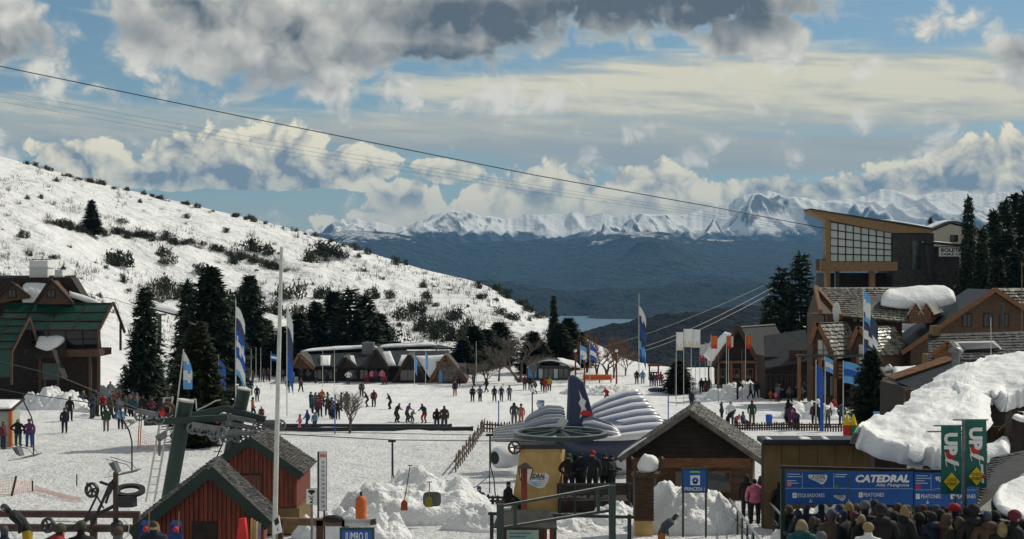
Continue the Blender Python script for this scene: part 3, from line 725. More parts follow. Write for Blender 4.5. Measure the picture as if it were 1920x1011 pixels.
def glass_roof(root, c, cols, rows, name, glass='glass_green', bar='wood_dark', t=.07):
    """quad c = bottom-left, bottom-right, top-right, top-left divided in panes, each its own part"""
    a, b_, c_, d = c; n = (b_ - a).cross(d - a).normalized()
    f = lambda u, v: (a + (b_ - a) * u) * (1 - v) + (d + (c_ - d) * u) * v
    fr = MB()
    for i in range(cols + 1): fr.bar(f(i / cols, 0) + n * .03, f(i / cols, 1) + n * .03, t, .1, up=n)
    for j in range(rows + 1): fr.bar(f(0, j / rows) + n * .03, f(1, j / rows) + n * .03, t, .1, up=n)
    fo = fr.build(name, MAT[bar], root)
    for i in range(cols):
        for j in range(rows):
            e = .006; q = [f((i + e) / cols, (j + e) / rows), f((i + 1 - e) / cols, (j + e) / rows), f((i + 1 - e) / cols, (j + 1 - e) / rows), f((i + e) / cols, (j + 1 - e) / rows)]
            tw = n * rng.uniform(-.035, .035); q[0] = q[0] + tw; q[2] = q[2] - tw
            m_ = MB(); m_.add(q, [(0, 1, 2), (0, 2, 3)]); slab(m_, *q, -.03); m_.build('pane', MAT[glass], fo)
glass_roof(lodge, (A.p(-8, 619, -.2), A.p(186, 619, -.2), A.p(196, 571, 2.6), A.p(-8, 571, 2.6)), 4, 3, 'roof_frame')
glass_roof(lodge, (A.p(58, 655, 0.2), A.p(188, 652, 0.2), A.p(187, 620, -.1), A.p(58, 620, -.1)), 4, 2, 'window_frame', 'glass_dark')
glass_roof(lodge, (A.p(-8, 650, -3.4), A.p(50, 650, -3.4), A.p(63, 597, -.8), A.p(-8, 597, -.8)), 2, 4, 'roof_frame')
glass_roof(lodge, (A.p(-8, 702, -3.6), A.p(50, 702, -3.6), A.p(50, 651, -3.4), A.p(-8, 651, -3.4)), 2, 2, 'window_frame')
for p0, p1 in (((62, 595, -.9), (50, 655, -3.5)), ((50, 655, -3.5), (50, 715, -3.6)), ((62, 595, -.9), (79, 672, .2)), ((196, 569, 2.5), (186, 622, -.3)), ((186, 622, -.3), (186, 660, -.2)), ((197, 569, 2.5), (207, 628, 4.4)), ((203, 610, 3.7), (203, 662, 3.7))):
    b = MB(); b.bar(A.p(*p0), A.p(*p1), .16, .2); b.build('timber', MAT['wood_brown'], lodge)
b = MB(); slab(b, A.p(54, 672, -1.2), A.p(132, 668, -1.2), A.p(118, 625, 1.0), A.p(72, 625, 1.0), .15); pr = b.build('porch_roof', MAT['wood_dark'], lodge)
snow_loft('snow_patch', [[A.p(72, 650, -.7), A.p(95, 657, -.9), A.p(112, 650, -.7)], [A.p(70, 634, .3), A.p(95, 636, .2), A.p(122, 638, .2)], [A.p(72, 624, 1.0), A.p(95, 623, 1.0), A.p(116, 624, 1.0)]], pr, .35, .1, 1.0, 18, 8)
b = MB(); b.box(A.x(50), A.x(190), -.6, 3, A.z(668), A.z(655)); b.build('deck', MAT['wood_brown'], lodge)
for x in (78, 172, 188):
    b = MB(); b.box(A.x(x) - .11, A.x(x) + .11, -.5, -.28, A.z(780), A.z(660)); b.build('post', MAT['wood_brown'], lodge)
b = MB(); b.bar(A.p(112, 655, -1.4), A.p(140, 705, -2.6), .5, .15); b.build('stair', MAT['wood_dark'], lodge)

# ---- information board before the lodge
A = At(96, 108)
bd = empty('notice_board', A.loc, 'dark green notice board on two posts in front of the glass-roofed lodge', 'board')
b = MB(); b.box(A.x(80), A.x(111), -.06, .06, A.z(712), A.z(682)); b.build('panel', MAT['green_metal'], bd)
for x in (83, 108):
    b = MB(); b.box(A.x(x) - .05, A.x(x) + .05, .06, .16, -.3, A.z(684)); b.build('post', MAT['black_metal'], bd)

# ---- orange post kiosk at the left edge
A = At(14, 84)
ks = empty('snow_roofed_kiosk', A.loc, 'small pale green kiosk with orange corner post and snow on its roof', 'kiosk')
b = MB(); b.box(A.x(-40), A.x(18), 0, 1.8, -.3, A.z(772)); b.build('wall', mat('pale_green_wall', (.35, .40, .33), var=.1), ks)
b = MB(); b.box(A.x(17), A.x(23), -.1, .1, -.3, A.z(768)); b.build('post', MAT['orange'], ks)
b = MB(); slab(b, A.p(-45, 771, -.5), A.p(29, 769, -.5), A.p(22, 757, 2.3), A.p(-45, 757, 2.3), .1); r_ = b.build('roof', MAT['wood_dark'], ks)
snow_loft('snow_patch', [[A.p(-40, 768, -.4), A.p(24, 766, -.4)], [A.p(-40, 757, 2.0), A.p(18, 757, 2.0)]], r_, .18, .05, .7, 14, 6)

# ---- long lodge across the square
A = At(720, 172)
ml = empty('long_lodge', A.loc, 'long dark lodge with patchy snow roofs and three gables at the hill foot', 'lodge')
b = MB(); b.box(A.x(556), A.x(870), 1.4, 9, -.5, A.z(690)); b.build('wall', MAT['wood_dark'], ml)
b = MB(); slab(b, A.p(548, 688, .2), A.p(700, 690, .2), A.p(690, 666, 5), A.p(560, 672, 5), .15); rr = b.build('roof', MAT['slate'], ml)
b = MB(); slab(b, A.p(690, 690, .3), A.p(852, 690, .3), A.p(838, 664, 5), A.p(690, 664, 5), .15); r2 = b.build('roof', MAT['slate'], ml)
b = MB(); slab(b, A.p(548, 664, 6), A.p(850, 660, 6), A.p(790, 651, 9), A.p(640, 657, 9), .15); r3 = b.build('roof', MAT['slate'], ml)
b = MB(); b.box(A.x(672), A.x(694), 4, 6, A.z(680), A.z(646)); b.build('chimney', MAT['grey_metal'], r3)
for (pk, l, r, dy, mm) in (((562, 666), (548, 690), (590, 692), -.4, 'wood_brown'), ((647, 672), (632, 692), (668, 690), -.2, 'slate'), ((706, 657), (686, 691), (728, 691), -.4, 'slate'), ((768, 667), (738, 718), (802, 718), -.6, 'slate'), ((836, 668), (806, 716), (876, 716), -.8, 'wood_orange')):
    b = MB(); q = [A.p(*l, dy), A.p(*r, dy), A.p(*pk, dy)]; back = [v + Vector((0, 5, 0)) for v in q]
    b.add(q + back, [(0, 1, 2), (5, 4, 3), (0, 3, 4, 1)]); g_ = b.build('gable', MAT['wood_dark' if mm == 'slate' else mm], ml)
    b = MB(); up = Vector((0, -.3, .12)); slab(b, q[0] + up, q[2] + up, back[2] + up, back[0] + up, .2); slab(b, q[2] + up, q[1] + up, back[1] + up, back[2] + up, .2); b.build('roof', MAT['shingle_dark'], g_)
    b = MB(); b.bar(q[0] + Vector((0, -.35, 0)), q[2] + Vector((0, -.35, .1)), .2, .3); b.bar(q[2] + Vector((0, -.35, .1)), q[1] + Vector((0, -.35, 0)), .2, .3); b.build('barge_board', MAT['wood_orange' if mm != 'slate' else 'wood_dark'], g_)
    if mm == 'wood_orange':
        for a_ in (824, 834, 844): pane(g_, A.x(a_ - 4), A.x(a_ + 4), dy - .05, A.z(694), A.z(678), 'wood_orange', 'glass_dark', .08, 1, 2)
        pane(g_, A.x(822), A.x(850), dy - .05, A.z(714), A.z(700), 'wood_orange', 'glass_dark', .1, 3, 1)
for q in ([[(806, 712, -.8), (812, 714, -.8), (818, 706, -.8)], [(778, 672, .4), (800, 672, .6), (832, 670, .6)]], [[(746, 690, .1), (760, 692, .1)], [(750, 672, 2), (768, 672, 2)]], [[(720, 690, .2), (742, 690, .2)], [(708, 668, 3), (728, 666, 3)]],
          [[(600, 690, .3), (618, 692, .3)], [(594, 674, 3), (614, 674, 3)]], [[(656, 688, 0), (668, 688, 0)], [(652, 674, 2), (660, 674, 2)]], [[(552, 668, 5.0), (640, 664, 5.6), (700, 661, 6)], [(562, 665, 6.6), (640, 661, 7), (690, 658, 7)]], [[(700, 662, 6.2), (770, 659, 6.2), (815, 657, 6.2)], [(705, 658, 7.4), (770, 656, 7.4), (800, 653, 7.6)]]):
    snow_loft('snow_patch', [[A.p(*p) + Vector((0, 0, .25)) for p in r] for r in q], ml, .3, .12, 1.4, 14, 7)
for i, x in enumerate((600, 622, 660, 680, 700, 718)): pane(ml, A.x(x - 7), A.x(x + 7), 1.36, A.z(712), A.z(696), 'wood_brown', 'glass_dark', .1, 2)
b = MB(); b.box(A.x(752), A.x(770), -.7, -.6, A.z(712), A.z(688)); pane(ml, A.x(752), A.x(778), -.66, A.z(712), A.z(694), 'wood_brown', 'glass_dark', .1, 2)
b = MB(); b.box(A.x(824), A.x(830), -.95, -.85, A.z(716), A.z(694)); b.build('banner', MAT['blue_light'], ml)

# ---- glazed kiosk with a low arched roof beyond the square
A = At(1032, 176)
kk = empty('glazed_kiosk', A.loc, 'glazed kiosk with low arched grey roof and white eaves under the bare trees', 'kiosk')
b = MB(); b.box(A.x(988), A.x(1070), .3, 5, -.5, A.z(686)); b.build('wall', MAT['green_metal'], kk)
arc = [(988 + 84 * t, 689 - 14 * math.sin(math.pi * t) ** .8) for t in [i / 10 for i in range(11)]]
b = MB(); b.prism([(A.x(x), A.z(y)) for x, y in arc] + [(A.x(x), A.z(y + 3)) for x, y in arc[::-1]], 'y', -.5, 5.5); b.build('roof', MAT['slate'], kk)
b = MB(); b.prism([(A.x(x), A.z(y - 1.2)) for x, y in arc] + [(A.x(x), A.z(y + 1.0)) for x, y in arc[::-1]], 'y', -.6, -.5); b.build('fascia', MAT['white'], kk)
for i in range(6): pane(kk, A.x(1010 + i * 9.5), A.x(1017.5 + i * 9.5), .28, A.z(710), A.z(692), 'green_metal', 'glass_dark' if i % 3 else 'glass_pale', .07)
b = MB(); b.box(A.x(990), A.x(1006), -.1, .1, A.z(708), A.z(683)); b.build('banner', MAT['blue_light'], kk)
snow_loft('snow_patch', [[A.p(1050, 684, -.2), A.p(1088, 690, -.2)], [A.p(1046, 674, 3), A.p(1082, 682, 3)]], kk, .3, .1, 1, 14, 6)
# ================================================================ the right-hand side
# ---- big shingled chalet
A = At(1620, 128)
ch = empty('chalet', A.loc, 'large brown chalet with glittering shingle roof and a long pillow of snow', 'chalet')
b = MB(); b.box(A.x(1552), A.x(1700), 1.5, 9, -.6, A.z(592)); b.build('wall', MAT['wood_brown'], ch)
q = (A.p(1572, 592, 0), A.p(1712, 604, 0), A.p(1760, 540, 5.5), A.p(1552, 541, 5.5))
b = MB(); slab(b, *q, -.2); rf = b.build('roof', MAT['shingle_dark'], ch)
shingles(*q, 15, 46, [MAT['shingle_grey'], MAT['shingle_grey'], MAT['shingle']], rf, lift=.05, th=.07)
for p0, p1 in (((1536, 585, -.6), (1552, 541, 5.2)), ((1552, 541, 5.2), (1576, 594, -.3))):
    b = MB(); b.bar(A.p(*p0), A.p(*p1), .3, .5); b.build('barge_board', MAT['wood_orange'], ch)
b = MB(); b.add([A.p(1540, 588, 0), A.p(1574, 592, 0), A.p(1554, 548, 4.6), A.p(1540, 588, 6), A.p(1574, 592, 6), A.p(1554, 548, 6)], [(0, 1, 2), (5, 4, 3), (0, 3, 4, 1), (1, 4, 5, 2), (2, 5, 3, 0)]); b.build('gable', MAT['wood_brown'], ch)
b = MB(); b.box(A.x(1549), A.x(1560), -.3, .3, -.6, A.z(588)); b.build('column', MAT['wood_brown'], ch)
b = MB(); b.sphere(A.p(1567, 586, -.2), .75, 12, 8, (.5, .15, 1.3)); b.build('round_emblem', MAT['pale_metal'], ch)
for i in range(7): pane(ch, A.x(1606 + i * 12), A.x(1614 + i * 12), 1.42, A.z(604), A.z(596), 'wood_dark', 'glass_pale' if i % 3 == 1 else 'glass_dark', .08)
snow_loft('snow_patch', [[A.p(1660, 574, 1.6), A.p(1700, 580, 1.3), A.p(1760, 580, 1.2), A.p(1802, 570, 1.5)], [A.p(1668, 562, 2.8), A.p(1710, 560, 3), A.p(1760, 558, 3), A.p(1808, 556, 3)], [A.p(1690, 555, 3.8), A.p(1720, 551, 4.2), A.p(1760, 548, 4.6), A.p(1798, 547, 4.6)]], ch, .75, .12, 1.8, 30, 12)
for x0 in (1708, 1728):   # two little dormers under the snow
    b = MB(); w = 16 if x0 == 1708 else 34
    a_, c_, t_ = A.p(x0 - 6, 588, -.6), A.p(x0 + 14, 588, -.6), A.p(x0 + 4, 570, -.6); D = Vector((A.k * w, 2.2, 0))
    b.add([a_, c_, t_, Vector((a_.x, -.6, A.z(606))), Vector((c_.x, -.6, A.z(606))), a_ + D, c_ + D, t_ + D, Vector((a_.x, 1.6, A.z(606))) + D, Vector((c_.x, 1.6, A.z(606))) + D],
          [(3, 4, 1, 2, 0), (4, 9, 6, 1), (3, 0, 5, 8), (5, 7, 6, 9, 8)]); do = b.build('dormer', MAT['wood_orange'], ch)
    b = MB(); up = Vector((0, -.15, .08)); slab(b, a_ + up + Vector((-.2, 0, -.2)), t_ + up, t_ + D + up, a_ + D + up, .12); slab(b, t_ + up, c_ + up + Vector((.2, 0, -.2)), c_ + D + up, t_ + D + up, .12); b.build('roof', MAT['shingle_grey'], do)
    pane(do, A.x(x0 + 0), A.x(x0 + 8), -.66, A.z(602), A.z(590), 'wood_orange', 'glass_dark', .07, 2)
# two low gables of its front
for (pk, l, r, base, dx, lab) in (((1517, 603), (1504, 642), (1548, 668), 748, 3.4, 0), ((1592, 611), (1574, 653), (1626, 662), 748, 4.0, 1)):
    p_, l_, r_ = A.p(*pk, -3.2), A.p(*l, -3.2), A.p(*r, -3.2); D = Vector((dx, 3.2, 0))
    b = MB(); zb = -.6
    wl = Vector((l_.x + .3, -3.0, zb)); wr = Vector((r_.x - .3, -3.0, zb))
    b.add([wl, wr, r_ + Vector((-.3, .2, -.1)), p_ + Vector((0, .2, -.2)), l_ + Vector((.3, .2, -.1))] + [v + D for v in (wl, wr, r_ + Vector((-.3, .2, -.1)), p_ + Vector((0, .2, -.2)), l_ + Vector((.3, .2, -.1)))],
          [(0, 1, 2, 3, 4), (9, 8, 7, 6, 5)] + [(i, i + 5, (i + 1) % 5 + 5, (i + 1) % 5) for i in range(5)])
    wg = b.build('wing', MAT['wood_brown'], ch)
    b = MB(); slab(b, l_, p_, p_ + D, l_ + D, -.15); slab(b, p_, r_, r_ + D, p_ + D, -.15); rr_ = b.build('roof', MAT['shingle_dark'], wg)
    shingles(r_, r_ + D, p_ + D, p_, 9, 14, [MAT['shingle_grey'], MAT['shingle_grey'], MAT['shingle']], wg, lift=.05, th=.07)
    b = MB(); o_ = Vector((0, -.1, .05)); b.bar(l_ + o_, p_ + o_, .2, .35); b.bar(p_ + o_, r_ + o_, .2, .35); b.build('barge_board', MAT['wood_orange'], wg)
    pane(wg, A.x(pk[0] + 3), A.x(pk[0] + 22), -3.03, A.z(pk[1] + 68), A.z(pk[1] + 32), 'wood_orange', 'glass_pale', .09, 2, 2)
    b = MB(); b.box(l_.x + .1, r_.x + .6, -3.6, -3.02, A.z(688), A.z(683)); b.build('balcony', MAT['wood_orange'], wg)
    pane(wg, A.x(pk[0] + 2), A.x(pk[0] + 30), -3.03, A.z(736), A.z(700), 'wood_dark', 'glass_dark', .09, 3, 1)
b = MB(); b.box(A.x(1478), A.x(1620), -4.6, -3.4, A.z(664), A.z(660)); b.build('porch_roof', MAT['slate'], ch)
for x in (1480, 1518, 1545, 1585, 1618):
    b = MB(); b.box(A.x(x) - .13, A.x(x) + .13, -4.5, -4.24, -.6, A.z(663)); b.build('post', MAT['wood_orange'], ch)
b = MB(); b.box(A.x(1546), A.x(1580), -4.9, -4.75, A.z(704), A.z(672)); sg = b.build('sign_board', MAT['wood_dark'], ch)
for i in range(4):
    b = MB(); b.box(A.x(1549), A.x(1577), -4.95, -4.9, A.z(680 + i * 7), A.z(677 + i * 7)); b.build('slat', MAT['wood_orange'], sg)

A = At(1800, 126)
chr_, h = gable(A, 'chalet', 'broad brown chalet gable with dark slate roof above the snowy terrace', 'chalet', (1866, 543), (1690, 662), (2030, 650), 780, 7, None, 'wood_brown', 'slate', over=1.0, th=.2, ridge_dx=-.2, fascia=.4, bargem='wood_orange')
for x in (1810, 1850, 1880): pane(chr_, A.x(x), A.x(x + 14), h['y'] - .02, A.z(612), A.z(590), 'wood_dark', 'glass_dark', .1, 2)
A2 = At(1880, 116)
st = empty('stovepipe', A2.p(1878, 640) + A2.loc, 'black stovepipe rising before the broad brown gable', 'pipe'); b = MB(); b.tube([(0, 0, -2.2), (0, 0, 2.9)], .13, 8); b.build('flue', MAT['black_metal'], st); b = MB(); b.tube([(0, 0, 2.9), (0, 0, 3.1)], .22, 8); b.build('cowl', MAT['black_metal'], st)
A = At(1930, 135)
r3 = empty('shingled_roof_house', A.loc, 'shingled house roof at the end of the brown chalets, beneath dark firs', 'house')
q = (A.p(1868, 620, -3), A.p(2060, 620, -3), A.p(2060, 541, 2), A.p(1872, 541, 2))
b = MB(); slab(b, *q, -.2); rr = b.build('roof', MAT['shingle_dark'], r3); shingles(*q, 14, 34, [MAT['shingle_grey'], MAT['shingle_dark'], MAT['shingle']], rr, lift=.05, th=.06)
b = MB(); b.box(A.x(1885), A.x(2060), -1.5, 5, -.5, A.z(600)); b.build('wall', MAT['wood_brown'], r3)

# ---- A-frame chalet with dark roof
A = At(1400, 150)
af, h = gable(A, 'a_frame_chalet', 'A-frame chalet with dark slate roof behind red and white flags', 'chalet', (1384, 612), (1336, 688), (1428, 690), 722, 7, None, 'wood_dark', 'slate', over=1.3, th=.2, ridge_dx=5.2, fascia=.45, bargem='wood_brown')
for x in (1352, 1378, 1404): pane(af, A.x(x - 9), A.x(x + 9), h['y'] - .02, A.z(708), A.z(694), 'wood_orange', 'glass_dark', .12, 2)
b = MB(); b.box(A.x(1340), A.x(1425), .3, .6, A.z(682), A.z(677)); b.build('tie_beam', MAT['wood_orange'], af)
for x in (1348, 1372, 1396, 1420):
    b = MB(); b.box(A.x(x) - .15, A.x(x) + .15, .3, .6, -.4, A.z(682)); b.build('post', MAT['wood_orange'], af)
snow_loft('snow_patch', [[A.p(1334, 680, -.1), A.p(1352, 654, -.1), A.p(1372, 626, -.1)], [A.p(1322, 668, 1.5), A.p(1342, 646, 1.5), A.p(1364, 624, 1.5)]], af, .3, .1, 1.2, 14, 5)
A = At(1450, 142)
dh = empty('dark_roof_house', A.loc, 'house with broad dark slate roof between the A-frame and the shingled chalet', 'house')
b = MB(); slab(b, A.p(1428, 688, -2), A.p(1516, 670, -2), A.p(1520, 620, 2.5), A.p(1440, 632, 2.5), -.2); b.build('roof', MAT['slate'], dh)
b = MB(); b.box(A.x(1432), A.x(1530), -.8, 4, -.5, A.z(668)); b.build('wall', MAT['wood_dark'], dh)
for x in (1442, 1462, 1482, 1500): pane(dh, A.x(x - 7), A.x(x + 7), -.83, A.z(725), A.z(702), 'wood_brown', 'glass_dark', .1, 2)
b = MB(); b.box(A.x(1475), A.x(1512), -1.4, -1.2, A.z(672), A.z(655)); b.build('balcony', MAT['wood_brown'], dh)

# ---- slate-roofed house with a small picture gable
A = At(1780, 84)
sh = empty('slate_roof_house', A.loc, 'slate-roofed house with skylight strip and small orange gable holding a picture', 'house')
q = (A.p(1742, 676, 0), A.p(1960, 672, 0), A.p(1960, 626, 3.5), A.p(1772, 632, 3.5))
b = MB(); slab(b, *q, -.15); rr = b.build('roof', MAT['slate'], sh)
shingles(*q, 10, 30, [MAT['slate'], MAT['shingle_dark']], rr, lift=.02, th=.03)
b = MB(); b.box(A.x(1775), A.x(1960), .6, 5, -1, A.z(672)); b.build('wall', MAT['ochre'], sh)
b = MB(); slab(b, A.p(1815, 659, 1.0), A.p(1890, 656, 1.0), A.p(1886, 642, 2.1), A.p(1808, 644, 2.1), -.12); sk = b.build('skylight', MAT['pale_metal'], sh)
b = MB(); slab(b, A.p(1820, 657, .9), A.p(1884, 654, .9), A.p(1880, 644.5, 1.95), A.p(1815, 646, 1.95), -.12); b.build('pane', MAT['glass_dark'], sk)
b = MB(); b.box(A.x(1778), A.x(1792), 3.0, 3.8, A.z(635), A.z(615)); b.build('chimney', MAT['ochre'], rr)
p_, l_, r_ = A.p(1764, 640, -1.2), A.p(1734, 664, -1.2), A.p(1788, 672, -1.2); D = Vector((1.1, 2.4, 0))
b = MB(); b.add([Vector((l_.x + .25, -1, -1)), Vector((r_.x - .1, -1, -1)), r_ + Vector((-.1, .2, -.05)), p_ + Vector((0, .2, -.1)), l_ + Vector((.25, .2, -.05))] + [v + D for v in (Vector((l_.x + .25, -1, -1)), Vector((r_.x - .1, -1, -1)), r_ + Vector((-.1, .2, -.05)), p_ + Vector((0, .2, -.1)), l_ + Vector((.25, .2, -.05)))],
      [(0, 1, 2, 3, 4), (9, 8, 7, 6, 5)] + [(i, i + 5, (i + 1) % 5 + 5, (i + 1) % 5) for i in range(5)]); wg = b.build('wing', MAT['wood_orange'], sh)
b = MB(); slab(b, l_, p_, p_ + D, l_ + D, -.12); slab(b, p_, r_, r_ + D, p_ + D, -.12); b.build('roof', MAT['slate'], wg)
b = MB(); b.bar(l_ + Vector((0, -.06, 0)), p_ + Vector((0, -.06, 0)), .12, .22); b.bar(p_ + Vector((0, -.06, 0)), r_ + Vector((0, -.06, 0)), .12, .22); b.build('barge_board', MAT['wood_orange'], wg)
b = MB(); b.box(A.x(1761), A.x(1786), -1.09, -1.02, A.z(697), A.z(669)); pc = b.build('picture_frame', MAT['wood_dark'], wg)
b = MB(); b.box(A.x(1763.5), A.x(1783.5), -1.12, -1.09, A.z(695), A.z(671)); b.build('picture', mat('faded_photo', (.10, .10, .10), col2=(.62, .62, .58), scale=2.2, thr=(.42, .56)), pc)
A = At(1735, 70)
sp = empty('snowy_shed', A.loc, 'low shed with pale snow-dusted roof beside the lamp post', 'shed')
b = MB(); slab(b, A.p(1672, 716, 0), A.p(1738, 720, 0), A.p(1758, 697, 3), A.p(1680, 696, 3), -.12); rr = b.build('roof', MAT['shingle'], sp)
b = MB(); b.box(A.x(1684), A.x(1735), .4, 3, -.5, A.z(717)); b.build('wall', MAT['ochre'], sp)
snow_loft('snow_patch', [[A.p(1688, 714, .4), A.p(1715, 717, .2), A.p(1736, 714, .6)], [A.p(1690, 706, 1.4), A.p(1715, 706, 1.6), A.p(1745, 704, 2)], [A.p(1700, 698, 2.6), A.p(1720, 699, 2.8), A.p(1752, 698, 2.8)]], rr, .25, .08, .7, 20, 10)

# ---- dark terrace house whose plank coping runs up to the right
A = At(1740, 56)
tr = empty('terrace_house', A.loc, 'dark timber terrace house with sloping plank coping above the snow roof', 'house')
b = MB(); b.prism([(A.x(1696), -.8), (A.x(1920), -.8), (A.x(1920), A.z(692)), (A.x(1835), A.z(690)), (A.x(1718), A.z(730)), (A.x(1700), A.z(728))], 'y', .25, 4); b.build('wall', MAT['wood_dark'], tr)
b = MB(); slab(b, A.p(1722, 734, -.3), A.p(1838, 694, -.3), A.p(1812, 676, 2.4), A.p(1694, 716, 2.4), -.12); cp = b.build('coping', MAT['slate'], tr)
b = MB(); slab(b, A.p(1700, 719, 1.7), A.p(1818, 680, 1.7), A.p(1808, 676, 2.3), A.p(1690, 715, 2.3), .05); b.build('plank', MAT['wood_orange'], cp)
b = MB(); b.box(A.x(1698), A.x(1722), -.05, .3, -.8, A.z(730)); b.build('corner_post', MAT['wood_brown'], tr)
snow_loft('snow_patch', [[A.p(1760, 719, -.2), A.p(1800, 705, -.2)], [A.p(1757, 712, .6), A.p(1797, 698, .6)]], cp, .05, .02, .5, 10, 4)
b = MB(); b.tube([A.p(1798, 710, .4), A.p(1798, 660, .4)], .16, 10); pp_ = b.build('flue', MAT['grey_metal'], tr)
b = MB(); b.tube([A.p(1798, 662, .4), A.p(1798, 655, .4), A.p(1798, 651, .4)], [.3, .26, .03], 10); b.build('cowl', MAT['grey_metal'], pp_)

# ---- low lodge under a huge cap of snow
A = At(1740, 40)
o0 = A.loc
S = lambda px, py, Y: P(px, py, Y) - o0
sl_ = empty('snow_capped_lodge', A.loc, 'low dark lodge buried under a huge sagging cap of snow beside the green banners', 'lodge')
rows = [[S(1596, 827, 38), S(1635, 848, 37.4), S(1690, 872, 36.8), S(1745, 874, 36.8), S(1790, 862, 37.2), S(1815, 845, 38), S(1838, 832, 39)],
        [S(1622, 812, 39.5), S(1665, 818, 39.2), S(1710, 824, 39), S(1760, 822, 39), S(1800, 815, 39.4), S(1828, 805, 40), S(1846, 800, 41)],
        [S(1690, 786, 42), S(1715, 782, 42), S(1740, 778, 42), S(1775, 775, 42), S(1805, 771, 42.4), S(1826, 764, 43), S(1840, 758, 44)],
        [S(1726, 754, 45.5), S(1745, 748, 45.5), S(1765, 741, 45.5), S(1790, 735, 45.5), S(1815, 729, 46), S(1835, 725, 46.5), S(1852, 722, 47)],
        [S(1795, 709, 50), S(1812, 703, 50), S(1825, 699, 50), S(1840, 695, 50.5), S(1855, 692, 51), S(1868, 689, 51), S(1880, 686, 51.5)]]
snow_loft('snow_cap', rows, sl_, .40, .20, 1.0, 120, 90, origin=o0, edge=.5)
rows = [[S(1806, 786, 42), S(1836, 764, 43), S(1858, 756, 43.4), S(1880, 766, 43.6), S(1910, 762, 43.8), S(1960, 752, 44)], [S(1790, 748, 45), S(1825, 736, 45.6), S(1855, 730, 46), S(1885, 726, 46), S(1915, 722, 46), S(1960, 716, 46.4)], [S(1792, 714, 50), S(1830, 702, 50), S(1860, 693, 50), S(1890, 686, 50), S(1920, 680, 50), S(1960, 674, 50.6)]]
snow_loft('snow_cap', rows, sl_, .5, .2, 1.2, 70, 40, origin=o0, edge=.4)
b = MB(); slab(b, S(1604, 834, 38.4), S(1838, 852, 39), S(1880, 700, 51), S(1795, 722, 50), -.15); b.build('roof', MAT['wood_dark'], sl_)
b = MB(); w_ = [S(1640, 848, 39.2), S(1842, 868, 39.8)]
b.hexa([Vector((w_[0].x, w_[0].y, -.6)), Vector((w_[1].x, w_[1].y, -.6)), Vector((w_[1].x + .6, w_[1].y + 7, -.6)), Vector((w_[0].x + 1.6, w_[0].y + 7, -.6)), w_[0], w_[1], w_[1] + Vector((.6, 7, 0)), w_[0] + Vector((1.6, 7, 0))]); b.build('wall', MAT['wood_dark'], sl_)
b = MB(); b.hexa([S(1838, 840, 44.2), S(1960, 840, 44.2), S(1960, 840, 48), S(1838, 840, 48), S(1838, 745, 44.2), S(1960, 745, 44.2), S(1960, 745, 48), S(1838, 745, 48)]); b.build('loggia', MAT['wood_dark'], sl_)
b = MB(); b.bar(S(1838, 802, 41.4), S(1884, 802, 41.4), .06, .06); rl = b.build('railing', MAT['wood_brown'], sl_)
for i in range(6):
    b = MB(); b.bar(S(1841 + i * 8, 824, 41.4), S(1841 + i * 8, 802, 41.4), .06, .04, up=(0, 1, 0)); b.build('baluster', MAT['wood_brown'], rl)
b = MB(); slab(b, S(1870, 825, 41.0), S(1892, 818, 41.2), S(1892, 790, 41.2), S(1874, 808, 41.0), -.08); b.build('panel', MAT['wood_brown'], sl_)
b = MB(); b.bar(S(1898, 880, 38), S(1902, 776, 38.6), .32, .5, up=(0, 1, 0)); b.build('corner_post', MAT['wood_dark'], sl_)
b = MB(); b.hexa([S(1900, 880, 38.4), S(1960, 880, 38.4), S(1960, 880, 42), S(1900, 880, 42), S(1904, 792, 38.4), S(1960, 800, 38.4), S(1960, 800, 42), S(1904, 792, 42)]); b.build('side_wall', MAT['wood_dark'], sl_)
snow_loft('snow_patch', [[S(1846, 868, 37), S(1872, 862, 37), S(1893, 852, 37)], [S(1850, 846, 38.4), S(1872, 836, 38.4), S(1894, 824, 38.4)]], sl_, .3, .08, .8, 16, 8, origin=o0)
snow_loft('snow_patch', [[S(1898, 783, 38.1), S(1915, 790, 38.1), S(1940, 792, 38.1)], [S(1900, 776, 39.5), S(1915, 778, 39.5), S(1940, 780, 39.5)]], sl_, .2, .08, .8, 12, 6, origin=o0)

A = At(1900, 30)
o1 = A.loc; S1 = lambda px, py, Y: P(px, py, Y) - o1
nr = empty('near_shingled_roof', A.loc, 'dark wet shingled roof with a slab of snow beside the queue', 'roof')
q = (S1(1826, 962, 27.6), S1(1990, 1010, 27.6), S1(1990, 830, 33.5), S1(1858, 858, 33.5))
b = MB(); slab(b, *q, -.12); rr = b.build('roof', MAT['shingle_dark'], nr); shingles(*q, 22, 22, [MAT['slate'], MAT['shingle_dark']], rr, lift=.015, th=.02)
snow_loft('snow_slab', [[S1(1868, 950, 27.9), S1(1885, 966, 27.8), S1(1930, 985, 27.8), S1(1980, 990, 27.8)], [S1(1862, 935, 28.6), S1(1885, 935, 28.8), S1(1930, 935, 28.8), S1(1980, 935, 28.8)], [S1(1876, 920, 29.2), S1(1900, 908, 29.6), S1(1930, 896, 30), S1(1980, 880, 30.2)]], nr, .16, .06, .5, 30, 16, origin=o1)
b = MB(); b.hexa([Vector((S1(1845, 0, 28.4).x, S1(1845, 0, 28.4).y, -.6)), Vector((S1(1990, 0, 28.4).x, S1(0, 0, 28.4).y, -.6)), Vector((S1(1990, 0, 33).x, S1(0, 0, 33).y, -.6)), Vector((S1(1865, 0, 33).x, S1(0, 0, 33).y, -.6)), S1(1845, 958, 28.4), S1(1990, 1004, 28.4), S1(1990, 850, 33), S1(1862, 875, 33)]); b.build('wall', MAT['wood_brown'], nr)

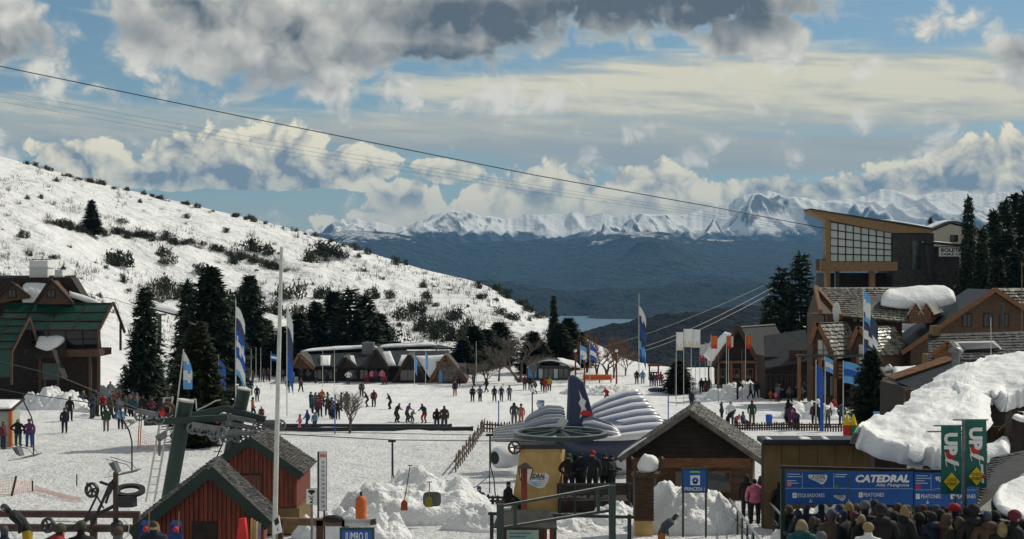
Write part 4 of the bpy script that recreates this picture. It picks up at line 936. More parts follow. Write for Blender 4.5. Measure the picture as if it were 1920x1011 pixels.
# ---- ochre panelled wall with dark parapet
A = At(1530, 48)
ow = empty('panelled_wall', A.loc, 'ochre panelled wall with dark parapet behind the blue sign gantry', 'wall')
b = MB(); b.box(A.x(1432), A.x(1668), .1, .5, -.8, A.z(833)); b.build('backing', MAT['wood_dark'], ow)
for i in range(7):
    x0 = 1433 + i * 33.5; b = MB(); b.box(A.x(x0), A.x(x0 + 32.5), .04, .11, -.8, A.z(835)); b.build('panel', MAT['ochre'], ow)
b = MB(); b.box(A.x(1428), A.x(1670), -.25, .9, A.z(832), A.z(823)); cp = b.build('parapet', MAT['slate'], ow)
for x0, x1 in ((1500, 1520), (1542, 1553), (1436, 1446)): snow_loft('snow_patch', [[A.p(x0, 823.5, -.2), A.p(x1, 823.5, -.2)], [A.p(x0 + 2, 823.5, .5), A.p(x1 - 2, 823.5, .5)]], cp, .07, .03, .3, 10, 4)

# ---- cable car station
A = At(1620, 172)
cs = empty('cable_car_station', A.loc, 'cable car station with upswept timber roof and tall gridded window', 'station')
b = MB(); b.prism([(A.x(1518), A.z(397)), (A.x(1519), A.z(393.5)), (A.x(1745), A.z(431)), (A.x(1745), A.z(437)), (A.x(1672), A.z(437)), (A.x(1556), A.z(414)), (A.x(1546), A.z(411))], 'y', -.5, 3.4); b.build('roof', MAT['timber_pale'], cs)
b = MB(); slab(b, A.p(1517, 393, -.7), A.p(1746, 430, -.7), A.p(1746, 430, 3.6), A.p(1517, 393, 3.6), .12); b.build('roof_skin', MAT['slate'], cs)
snow_loft('snow_patch', [[A.p(1655, 413, -.6), A.p(1700, 420, -.6), A.p(1744, 428, -.6)], [A.p(1655, 413, 4), A.p(1700, 420, 3.4), A.p(1744, 428, 3.4)]], cs, .28, .04, 1, 16, 5)
b = MB(); b.prism([(A.x(1546), A.z(408)), (A.x(1556), A.z(414)), (A.x(1556), A.z(560)), (A.x(1550), A.z(560))], 'y', -.3, 1.2); b.build('pillar', MAT['timber_pale'], cs)
def quad_panes(root, f, cols, rows, y, fm, gm, t):
    fr = MB()
    for i in range(cols + 1): fr.bar(f(i / cols, 0), f(i / cols, 1), t, t * 1.5, up=(0, 1, 0))
    for j in range(rows + 1): fr.bar(f(0, j / rows), f(1, j / rows), t, t * 1.5, up=(0, 1, 0))
    fo = fr.build('window_frame', MAT[fm], root)
    for i in range(cols):
        for j in range(rows):
            q = [f((i + .04) / cols, (j + .04) / rows), f((i + .96) / cols, (j + .04) / rows), f((i + .96) / cols, (j + .96) / rows), f((i + .04) / cols, (j + .96) / rows)]
            m_ = MB(); slab(m_, *q, .03); m_.build('pane', MAT[gm], fo)
def fw(u, v):
    x = 1557 + (1672 - 1557) * u; yt = 416 + (436 - 416) * u; y = 491 + (yt - 491) * v
    return A.p(x, y, .1)
quad_panes(cs, fw, 8, 5, .1, 'green_metal', 'glass_pale', .13)
b = MB(); b.box(A.x(1557), A.x(1672), 3.1, 3.3, A.z(492), A.z(436)); b.prism([(A.x(1557), A.z(436)), (A.x(1672), A.z(436)), (A.x(1557), A.z(416))], 'y', 3.1, 3.3); b.build('hall', MAT['cream'], cs)
b = MB(); b.prism([(A.x(1538), A.z(509)), (A.x(1557), A.z(509)), (A.x(1682), A.z(508)), (A.x(1682), A.z(491)), (A.x(1557), A.z(491.5)), (A.x(1538), A.z(486))], 'y', -.25, 3); b.build('floor_beam', MAT['timber_pale'], cs)
b = MB(); b.box(A.x(1537), A.x(1549), .4, 2.4, A.z(507), A.z(486)); b.build('side_box', MAT['wood_dark'], cs)
b = MB(); b.prism([(A.x(1673), A.z(540)), (A.x(1750), A.z(540)), (A.x(1750), A.z(437.5)), (A.x(1673), A.z(437.5))], 'y', -.2, 7); b.build('wall', MAT['shingle_dark'], cs)
b = MB(); b.box(A.x(1560), A.x(1900), 3, 9, A.z(600), A.z(512)); b.build('undercroft', MAT['wood_dark'], cs)
pane(cs, A.x(1710), A.x(1726), -.22, A.z(505), A.z(452), 'green_metal', 'glass_dark', .1, 1, 4)
for x, w, mm in ((1554, 3.5, 'timber_pale'), (1572, 3.5, 'green_metal'), (1638, 5, 'timber_pale')):
    b = MB(); b.box(A.x(x - w), A.x(x + w), .5, 1.2, -1, A.z(508)); b.build('post', MAT[mm], cs)
b = MB(); b.box(A.x(1752), A.x(1800), .2, 5, A.z(560), A.z(462)); b.build('ticket_office', MAT['shingle_dark'], cs)
b = MB(); slab(b, A.p(1728, 456, -.8), A.p(1800, 463, -.8), A.p(1800, 460, 4), A.p(1728, 453, 4), .3); cn = b.build('canopy', MAT['slate'], cs)
snow_loft('snow_patch', [[A.p(1728, 455, -.7), A.p(1798, 462, -.7)], [A.p(1728, 452, 3), A.p(1798, 459, 3)]], cn, .35, .06, 1, 14, 4)
b = MB(); b.bar(A.p(1734, 460, -.4), A.p(1741, 520, -.4), .5, .5, up=(0, 1, 0)); b.build('strut', MAT['shingle_dark'], cs)
b = MB(); b.box(A.x(1759), A.x(1822), -.35, -.25, A.z(481), A.z(464)); sg = b.build('sign', MAT['white'], cs)
text('BOLETERIA', .62, MAT['text_black'], sg, (A.x(1790), -.36, A.z(469.5)), width=A.k * 56, bold=.02); text('CABLE CARRIL', .40, MAT['text_black'], sg, (A.x(1790), -.36, A.z(477)), width=A.k * 56, bold=.015)
A = At(1800, 190)
wh = empty('white_house', A.loc, 'pale house with low snowy gable behind the cable car station', 'house')
pk, l, r = A.p(1783, 417, 0), A.p(1742, 434, 0), A.p(1874, 439, 0)
b = MB(); b.add([Vector((l.x, .3, -1)), Vector((r.x, .3, -1)), r + Vector((0, .3, -.2)), pk + Vector((0, .3, -.2)), l + Vector((0, .3, -.2)), Vector((l.x, 8, -1)), Vector((r.x, 8, -1)), r + Vector((0, 8, -.2)), pk + Vector((0, 8, -.2)), l + Vector((0, 8, -.2))], [(0, 1, 2, 3, 4), (9, 8, 7, 6, 5)] + [(i, i + 5, (i + 1) % 5 + 5, (i + 1) % 5) for i in range(5)]); b.build('wall', MAT['cream'], wh)
b = MB(); D = Vector((0, 8.4, 0)); slab(b, l + Vector((-.4, 0, -.1)), pk, pk + D, l + D + Vector((-.4, 0, -.1)), .15); slab(b, pk, r, r + D, pk + D, .15); rr = b.build('roof', MAT['grey_metal'], wh)
snow_loft('snow_patch', [[l + Vector((-.3, -.1, .15)), pk + Vector((0, -.1, .2)), pk.lerp(r, .4) + Vector((0, -.1, .2)), r + Vector((0, -.1, .2))], [l + Vector((-.3, 5, .15)), pk + Vector((0, 5, .2)), pk.lerp(r, .4) + Vector((0, 5, .2)), r + Vector((0, 5, .2))]], rr, .22, .04, 1, 24, 4)
pane(wh, A.x(1784), A.x(1796), .27, A.z(452), A.z(442), 'wood_dark', 'glass_dark', .1)
# ================================================================ placed things
def gpy(px, py, y0=38.0, y1=206.0):
    """point of the ground that the photo shows at pixel (px, py)"""
    Ys_ = np.arange(y0, y1, 0.25); u = (px - 960) / F
    zs = G(u * Ys_, Ys_, False); pr = 505.5 - (zs - CZ) / Ys_ * F
    k = np.nonzero(pr <= py)[0]
    Y = Ys_[k[0]] if len(k) else y1
    return Vector((u * Y, Y, gz(u * Y, Y)))
def part(mb, name, m, root): return mb.build(name, MAT[m] if isinstance(m, str) else m, root)

# ---- chairlift tower pair with sheave trains (the lift station over the huts)
def sheave(root, c, r, axis=(0, 1, 0), w=.09, mm='grey_metal'):
    b = MB(); b.ring(c, axis, r * .72, r, w, 20)
    o = part(b, 'sheave', mm, root)
    d = Vector(axis).normalized(); t = Vector((0, 0, 1)) if abs(d.z) < .9 else Vector((1, 0, 0)); u = d.cross(t).normalized(); v = d.cross(u)
    b = MB(); b.tube([Vector(c) - d * w * .7, Vector(c) + d * w * .7], r * .22, 8)
    for k in range(5):
        a = 2 * math.pi * k / 5 + rng.random(); e = u * math.cos(a) + v * math.sin(a); b.bar(Vector(c) + e * r * .15, Vector(c) + e * r * .78, w * .5, r * .2, up=d)
    part(b, 'hub', mm, o)
    return o
def lift_tower(px, Y, pts_axis, r, label, trains):
    A = At(px, Y); root = empty('lift_tower', A.loc, label, 'lift tower', 'pair of green lift towers')
    (x0, y0), (x1, y1) = pts_axis
    a, t = A.p(x0, y0), A.p(x1, y1); d = (t - a).normalized()
    g = a - d * (a.z + .5) / d.z
    b = MB(); b.tube([g, a, t], r, 18); part(b, 'mast', 'green_metal', root)
    b = MB(); b.tube([t - d * .02, t + d * .04], r * 1.06, 18); part(b, 'cap', 'pale_metal', root)
    return A, root, a, t, d
A, tw, a, t, d = lift_tower(335, 44, ((322, 905), (349, 752)), .235, 'green tubular lift tower with aluminium ladder rising behind the front red hut', None)
lx = Vector((-.42, -.1, 0))
b = MB(); b.bar(a + lx + d * -.6, t + lx + d * .15, .05, .05); b.bar(a + lx + Vector((-.26, 0, 0)) + d * -.6, t + lx + Vector((-.26, 0, 0)) + d * .1, .05, .05)
for i in range(13):
    s_ = a + d * (i * .25 - .3); b.bar(s_ + lx, s_ + lx + Vector((-.26, 0, 0)), .03, .03)
part(b, 'ladder', 'pale_metal', tw)
b = MB(); b.tube([t + Vector((.1, 0, .04)), t + Vector((.3, 0, .05)), t + Vector((.32, 0, -.25))], .02, 6); part(b, 'lifting_eye', 'pale_metal', tw)
def train(root, A, pts, y, r, mm='grey_metal'):
    q = [A.p(x, yy, y) for x, yy in pts]
    b = MB(); b.bar(q[0] + Vector((0, -.1, .12)), q[-1] + Vector((0, -.1, .12)), .1, .16); part(b, 'sheave_beam', 'grey_metal', root)
    for c in q: sheave(root, c, r)
train(tw, A, [(268, 776), (286, 780), (304, 783)], -.35, .19); train(tw, A, [(368, 800), (384, 803), (402, 806), (420, 808)], -.45, .19)
b = MB(); b.bar(t + d * -.7 + Vector((-1.1, -.3, .05)), t + d * -.75 + Vector((1.5, -.3, .25)), .16, .2); part(b, 'cross_arm', 'green_metal', tw)
b = MB(); b.sphere(A.p(312, 772, -.5), .10, 8, 6); part(b, 'red_cap', 'red', tw)
b = MB(); b.ring(A.p(320, 765, -.4), (0, 1, .2), .14, .24, .08, 18); part(b, 'guide_wheel', 'pipe_brown', tw)
b = MB(); slab(b, A.p(300, 815, -.6), A.p(318, 805, -.6), A.p(322, 815, -.5), A.p(306, 826, -.5), .04); b.bar(A.p(308, 822, -.6), A.p(308, 850, -.6), .06, .06); part(b, 'folded_bracket', 'grey_metal', tw)
A, tw2, a, t, d = lift_tower(440, 52, ((432, 850), (458, 730)), .25, 'green tubular lift tower with long sheave train behind the back red hut', None)
train(tw2, A, [(430, 796), (448, 800), (466, 804), (484, 806)], -.5, .21); train(tw2, A, [(412, 812), (432, 814), (452, 813), (470, 815), (486, 813)], -.9, .21); train(tw2, A, [(486, 796), (507, 797), (527, 796)], -.2, .21)
b = MB(); b.bar(A.p(362, 778, -.2), A.p(425, 765, -.2), .2, .22); b.bar(A.p(425, 765, -.2), A.p(500, 785, -.3), .2, .22); part(b, 'cross_arm', 'green_metal', tw2)
b = MB(); b.bar(A.p(430, 778, -.4), A.p(484, 788, -.4), .3, .16); part(b, 'walkway', 'grey_metal', tw2)
b = MB(); b.tube([A.p(372, 768, -.3), A.p(390, 760, -.3), A.p(408, 750, -.3), A.p(416, 749, -.3)], .03, 6); part(b, 'hand_rail', 'pale_metal', tw2)
b = MB(); b.sphere(A.p(416, 783, -.7), .13, 8, 6); part(b, 'red_cap', 'red', tw2)
b = MB(); b.bar(a + Vector((-.4, -.2, -.6)), t + Vector((-.4, -.2, -1.7)), .04, .04); b.bar(a + Vector((-.65, -.2, -.6)), t + Vector((-.65, -.2, -1.7)), .04, .04)
for i in range(7): s_ = a + Vector((-.525, -.2, -.4)) + d * i * .25; b.bar(s_ - Vector((.14, 0, 0)), s_ + Vector((.14, 0, 0)), .03, .03)
part(b, 'ladder', 'black_metal', tw2)

# ---- ropes: tow rope, chairlift rope and the overhead cable car ropes
def rope(pts, r, label, m='black_metal', cat='cable', name='cable', group=None, sag=0.0, n=24):
    pts = [Vector(p) for p in pts]; out = []
    for i in range(len(pts) - 1):
        for k in range(n + (i == len(pts) - 2)):
            t_ = k / n; out.append(pts[i].lerp(pts[i + 1], t_) - Vector((0, 0, sag * 4 * t_ * (1 - t_))))
    b = MB(); b.tube(out, r, 6); o = b.build(name, MAT[m]); tag(o, label, cat, group); return o
rope([P(-60, 112, 150), P(470, 222, 155), P(1000, 328, 160), P(1330, 387, 166), P(1550, 429, 172)], .055, 'thick dark cable car rope sloping down to the station window', n=10)
for j, (ya, yb, yc, yd) in enumerate(((160, 255, 347, 436), (170, 264, 353, 440), (180, 272, 360, 443))):
    rope([P(-60, ya, 175), P(470, yb + 2, 172), P(1000, yc, 170), P(1550, yd - 4, 173)], .015, 'thin grey hauling cable strung below the thick cable car rope', 'grey_metal', group='thin cable car ropes', n=10)
for j, (a_, b_) in enumerate((((1200, 652), (1456, 535)), ((1206, 658), (1462, 541)), ((1130, 650), (1440, 532)))):
    rope([P(*a_, 420), P(*b_, 230)], .038 if j < 2 else .022, 'pale lift cable running down past the A-frame towards the valley', 'pale_metal', group='pale lift cables over the valley', sag=1.0)
rope([P(-90, 655, 62), P(110, 705, 56), P(268, 770, 44.2)], .018, 'upper chairlift rope climbing left past the glass-roofed lodge')
rope([P(-90, 712, 62), P(44, 738, 58), P(226, 763, 52), P(300, 779, 44.0)], .018, 'lower chairlift rope climbing left past the glass-roofed lodge')
rope([P(-60, 500, 185), P(216, 562, 190), P(299, 589, 200)], .03, 'far lift rope climbing the hill behind the firs')
rope([P(486, 812, 51), P(735, 825, 53), P(1000, 828, 55)], .018, 'tow rope running from the lift tower to the horizontal bullwheel')
rope([P(420, 806, 44), P(700, 812, 50), P(1000, 818, 54.4)], .014, 'thin return rope above the tow rope beside the bullwheel')

# ---- hanging lift chairs
def lift_chair(px, py_top, py_seat, Y, flip, label):
    """px, py_top: the grip on the rope"""
    k = Y / F; h_ = (py_seat - py_top) * k; s = -1 if flip else 1
    root = empty('lift_chair', P(px, py_seat, Y) + Vector((.42 * s, 0, 0)), label, 'lift chair', 'empty chairs hanging from the chairlift')
    b = MB(); b.tube([(-.42 * s, 0, h_), (-.40 * s, 0, h_ * .86), (-.1 * s, 0, h_ * .62), (0, 0, h_ * .45), (0, 0, 0), (0, 0, -.1)], .03, 8); part(b, 'hanger', 'black_metal', root)
    b = MB(); b.hexa([(-.42 * s, -.28, -.16), (.28 * s, -.28, 0), (.28 * s, .2, 0), (-.42 * s, .2, -.16), (-.42 * s, -.28, -.11), (.28 * s, -.28, .05), (.28 * s, .2, .05), (-.42 * s, .2, -.11)]); part(b, 'seat', 'grey_metal', root)
    b = MB(); b.hexa([(-.62 * s, -.26, .02), (-.44 * s, -.26, -.06), (-.44 * s, .2, -.06), (-.62 * s, .2, .02), (-.80 * s, -.26, .28), (-.60 * s, -.26, .34), (-.60 * s, .2, .34), (-.80 * s, .2, .28)]); part(b, 'backrest', 'grey_metal', root)
    for yy in (-.3, .22):
        b = MB(); b.tube([(-.42 * s, yy, -.16), (-.95 * s, yy, -.22), (-.62 * s, yy, .12), (-.86 * s, yy, .46), (-.1 * s, yy, .25), (.1 * s, yy, .02)], .014, 5); part(b, 'arm_frame', 'black_metal', root)
    return root
lift_chair(44, 738, 852, 58, False, 'empty lift chair with curved hanger left of the orange netting')
lift_chair(226, 763, 882, 52, False, 'empty lift chair hanging over open snow beside the leafless twig bush')
lift_chair(216, 562, 586, 190, False, 'far lift chair crossing the hillside beyond the lodge')

# ---- black drive machinery behind the rails
A = At(150, 31)
mc = empty('lift_machinery', A.loc, 'black lift machinery with spoked wheels and diagonal beams before the log rails', 'machinery')
b = MB(); b.bar(A.p(217, 1080), A.p(217, 892), .095, .095, up=(0, 1, 0)); b.sphere(A.p(217, 889), .065, 10, 7); part(b, 'post', 'pipe_brown', mc)
b = MB(); b.bar(A.p(80, 1016, -.2), A.p(256, 928, .2), .08, .11, up=(0, 1, 0)); part(b, 'diagonal_beam', 'black_metal', mc)
for p0, p1, w in (((164, 1000, .1), (206, 905, .1), .055), ((180, 930, .1), (150, 990, .1), .04), ((212, 900, 0), (196, 945, .1), .05), ((225, 932, 0), (250, 950, 0), .05), ((185, 905, .1), (214, 915, .1), .05), ((176, 925, .1), (192, 955, .1), .03)):
    b = MB(); b.bar(A.p(*p0), A.p(*p1), w, w, up=(0, 1, 0)); part(b, 'brace', 'black_metal', mc)
sheave(mc, A.p(176, 917, -.15), .17, (.35, 1, .0), .07, 'black_metal'); sheave(mc, A.p(96, 982, -.2), .17, (.3, 1, 0), .07, 'black_metal')
b = MB(); b.ring(A.p(236, 924, .3), (.05, -.25, 1), .22, .34, .07, 26); part(b, 'drive_wheel', 'rubber', mc)
b = MB(); b.tube([A.p(234, 940, .2), A.p(234, 952, .2)], .22, 12); b.box(A.x(222), A.x(250), -.1, .3, A.z(950), A.z(930)); part(b, 'gearbox', 'black_metal', mc)
b = MB(); b.sphere(A.p(222, 990, -.1), .17, 10, 7, (1, 1, 1.15)); part(b, 'motor', 'black_metal', mc)
b = MB(); b.bar(A.p(212, 905, -.05), A.p(203, 925, -.05), .12, .1, up=(0, 1, 0)); part(b, 'bracket', 'black_metal', mc)
b = MB(); b.tube([A.p(232, 970, -.1), A.p(246, 985, -.15), A.p(243, 1003, -.15), A.p(230, 1012, -.1), A.p(222, 1020, -.1)], .012, 6); part(b, 'hose', 'pale_metal', mc)
b = MB(); b.tube([A.p(166, 903, -.15), A.p(170, 912, -.15)], .02, 6); part(b, 'lever', 'black_metal', mc)
o = MB(); o.bar((0, 0, -.4), (0, 0, 1.25), .085, .085, up=(0, 1, 0)); g0 = gp(73, 29.5); pst = o.build('square_post', MAT['green_metal'], None, g0); tag(pst, 'dark green square post beside the spoked wheel', 'post')
for yy, py, rad in ((38.5, 963, .10), (35.5, 989, .10)):
    a = P(-60, py, yy); c = P(262, py + 2, yy); o = MB(); o.tube([a, a.lerp(c, .5), c], rad, 12); lo_ = o.build('log_rail', MAT['pipe_brown'])
    for x in (-30, 175, 255):
        q = P(x, py, yy); m_ = MB(); m_.box(q.x - .08, q.x + .08, q.y - .05, q.y + .1, gz(q.x, q.y) - .2, q.z); part(m_, 'post', 'wood_brown', lo_)
    tag(lo_, 'upper brown log rail behind the black machinery' if yy > 37 else 'lower brown log rail behind the black machinery', 'rail')

# ---- orange netting on stakes
def stake(px, py_top, py_base, lean, r, mm, label, cat='stake'):
    g0 = gpy(px, py_base); k = g0.y / F; h_ = (py_base - py_top) * k
    b = MB(); b.tube([(0, 0, -.2), (lean * h_, 0, h_)], r, 6); o = b.build('stake', MAT[mm], None, g0); tag(o, label, cat); return o
stake(20, 893, 930, .28, .05, 'wood_brown', 'leaning wooden stake holding orange netting'); stake(61, 902, 922, 0, .035, 'wood_dark', 'short dark stake at the end of the orange netting')
stake(144, 891, 913, 0, .03, 'black_metal', 'short black stake alone in the trampled snow')
for px, a_, b_ in ((262, 765, 840), (258, 770, 845), (296, 775, 850)): tag(stake(px, a_, b_, .06, .03, 'orange', 'thin orange stake of the netting beside the chairlift chair'), group='thin orange netting stakes')
net_m = bpy.data.materials.new('netting'); net_m.use_nodes = True; nb = net_m.node_tree.nodes['Principled BSDF']; nb.inputs['Base Color'].default_value = c4(.75, .2, .08); nb.inputs['Roughness'].default_value = .8
def netting(a, b_, h0, h1, label, step=.13):
    """real strands: a coarse mesh of thin bars between two stakes"""
    m_ = MB(); L = (b_ - a).length; n = int(L / step)
    for i in range(n + 1):
        t_ = i / n; q = a.lerp(b_, t_); sag = .25 * math.sin(math.pi * t_); hh = (h0 + (h1 - h0) * t_) * (1 - sag)
        m_.bar(q + Vector((0, 0, .04)), q + Vector((.05, 0, hh)), .007, .006)
    for j in range(7):
        pts = [a.lerp(b_, i / 8) + Vector((0, 0, .05 + (h0 + (h1 - h0) * i / 8) * (1 - .25 * math.sin(math.pi * i / 8)) * j / 6.3)) for i in range(9)]
        m_.tube(pts, .006, 4)
    o = m_.build('orange_netting', net_m); tag(o, label, 'netting'); return o
netting(gpy(22, 930), gpy(61, 922), .8, .55, 'sagging orange netting between a leaning stake and a short stake'); netting(gpy(-40, 928), gpy(20, 930), .9, .8, 'orange netting running out past the leaning stake')
netting(gpy(259, 843), gpy(298, 848), 1.3, 1.2, 'orange netting strung between thin stakes beside the hanging chair', .2); netting(gpy(64, 922), gpy(150, 945), .25, .2, 'collapsed orange netting lying along the snow by the log rails', .22)

# ---- conveyor lift: two dark side tubes
for py, x1, lab in ((806, 886, 'near dark side tube of the beginners conveyor lift'), (799, 846, 'far dark side tube of the beginners conveyor lift')):
    a, c = gpy(492, py + 3), gpy(x1, py + 3); a.z += .16; c.z += .16
    b = MB(); b.tube([a, a.lerp(c, .5), c], .14, 10); o = b.build('conveyor_tube', MAT['slate']); tag(o, lab, 'tube')
    b = MB(); b.box(c.x - .12, c.x + .05, c.y - .2, c.y + .2, c.z - .4, c.z + .15); part(b, 'end_post', 'slate', o)

# ---- tow lift hangers standing off the rope
def tow_hanger(px, py0, py1, Y, label):
    root = empty('tow_hanger', P(px, py1, Y), label, 'tow bar', 'tow bars of the beginners lift'); h_ = (py1 - py0) * Y / F
    b = MB(); b.tube([(0, 0, h_), (0, 0, 0)], .022, 6); part(b, 'bar', 'black_metal', root)
    b = MB(); b.tube([(.03, -.02, h_ - .05), (.04, -.02, h_ * .45), (.16, -.02, h_ * .25), (.22, -.02, -.15)], .026, 6); part(b, 'spring_box', 'green_metal', root)
    b = MB(); b.box(-.14, .14, -.06, .06, h_ - .06, h_ + .03); part(b, 'rope_clamp', 'black_metal', root)
    b = MB(); b.tube([(.0, 0, h_ * .3), (-.5, 0, .25), (-.62, 0, .2)], .015, 5); part(b, 'side_arm', 'black_metal', root)
    return root
tow_hanger(735, 826, 940, 53, 'green tow bar hanging in front of the big snow bank'); tow_hanger(918, 815, 925, 53, 'dark tow bar hanging beside the picket fence')

# ---- picket fences
pk_me = None
def picket_fence(pts, label, n, h=.9, rail=True, mm='wood_brown', w=.11):
    root = empty('picket_fence', pts[0], label, 'fence'); o0 = pts[0]; global pk_me
    if pk_me is None or True:
        m_ = MB(); m_.prism([(-w / 2, -.3), (w / 2, -.3), (w / 2, h * .86), (0, h), (-w / 2, h * .86)], 'y', -.03, .03); pk_me = m_.mesh('picket', MAT[mm])
    segs = [(pts[i + 1] - pts[i]).length for i in range(len(pts) - 1)]; tot = sum(segs)
    for i in range(n):
        d_ = tot * (i + .5) / n; k = 0
        while d_ > segs[k] and k < len(segs) - 1: d_ -= segs[k]; k += 1
        q = pts[k].lerp(pts[k + 1], d_ / segs[k]); q.z = gz(q.x, q.y)
        o = link('picket', pk_me, root, q - o0); v = pts[k + 1] - pts[k]; o.rotation_euler = (rng.uniform(-.05, .05), rng.uniform(-.05, .05), math.atan2(v.y, v.x)); o.scale = (1, 1, rng.uniform(.9, 1.08))
    for k in range(len(pts) - 1):
        a, c = pts[k] - o0, pts[k + 1] - o0
        for hz_ in (.3, .65):
            b = MB(); b.bar(a + Vector((0, .05, hz_ * h)), c + Vector((0, .05, hz_ * h)), .05, .09); part(b, 'rail', mm, root)
    return root
picket_fence([gpy(852, 889), gpy(880, 850), gpy(909, 810)], 'brown picket fence climbing away beside the white engine of the inflatable', 17, .95)
picket_fence([gpy(905, 811), gpy(945, 811), gpy(990, 811)], 'brown picket fence behind the left wing of the inflatable', 16, .75)
picket_fence([gpy(1362, 808), gpy(1480, 806), gpy(1610, 804)], 'long brown picket fence along the lower edge of the busy snow garden', 52, .55, w=.1)
picket_fence([gp(862, 58), gp(1010, 57.5), gp(1192, 57)], 'low dark picket fence half sunk in snow behind the waiting men', 34, .42, mm='slate')

# ---- snow piles
def pile(px, Y, rx, ry, h, label, amp=.35, seed=0, flat=0.0, wl=.9):
    o0 = gp(px, Y); n = 56; mgrid = np.linspace(-1, 1, n); XX, YY = np.meshgrid(mgrid, mgrid); rr = np.sqrt(XX ** 2 + YY ** 2)
    e = np.clip(1 - rr ** 2, 0, 1) ** (.8 - flat)
    x = XX * rx; y = YY * ry
    nz_ = fbm((x + seed * 7.7) / wl, (y + seed) / wl, 4, .6); lump = np.abs(fbm((x + seed) / (wl * .55), (y - seed) / (wl * .55), 3)) * 1.2
    z = h * e * (1 + nz_ * .5) + amp * (nz_ * .6 + lump - .25) * np.clip(e * 2.5, 0, 1)
    gzv = G(x + o0.x, y + o0.y) - o0.z
    z = np.where(e > 0.002, z, -.4) + gzv
    o = grid_object('snow_pile', x, y, z, MAT['snow_pile'], None); o.location = o0; tag(o, label, 'snow pile'); return o
pile(780, 51.5, 2.9, 2.2, 1.5, 'broad shovelled snow bank with a grey mat and shovels leaning on it', .10, 1, .42, 1.5)
pile(660, 45.5, 2.0, 1.1, .85, 'lumpy snow heap beside the tall white banner and the orange pad', .45, 2)
pile(905, 47.5, 1.45, 1.1, .75, 'rounded snow heap beside the yellow concrete pillar', .2, 3)
pile(1290, 47.8, 1.9, 1.9, 1.35, 'big lumpy snow pile around the blue lift name sign', .28, 4, .2)
pile(1150, 50, 1.2, .9, .45, 'low snow ridge behind the green sloping rails', .3, 5); pile(1050, 47, 1.6, .8, .35, 'low snow ridge at the foot of the yellow pillar', .25, 6)
pile(110, 108, 3.2, 2.2, 1.3, 'grey shaded snow bank below the glass-roofed lodge', .5, 7); pile(215, 122, 3.0, 1.6, 1.4, 'snow bank beside the dark fir by the lodge', .6, 8)
pile(1130, 158, 5, 3, .7, 'low rough snow bank beyond the tail fin', .6, 9); pile(1410, 146, 6.5, 2, 1.3, 'shovelled snow wall before the A-frame chalet', .6, 10); pile(1530, 112, 3.6, 1.8, 1.0, 'snow mound among the flags below the shingled chalet', .5, 11)
pile(1600, 42.5, 2.6, 1.3, 1.25, 'snow bank behind the blue gantry at the foot of the ochre wall', .3, 15, .2); pile(1690, 66, 1.6, 1.6, 1.6, 'snow heaped against the dark terrace house by the lamp post', .4, 12); pile(1705, 34, 3.4, 1.2, .9, 'shaded snow bank behind the waiting queue', .35, 13); pile(1420, 39.5, .5, .9, .5, 'snow edge beside the ramp handrail', .2, 14)

# ---- things on the snow bank
A = At(810, 48.6)
mt = MB(); o = empty('grey_mat', A.loc, 'dark grey rounded mat leaning on the broad snow bank', 'mat')
pts = [(A.x(810) + A.k * 17 * (abs(math.cos(t)) ** .5) * (1 if math.cos(t) > 0 else -1), A.z(936) + A.k * 13.5 * (abs(math.sin(t)) ** .5) * (1 if math.sin(t) > 0 else -1)) for t in [i * math.pi / 14 for i in range(28)]]
mt.prism(pts, 'y', -.06, .06); part(mt, 'pad', mat('mat_grey', (.10, .11, .10), var=.2), o)
def shovel(px, py0, py1, Y, lean, mm, label):
    q = P(px, py1, Y); h_ = (py1 - py0) * Y / F; root = empty('shovel', q, label, 'shovel')
    b = MB(); b.tube([(0, 0, .28), (lean, 0, h_)], .018, 6); b.tube([(lean - .08, 0, h_), (lean + .08, 0, h_)], .02, 6); part(b, 'handle', 'log', root)
    b = MB(); b.prism([(-.12, 0), (.12, 0), (.11, .27), (.03, .36), (-.03, .36), (-.11, .27)], 'y', -.03, .02); part(b, 'blade', mm, root)
shovel(804, 904, 951, 48.3, .03, mat('shovel_yellow', (.22, .18, .02)), 'yellow shovel standing against the grey mat'); shovel(758, 873, 957, 48.4, .2, mat('shovel_red', (.30, .05, .02)), 'red shovel with long handle stuck in the snow bank')
A = At(677, 43)
o = empty('orange_pad', A.loc, 'orange padded cylinder standing behind the metal pipe', 'pad'); b = MB(); b.tube([A.p(677, 985), A.p(677, 938), A.p(677, 933), A.p(677, 930)], [.17, .17, .14, .05], 16); part(b, 'pad', 'orange', o); b = MB(); b.tube([A.p(677, 932), A.p(677, 922)], .035, 8); part(b, 'cap', 'black_metal', o)
A = At(620, 41.5)
o = empty('log_beam', A.loc, 'brown log beam lying behind the number signs', 'beam'); b = MB(); b.bar(A.p(520, 977), A.p(652, 980), .2, .2); part(b, 'log', 'log', o)
for x in (524, 600, 648): b = MB(); b.box(A.x(x) - .1, A.x(x) + .1, -.1, .12, -.3, A.z(975)); part(b, 'post', 'wood_brown', o)
o = empty('metal_pipe', A.loc, 'short shiny metal pipe lying before the orange pad', 'pipe'); b = MB(); b.tube([A.p(648, 979, -.15), A.p(696, 979, -.15)], .115, 16); part(b, 'tube', 'steel', o); b = MB(); b.tube([A.p(692, 979, -.15), A.p(706, 976, -.15)], .09, 12); part(b, 'end', 'wood_brown', o)
b = MB(); b.sphere(A.p(625, 972, -.1), .2, 10, 6, (1.6, .8, .6)); o = b.build('dark_bag', MAT['rubber'], None, A.loc); tag(o, 'dark bag lying on the log beam', 'bag')

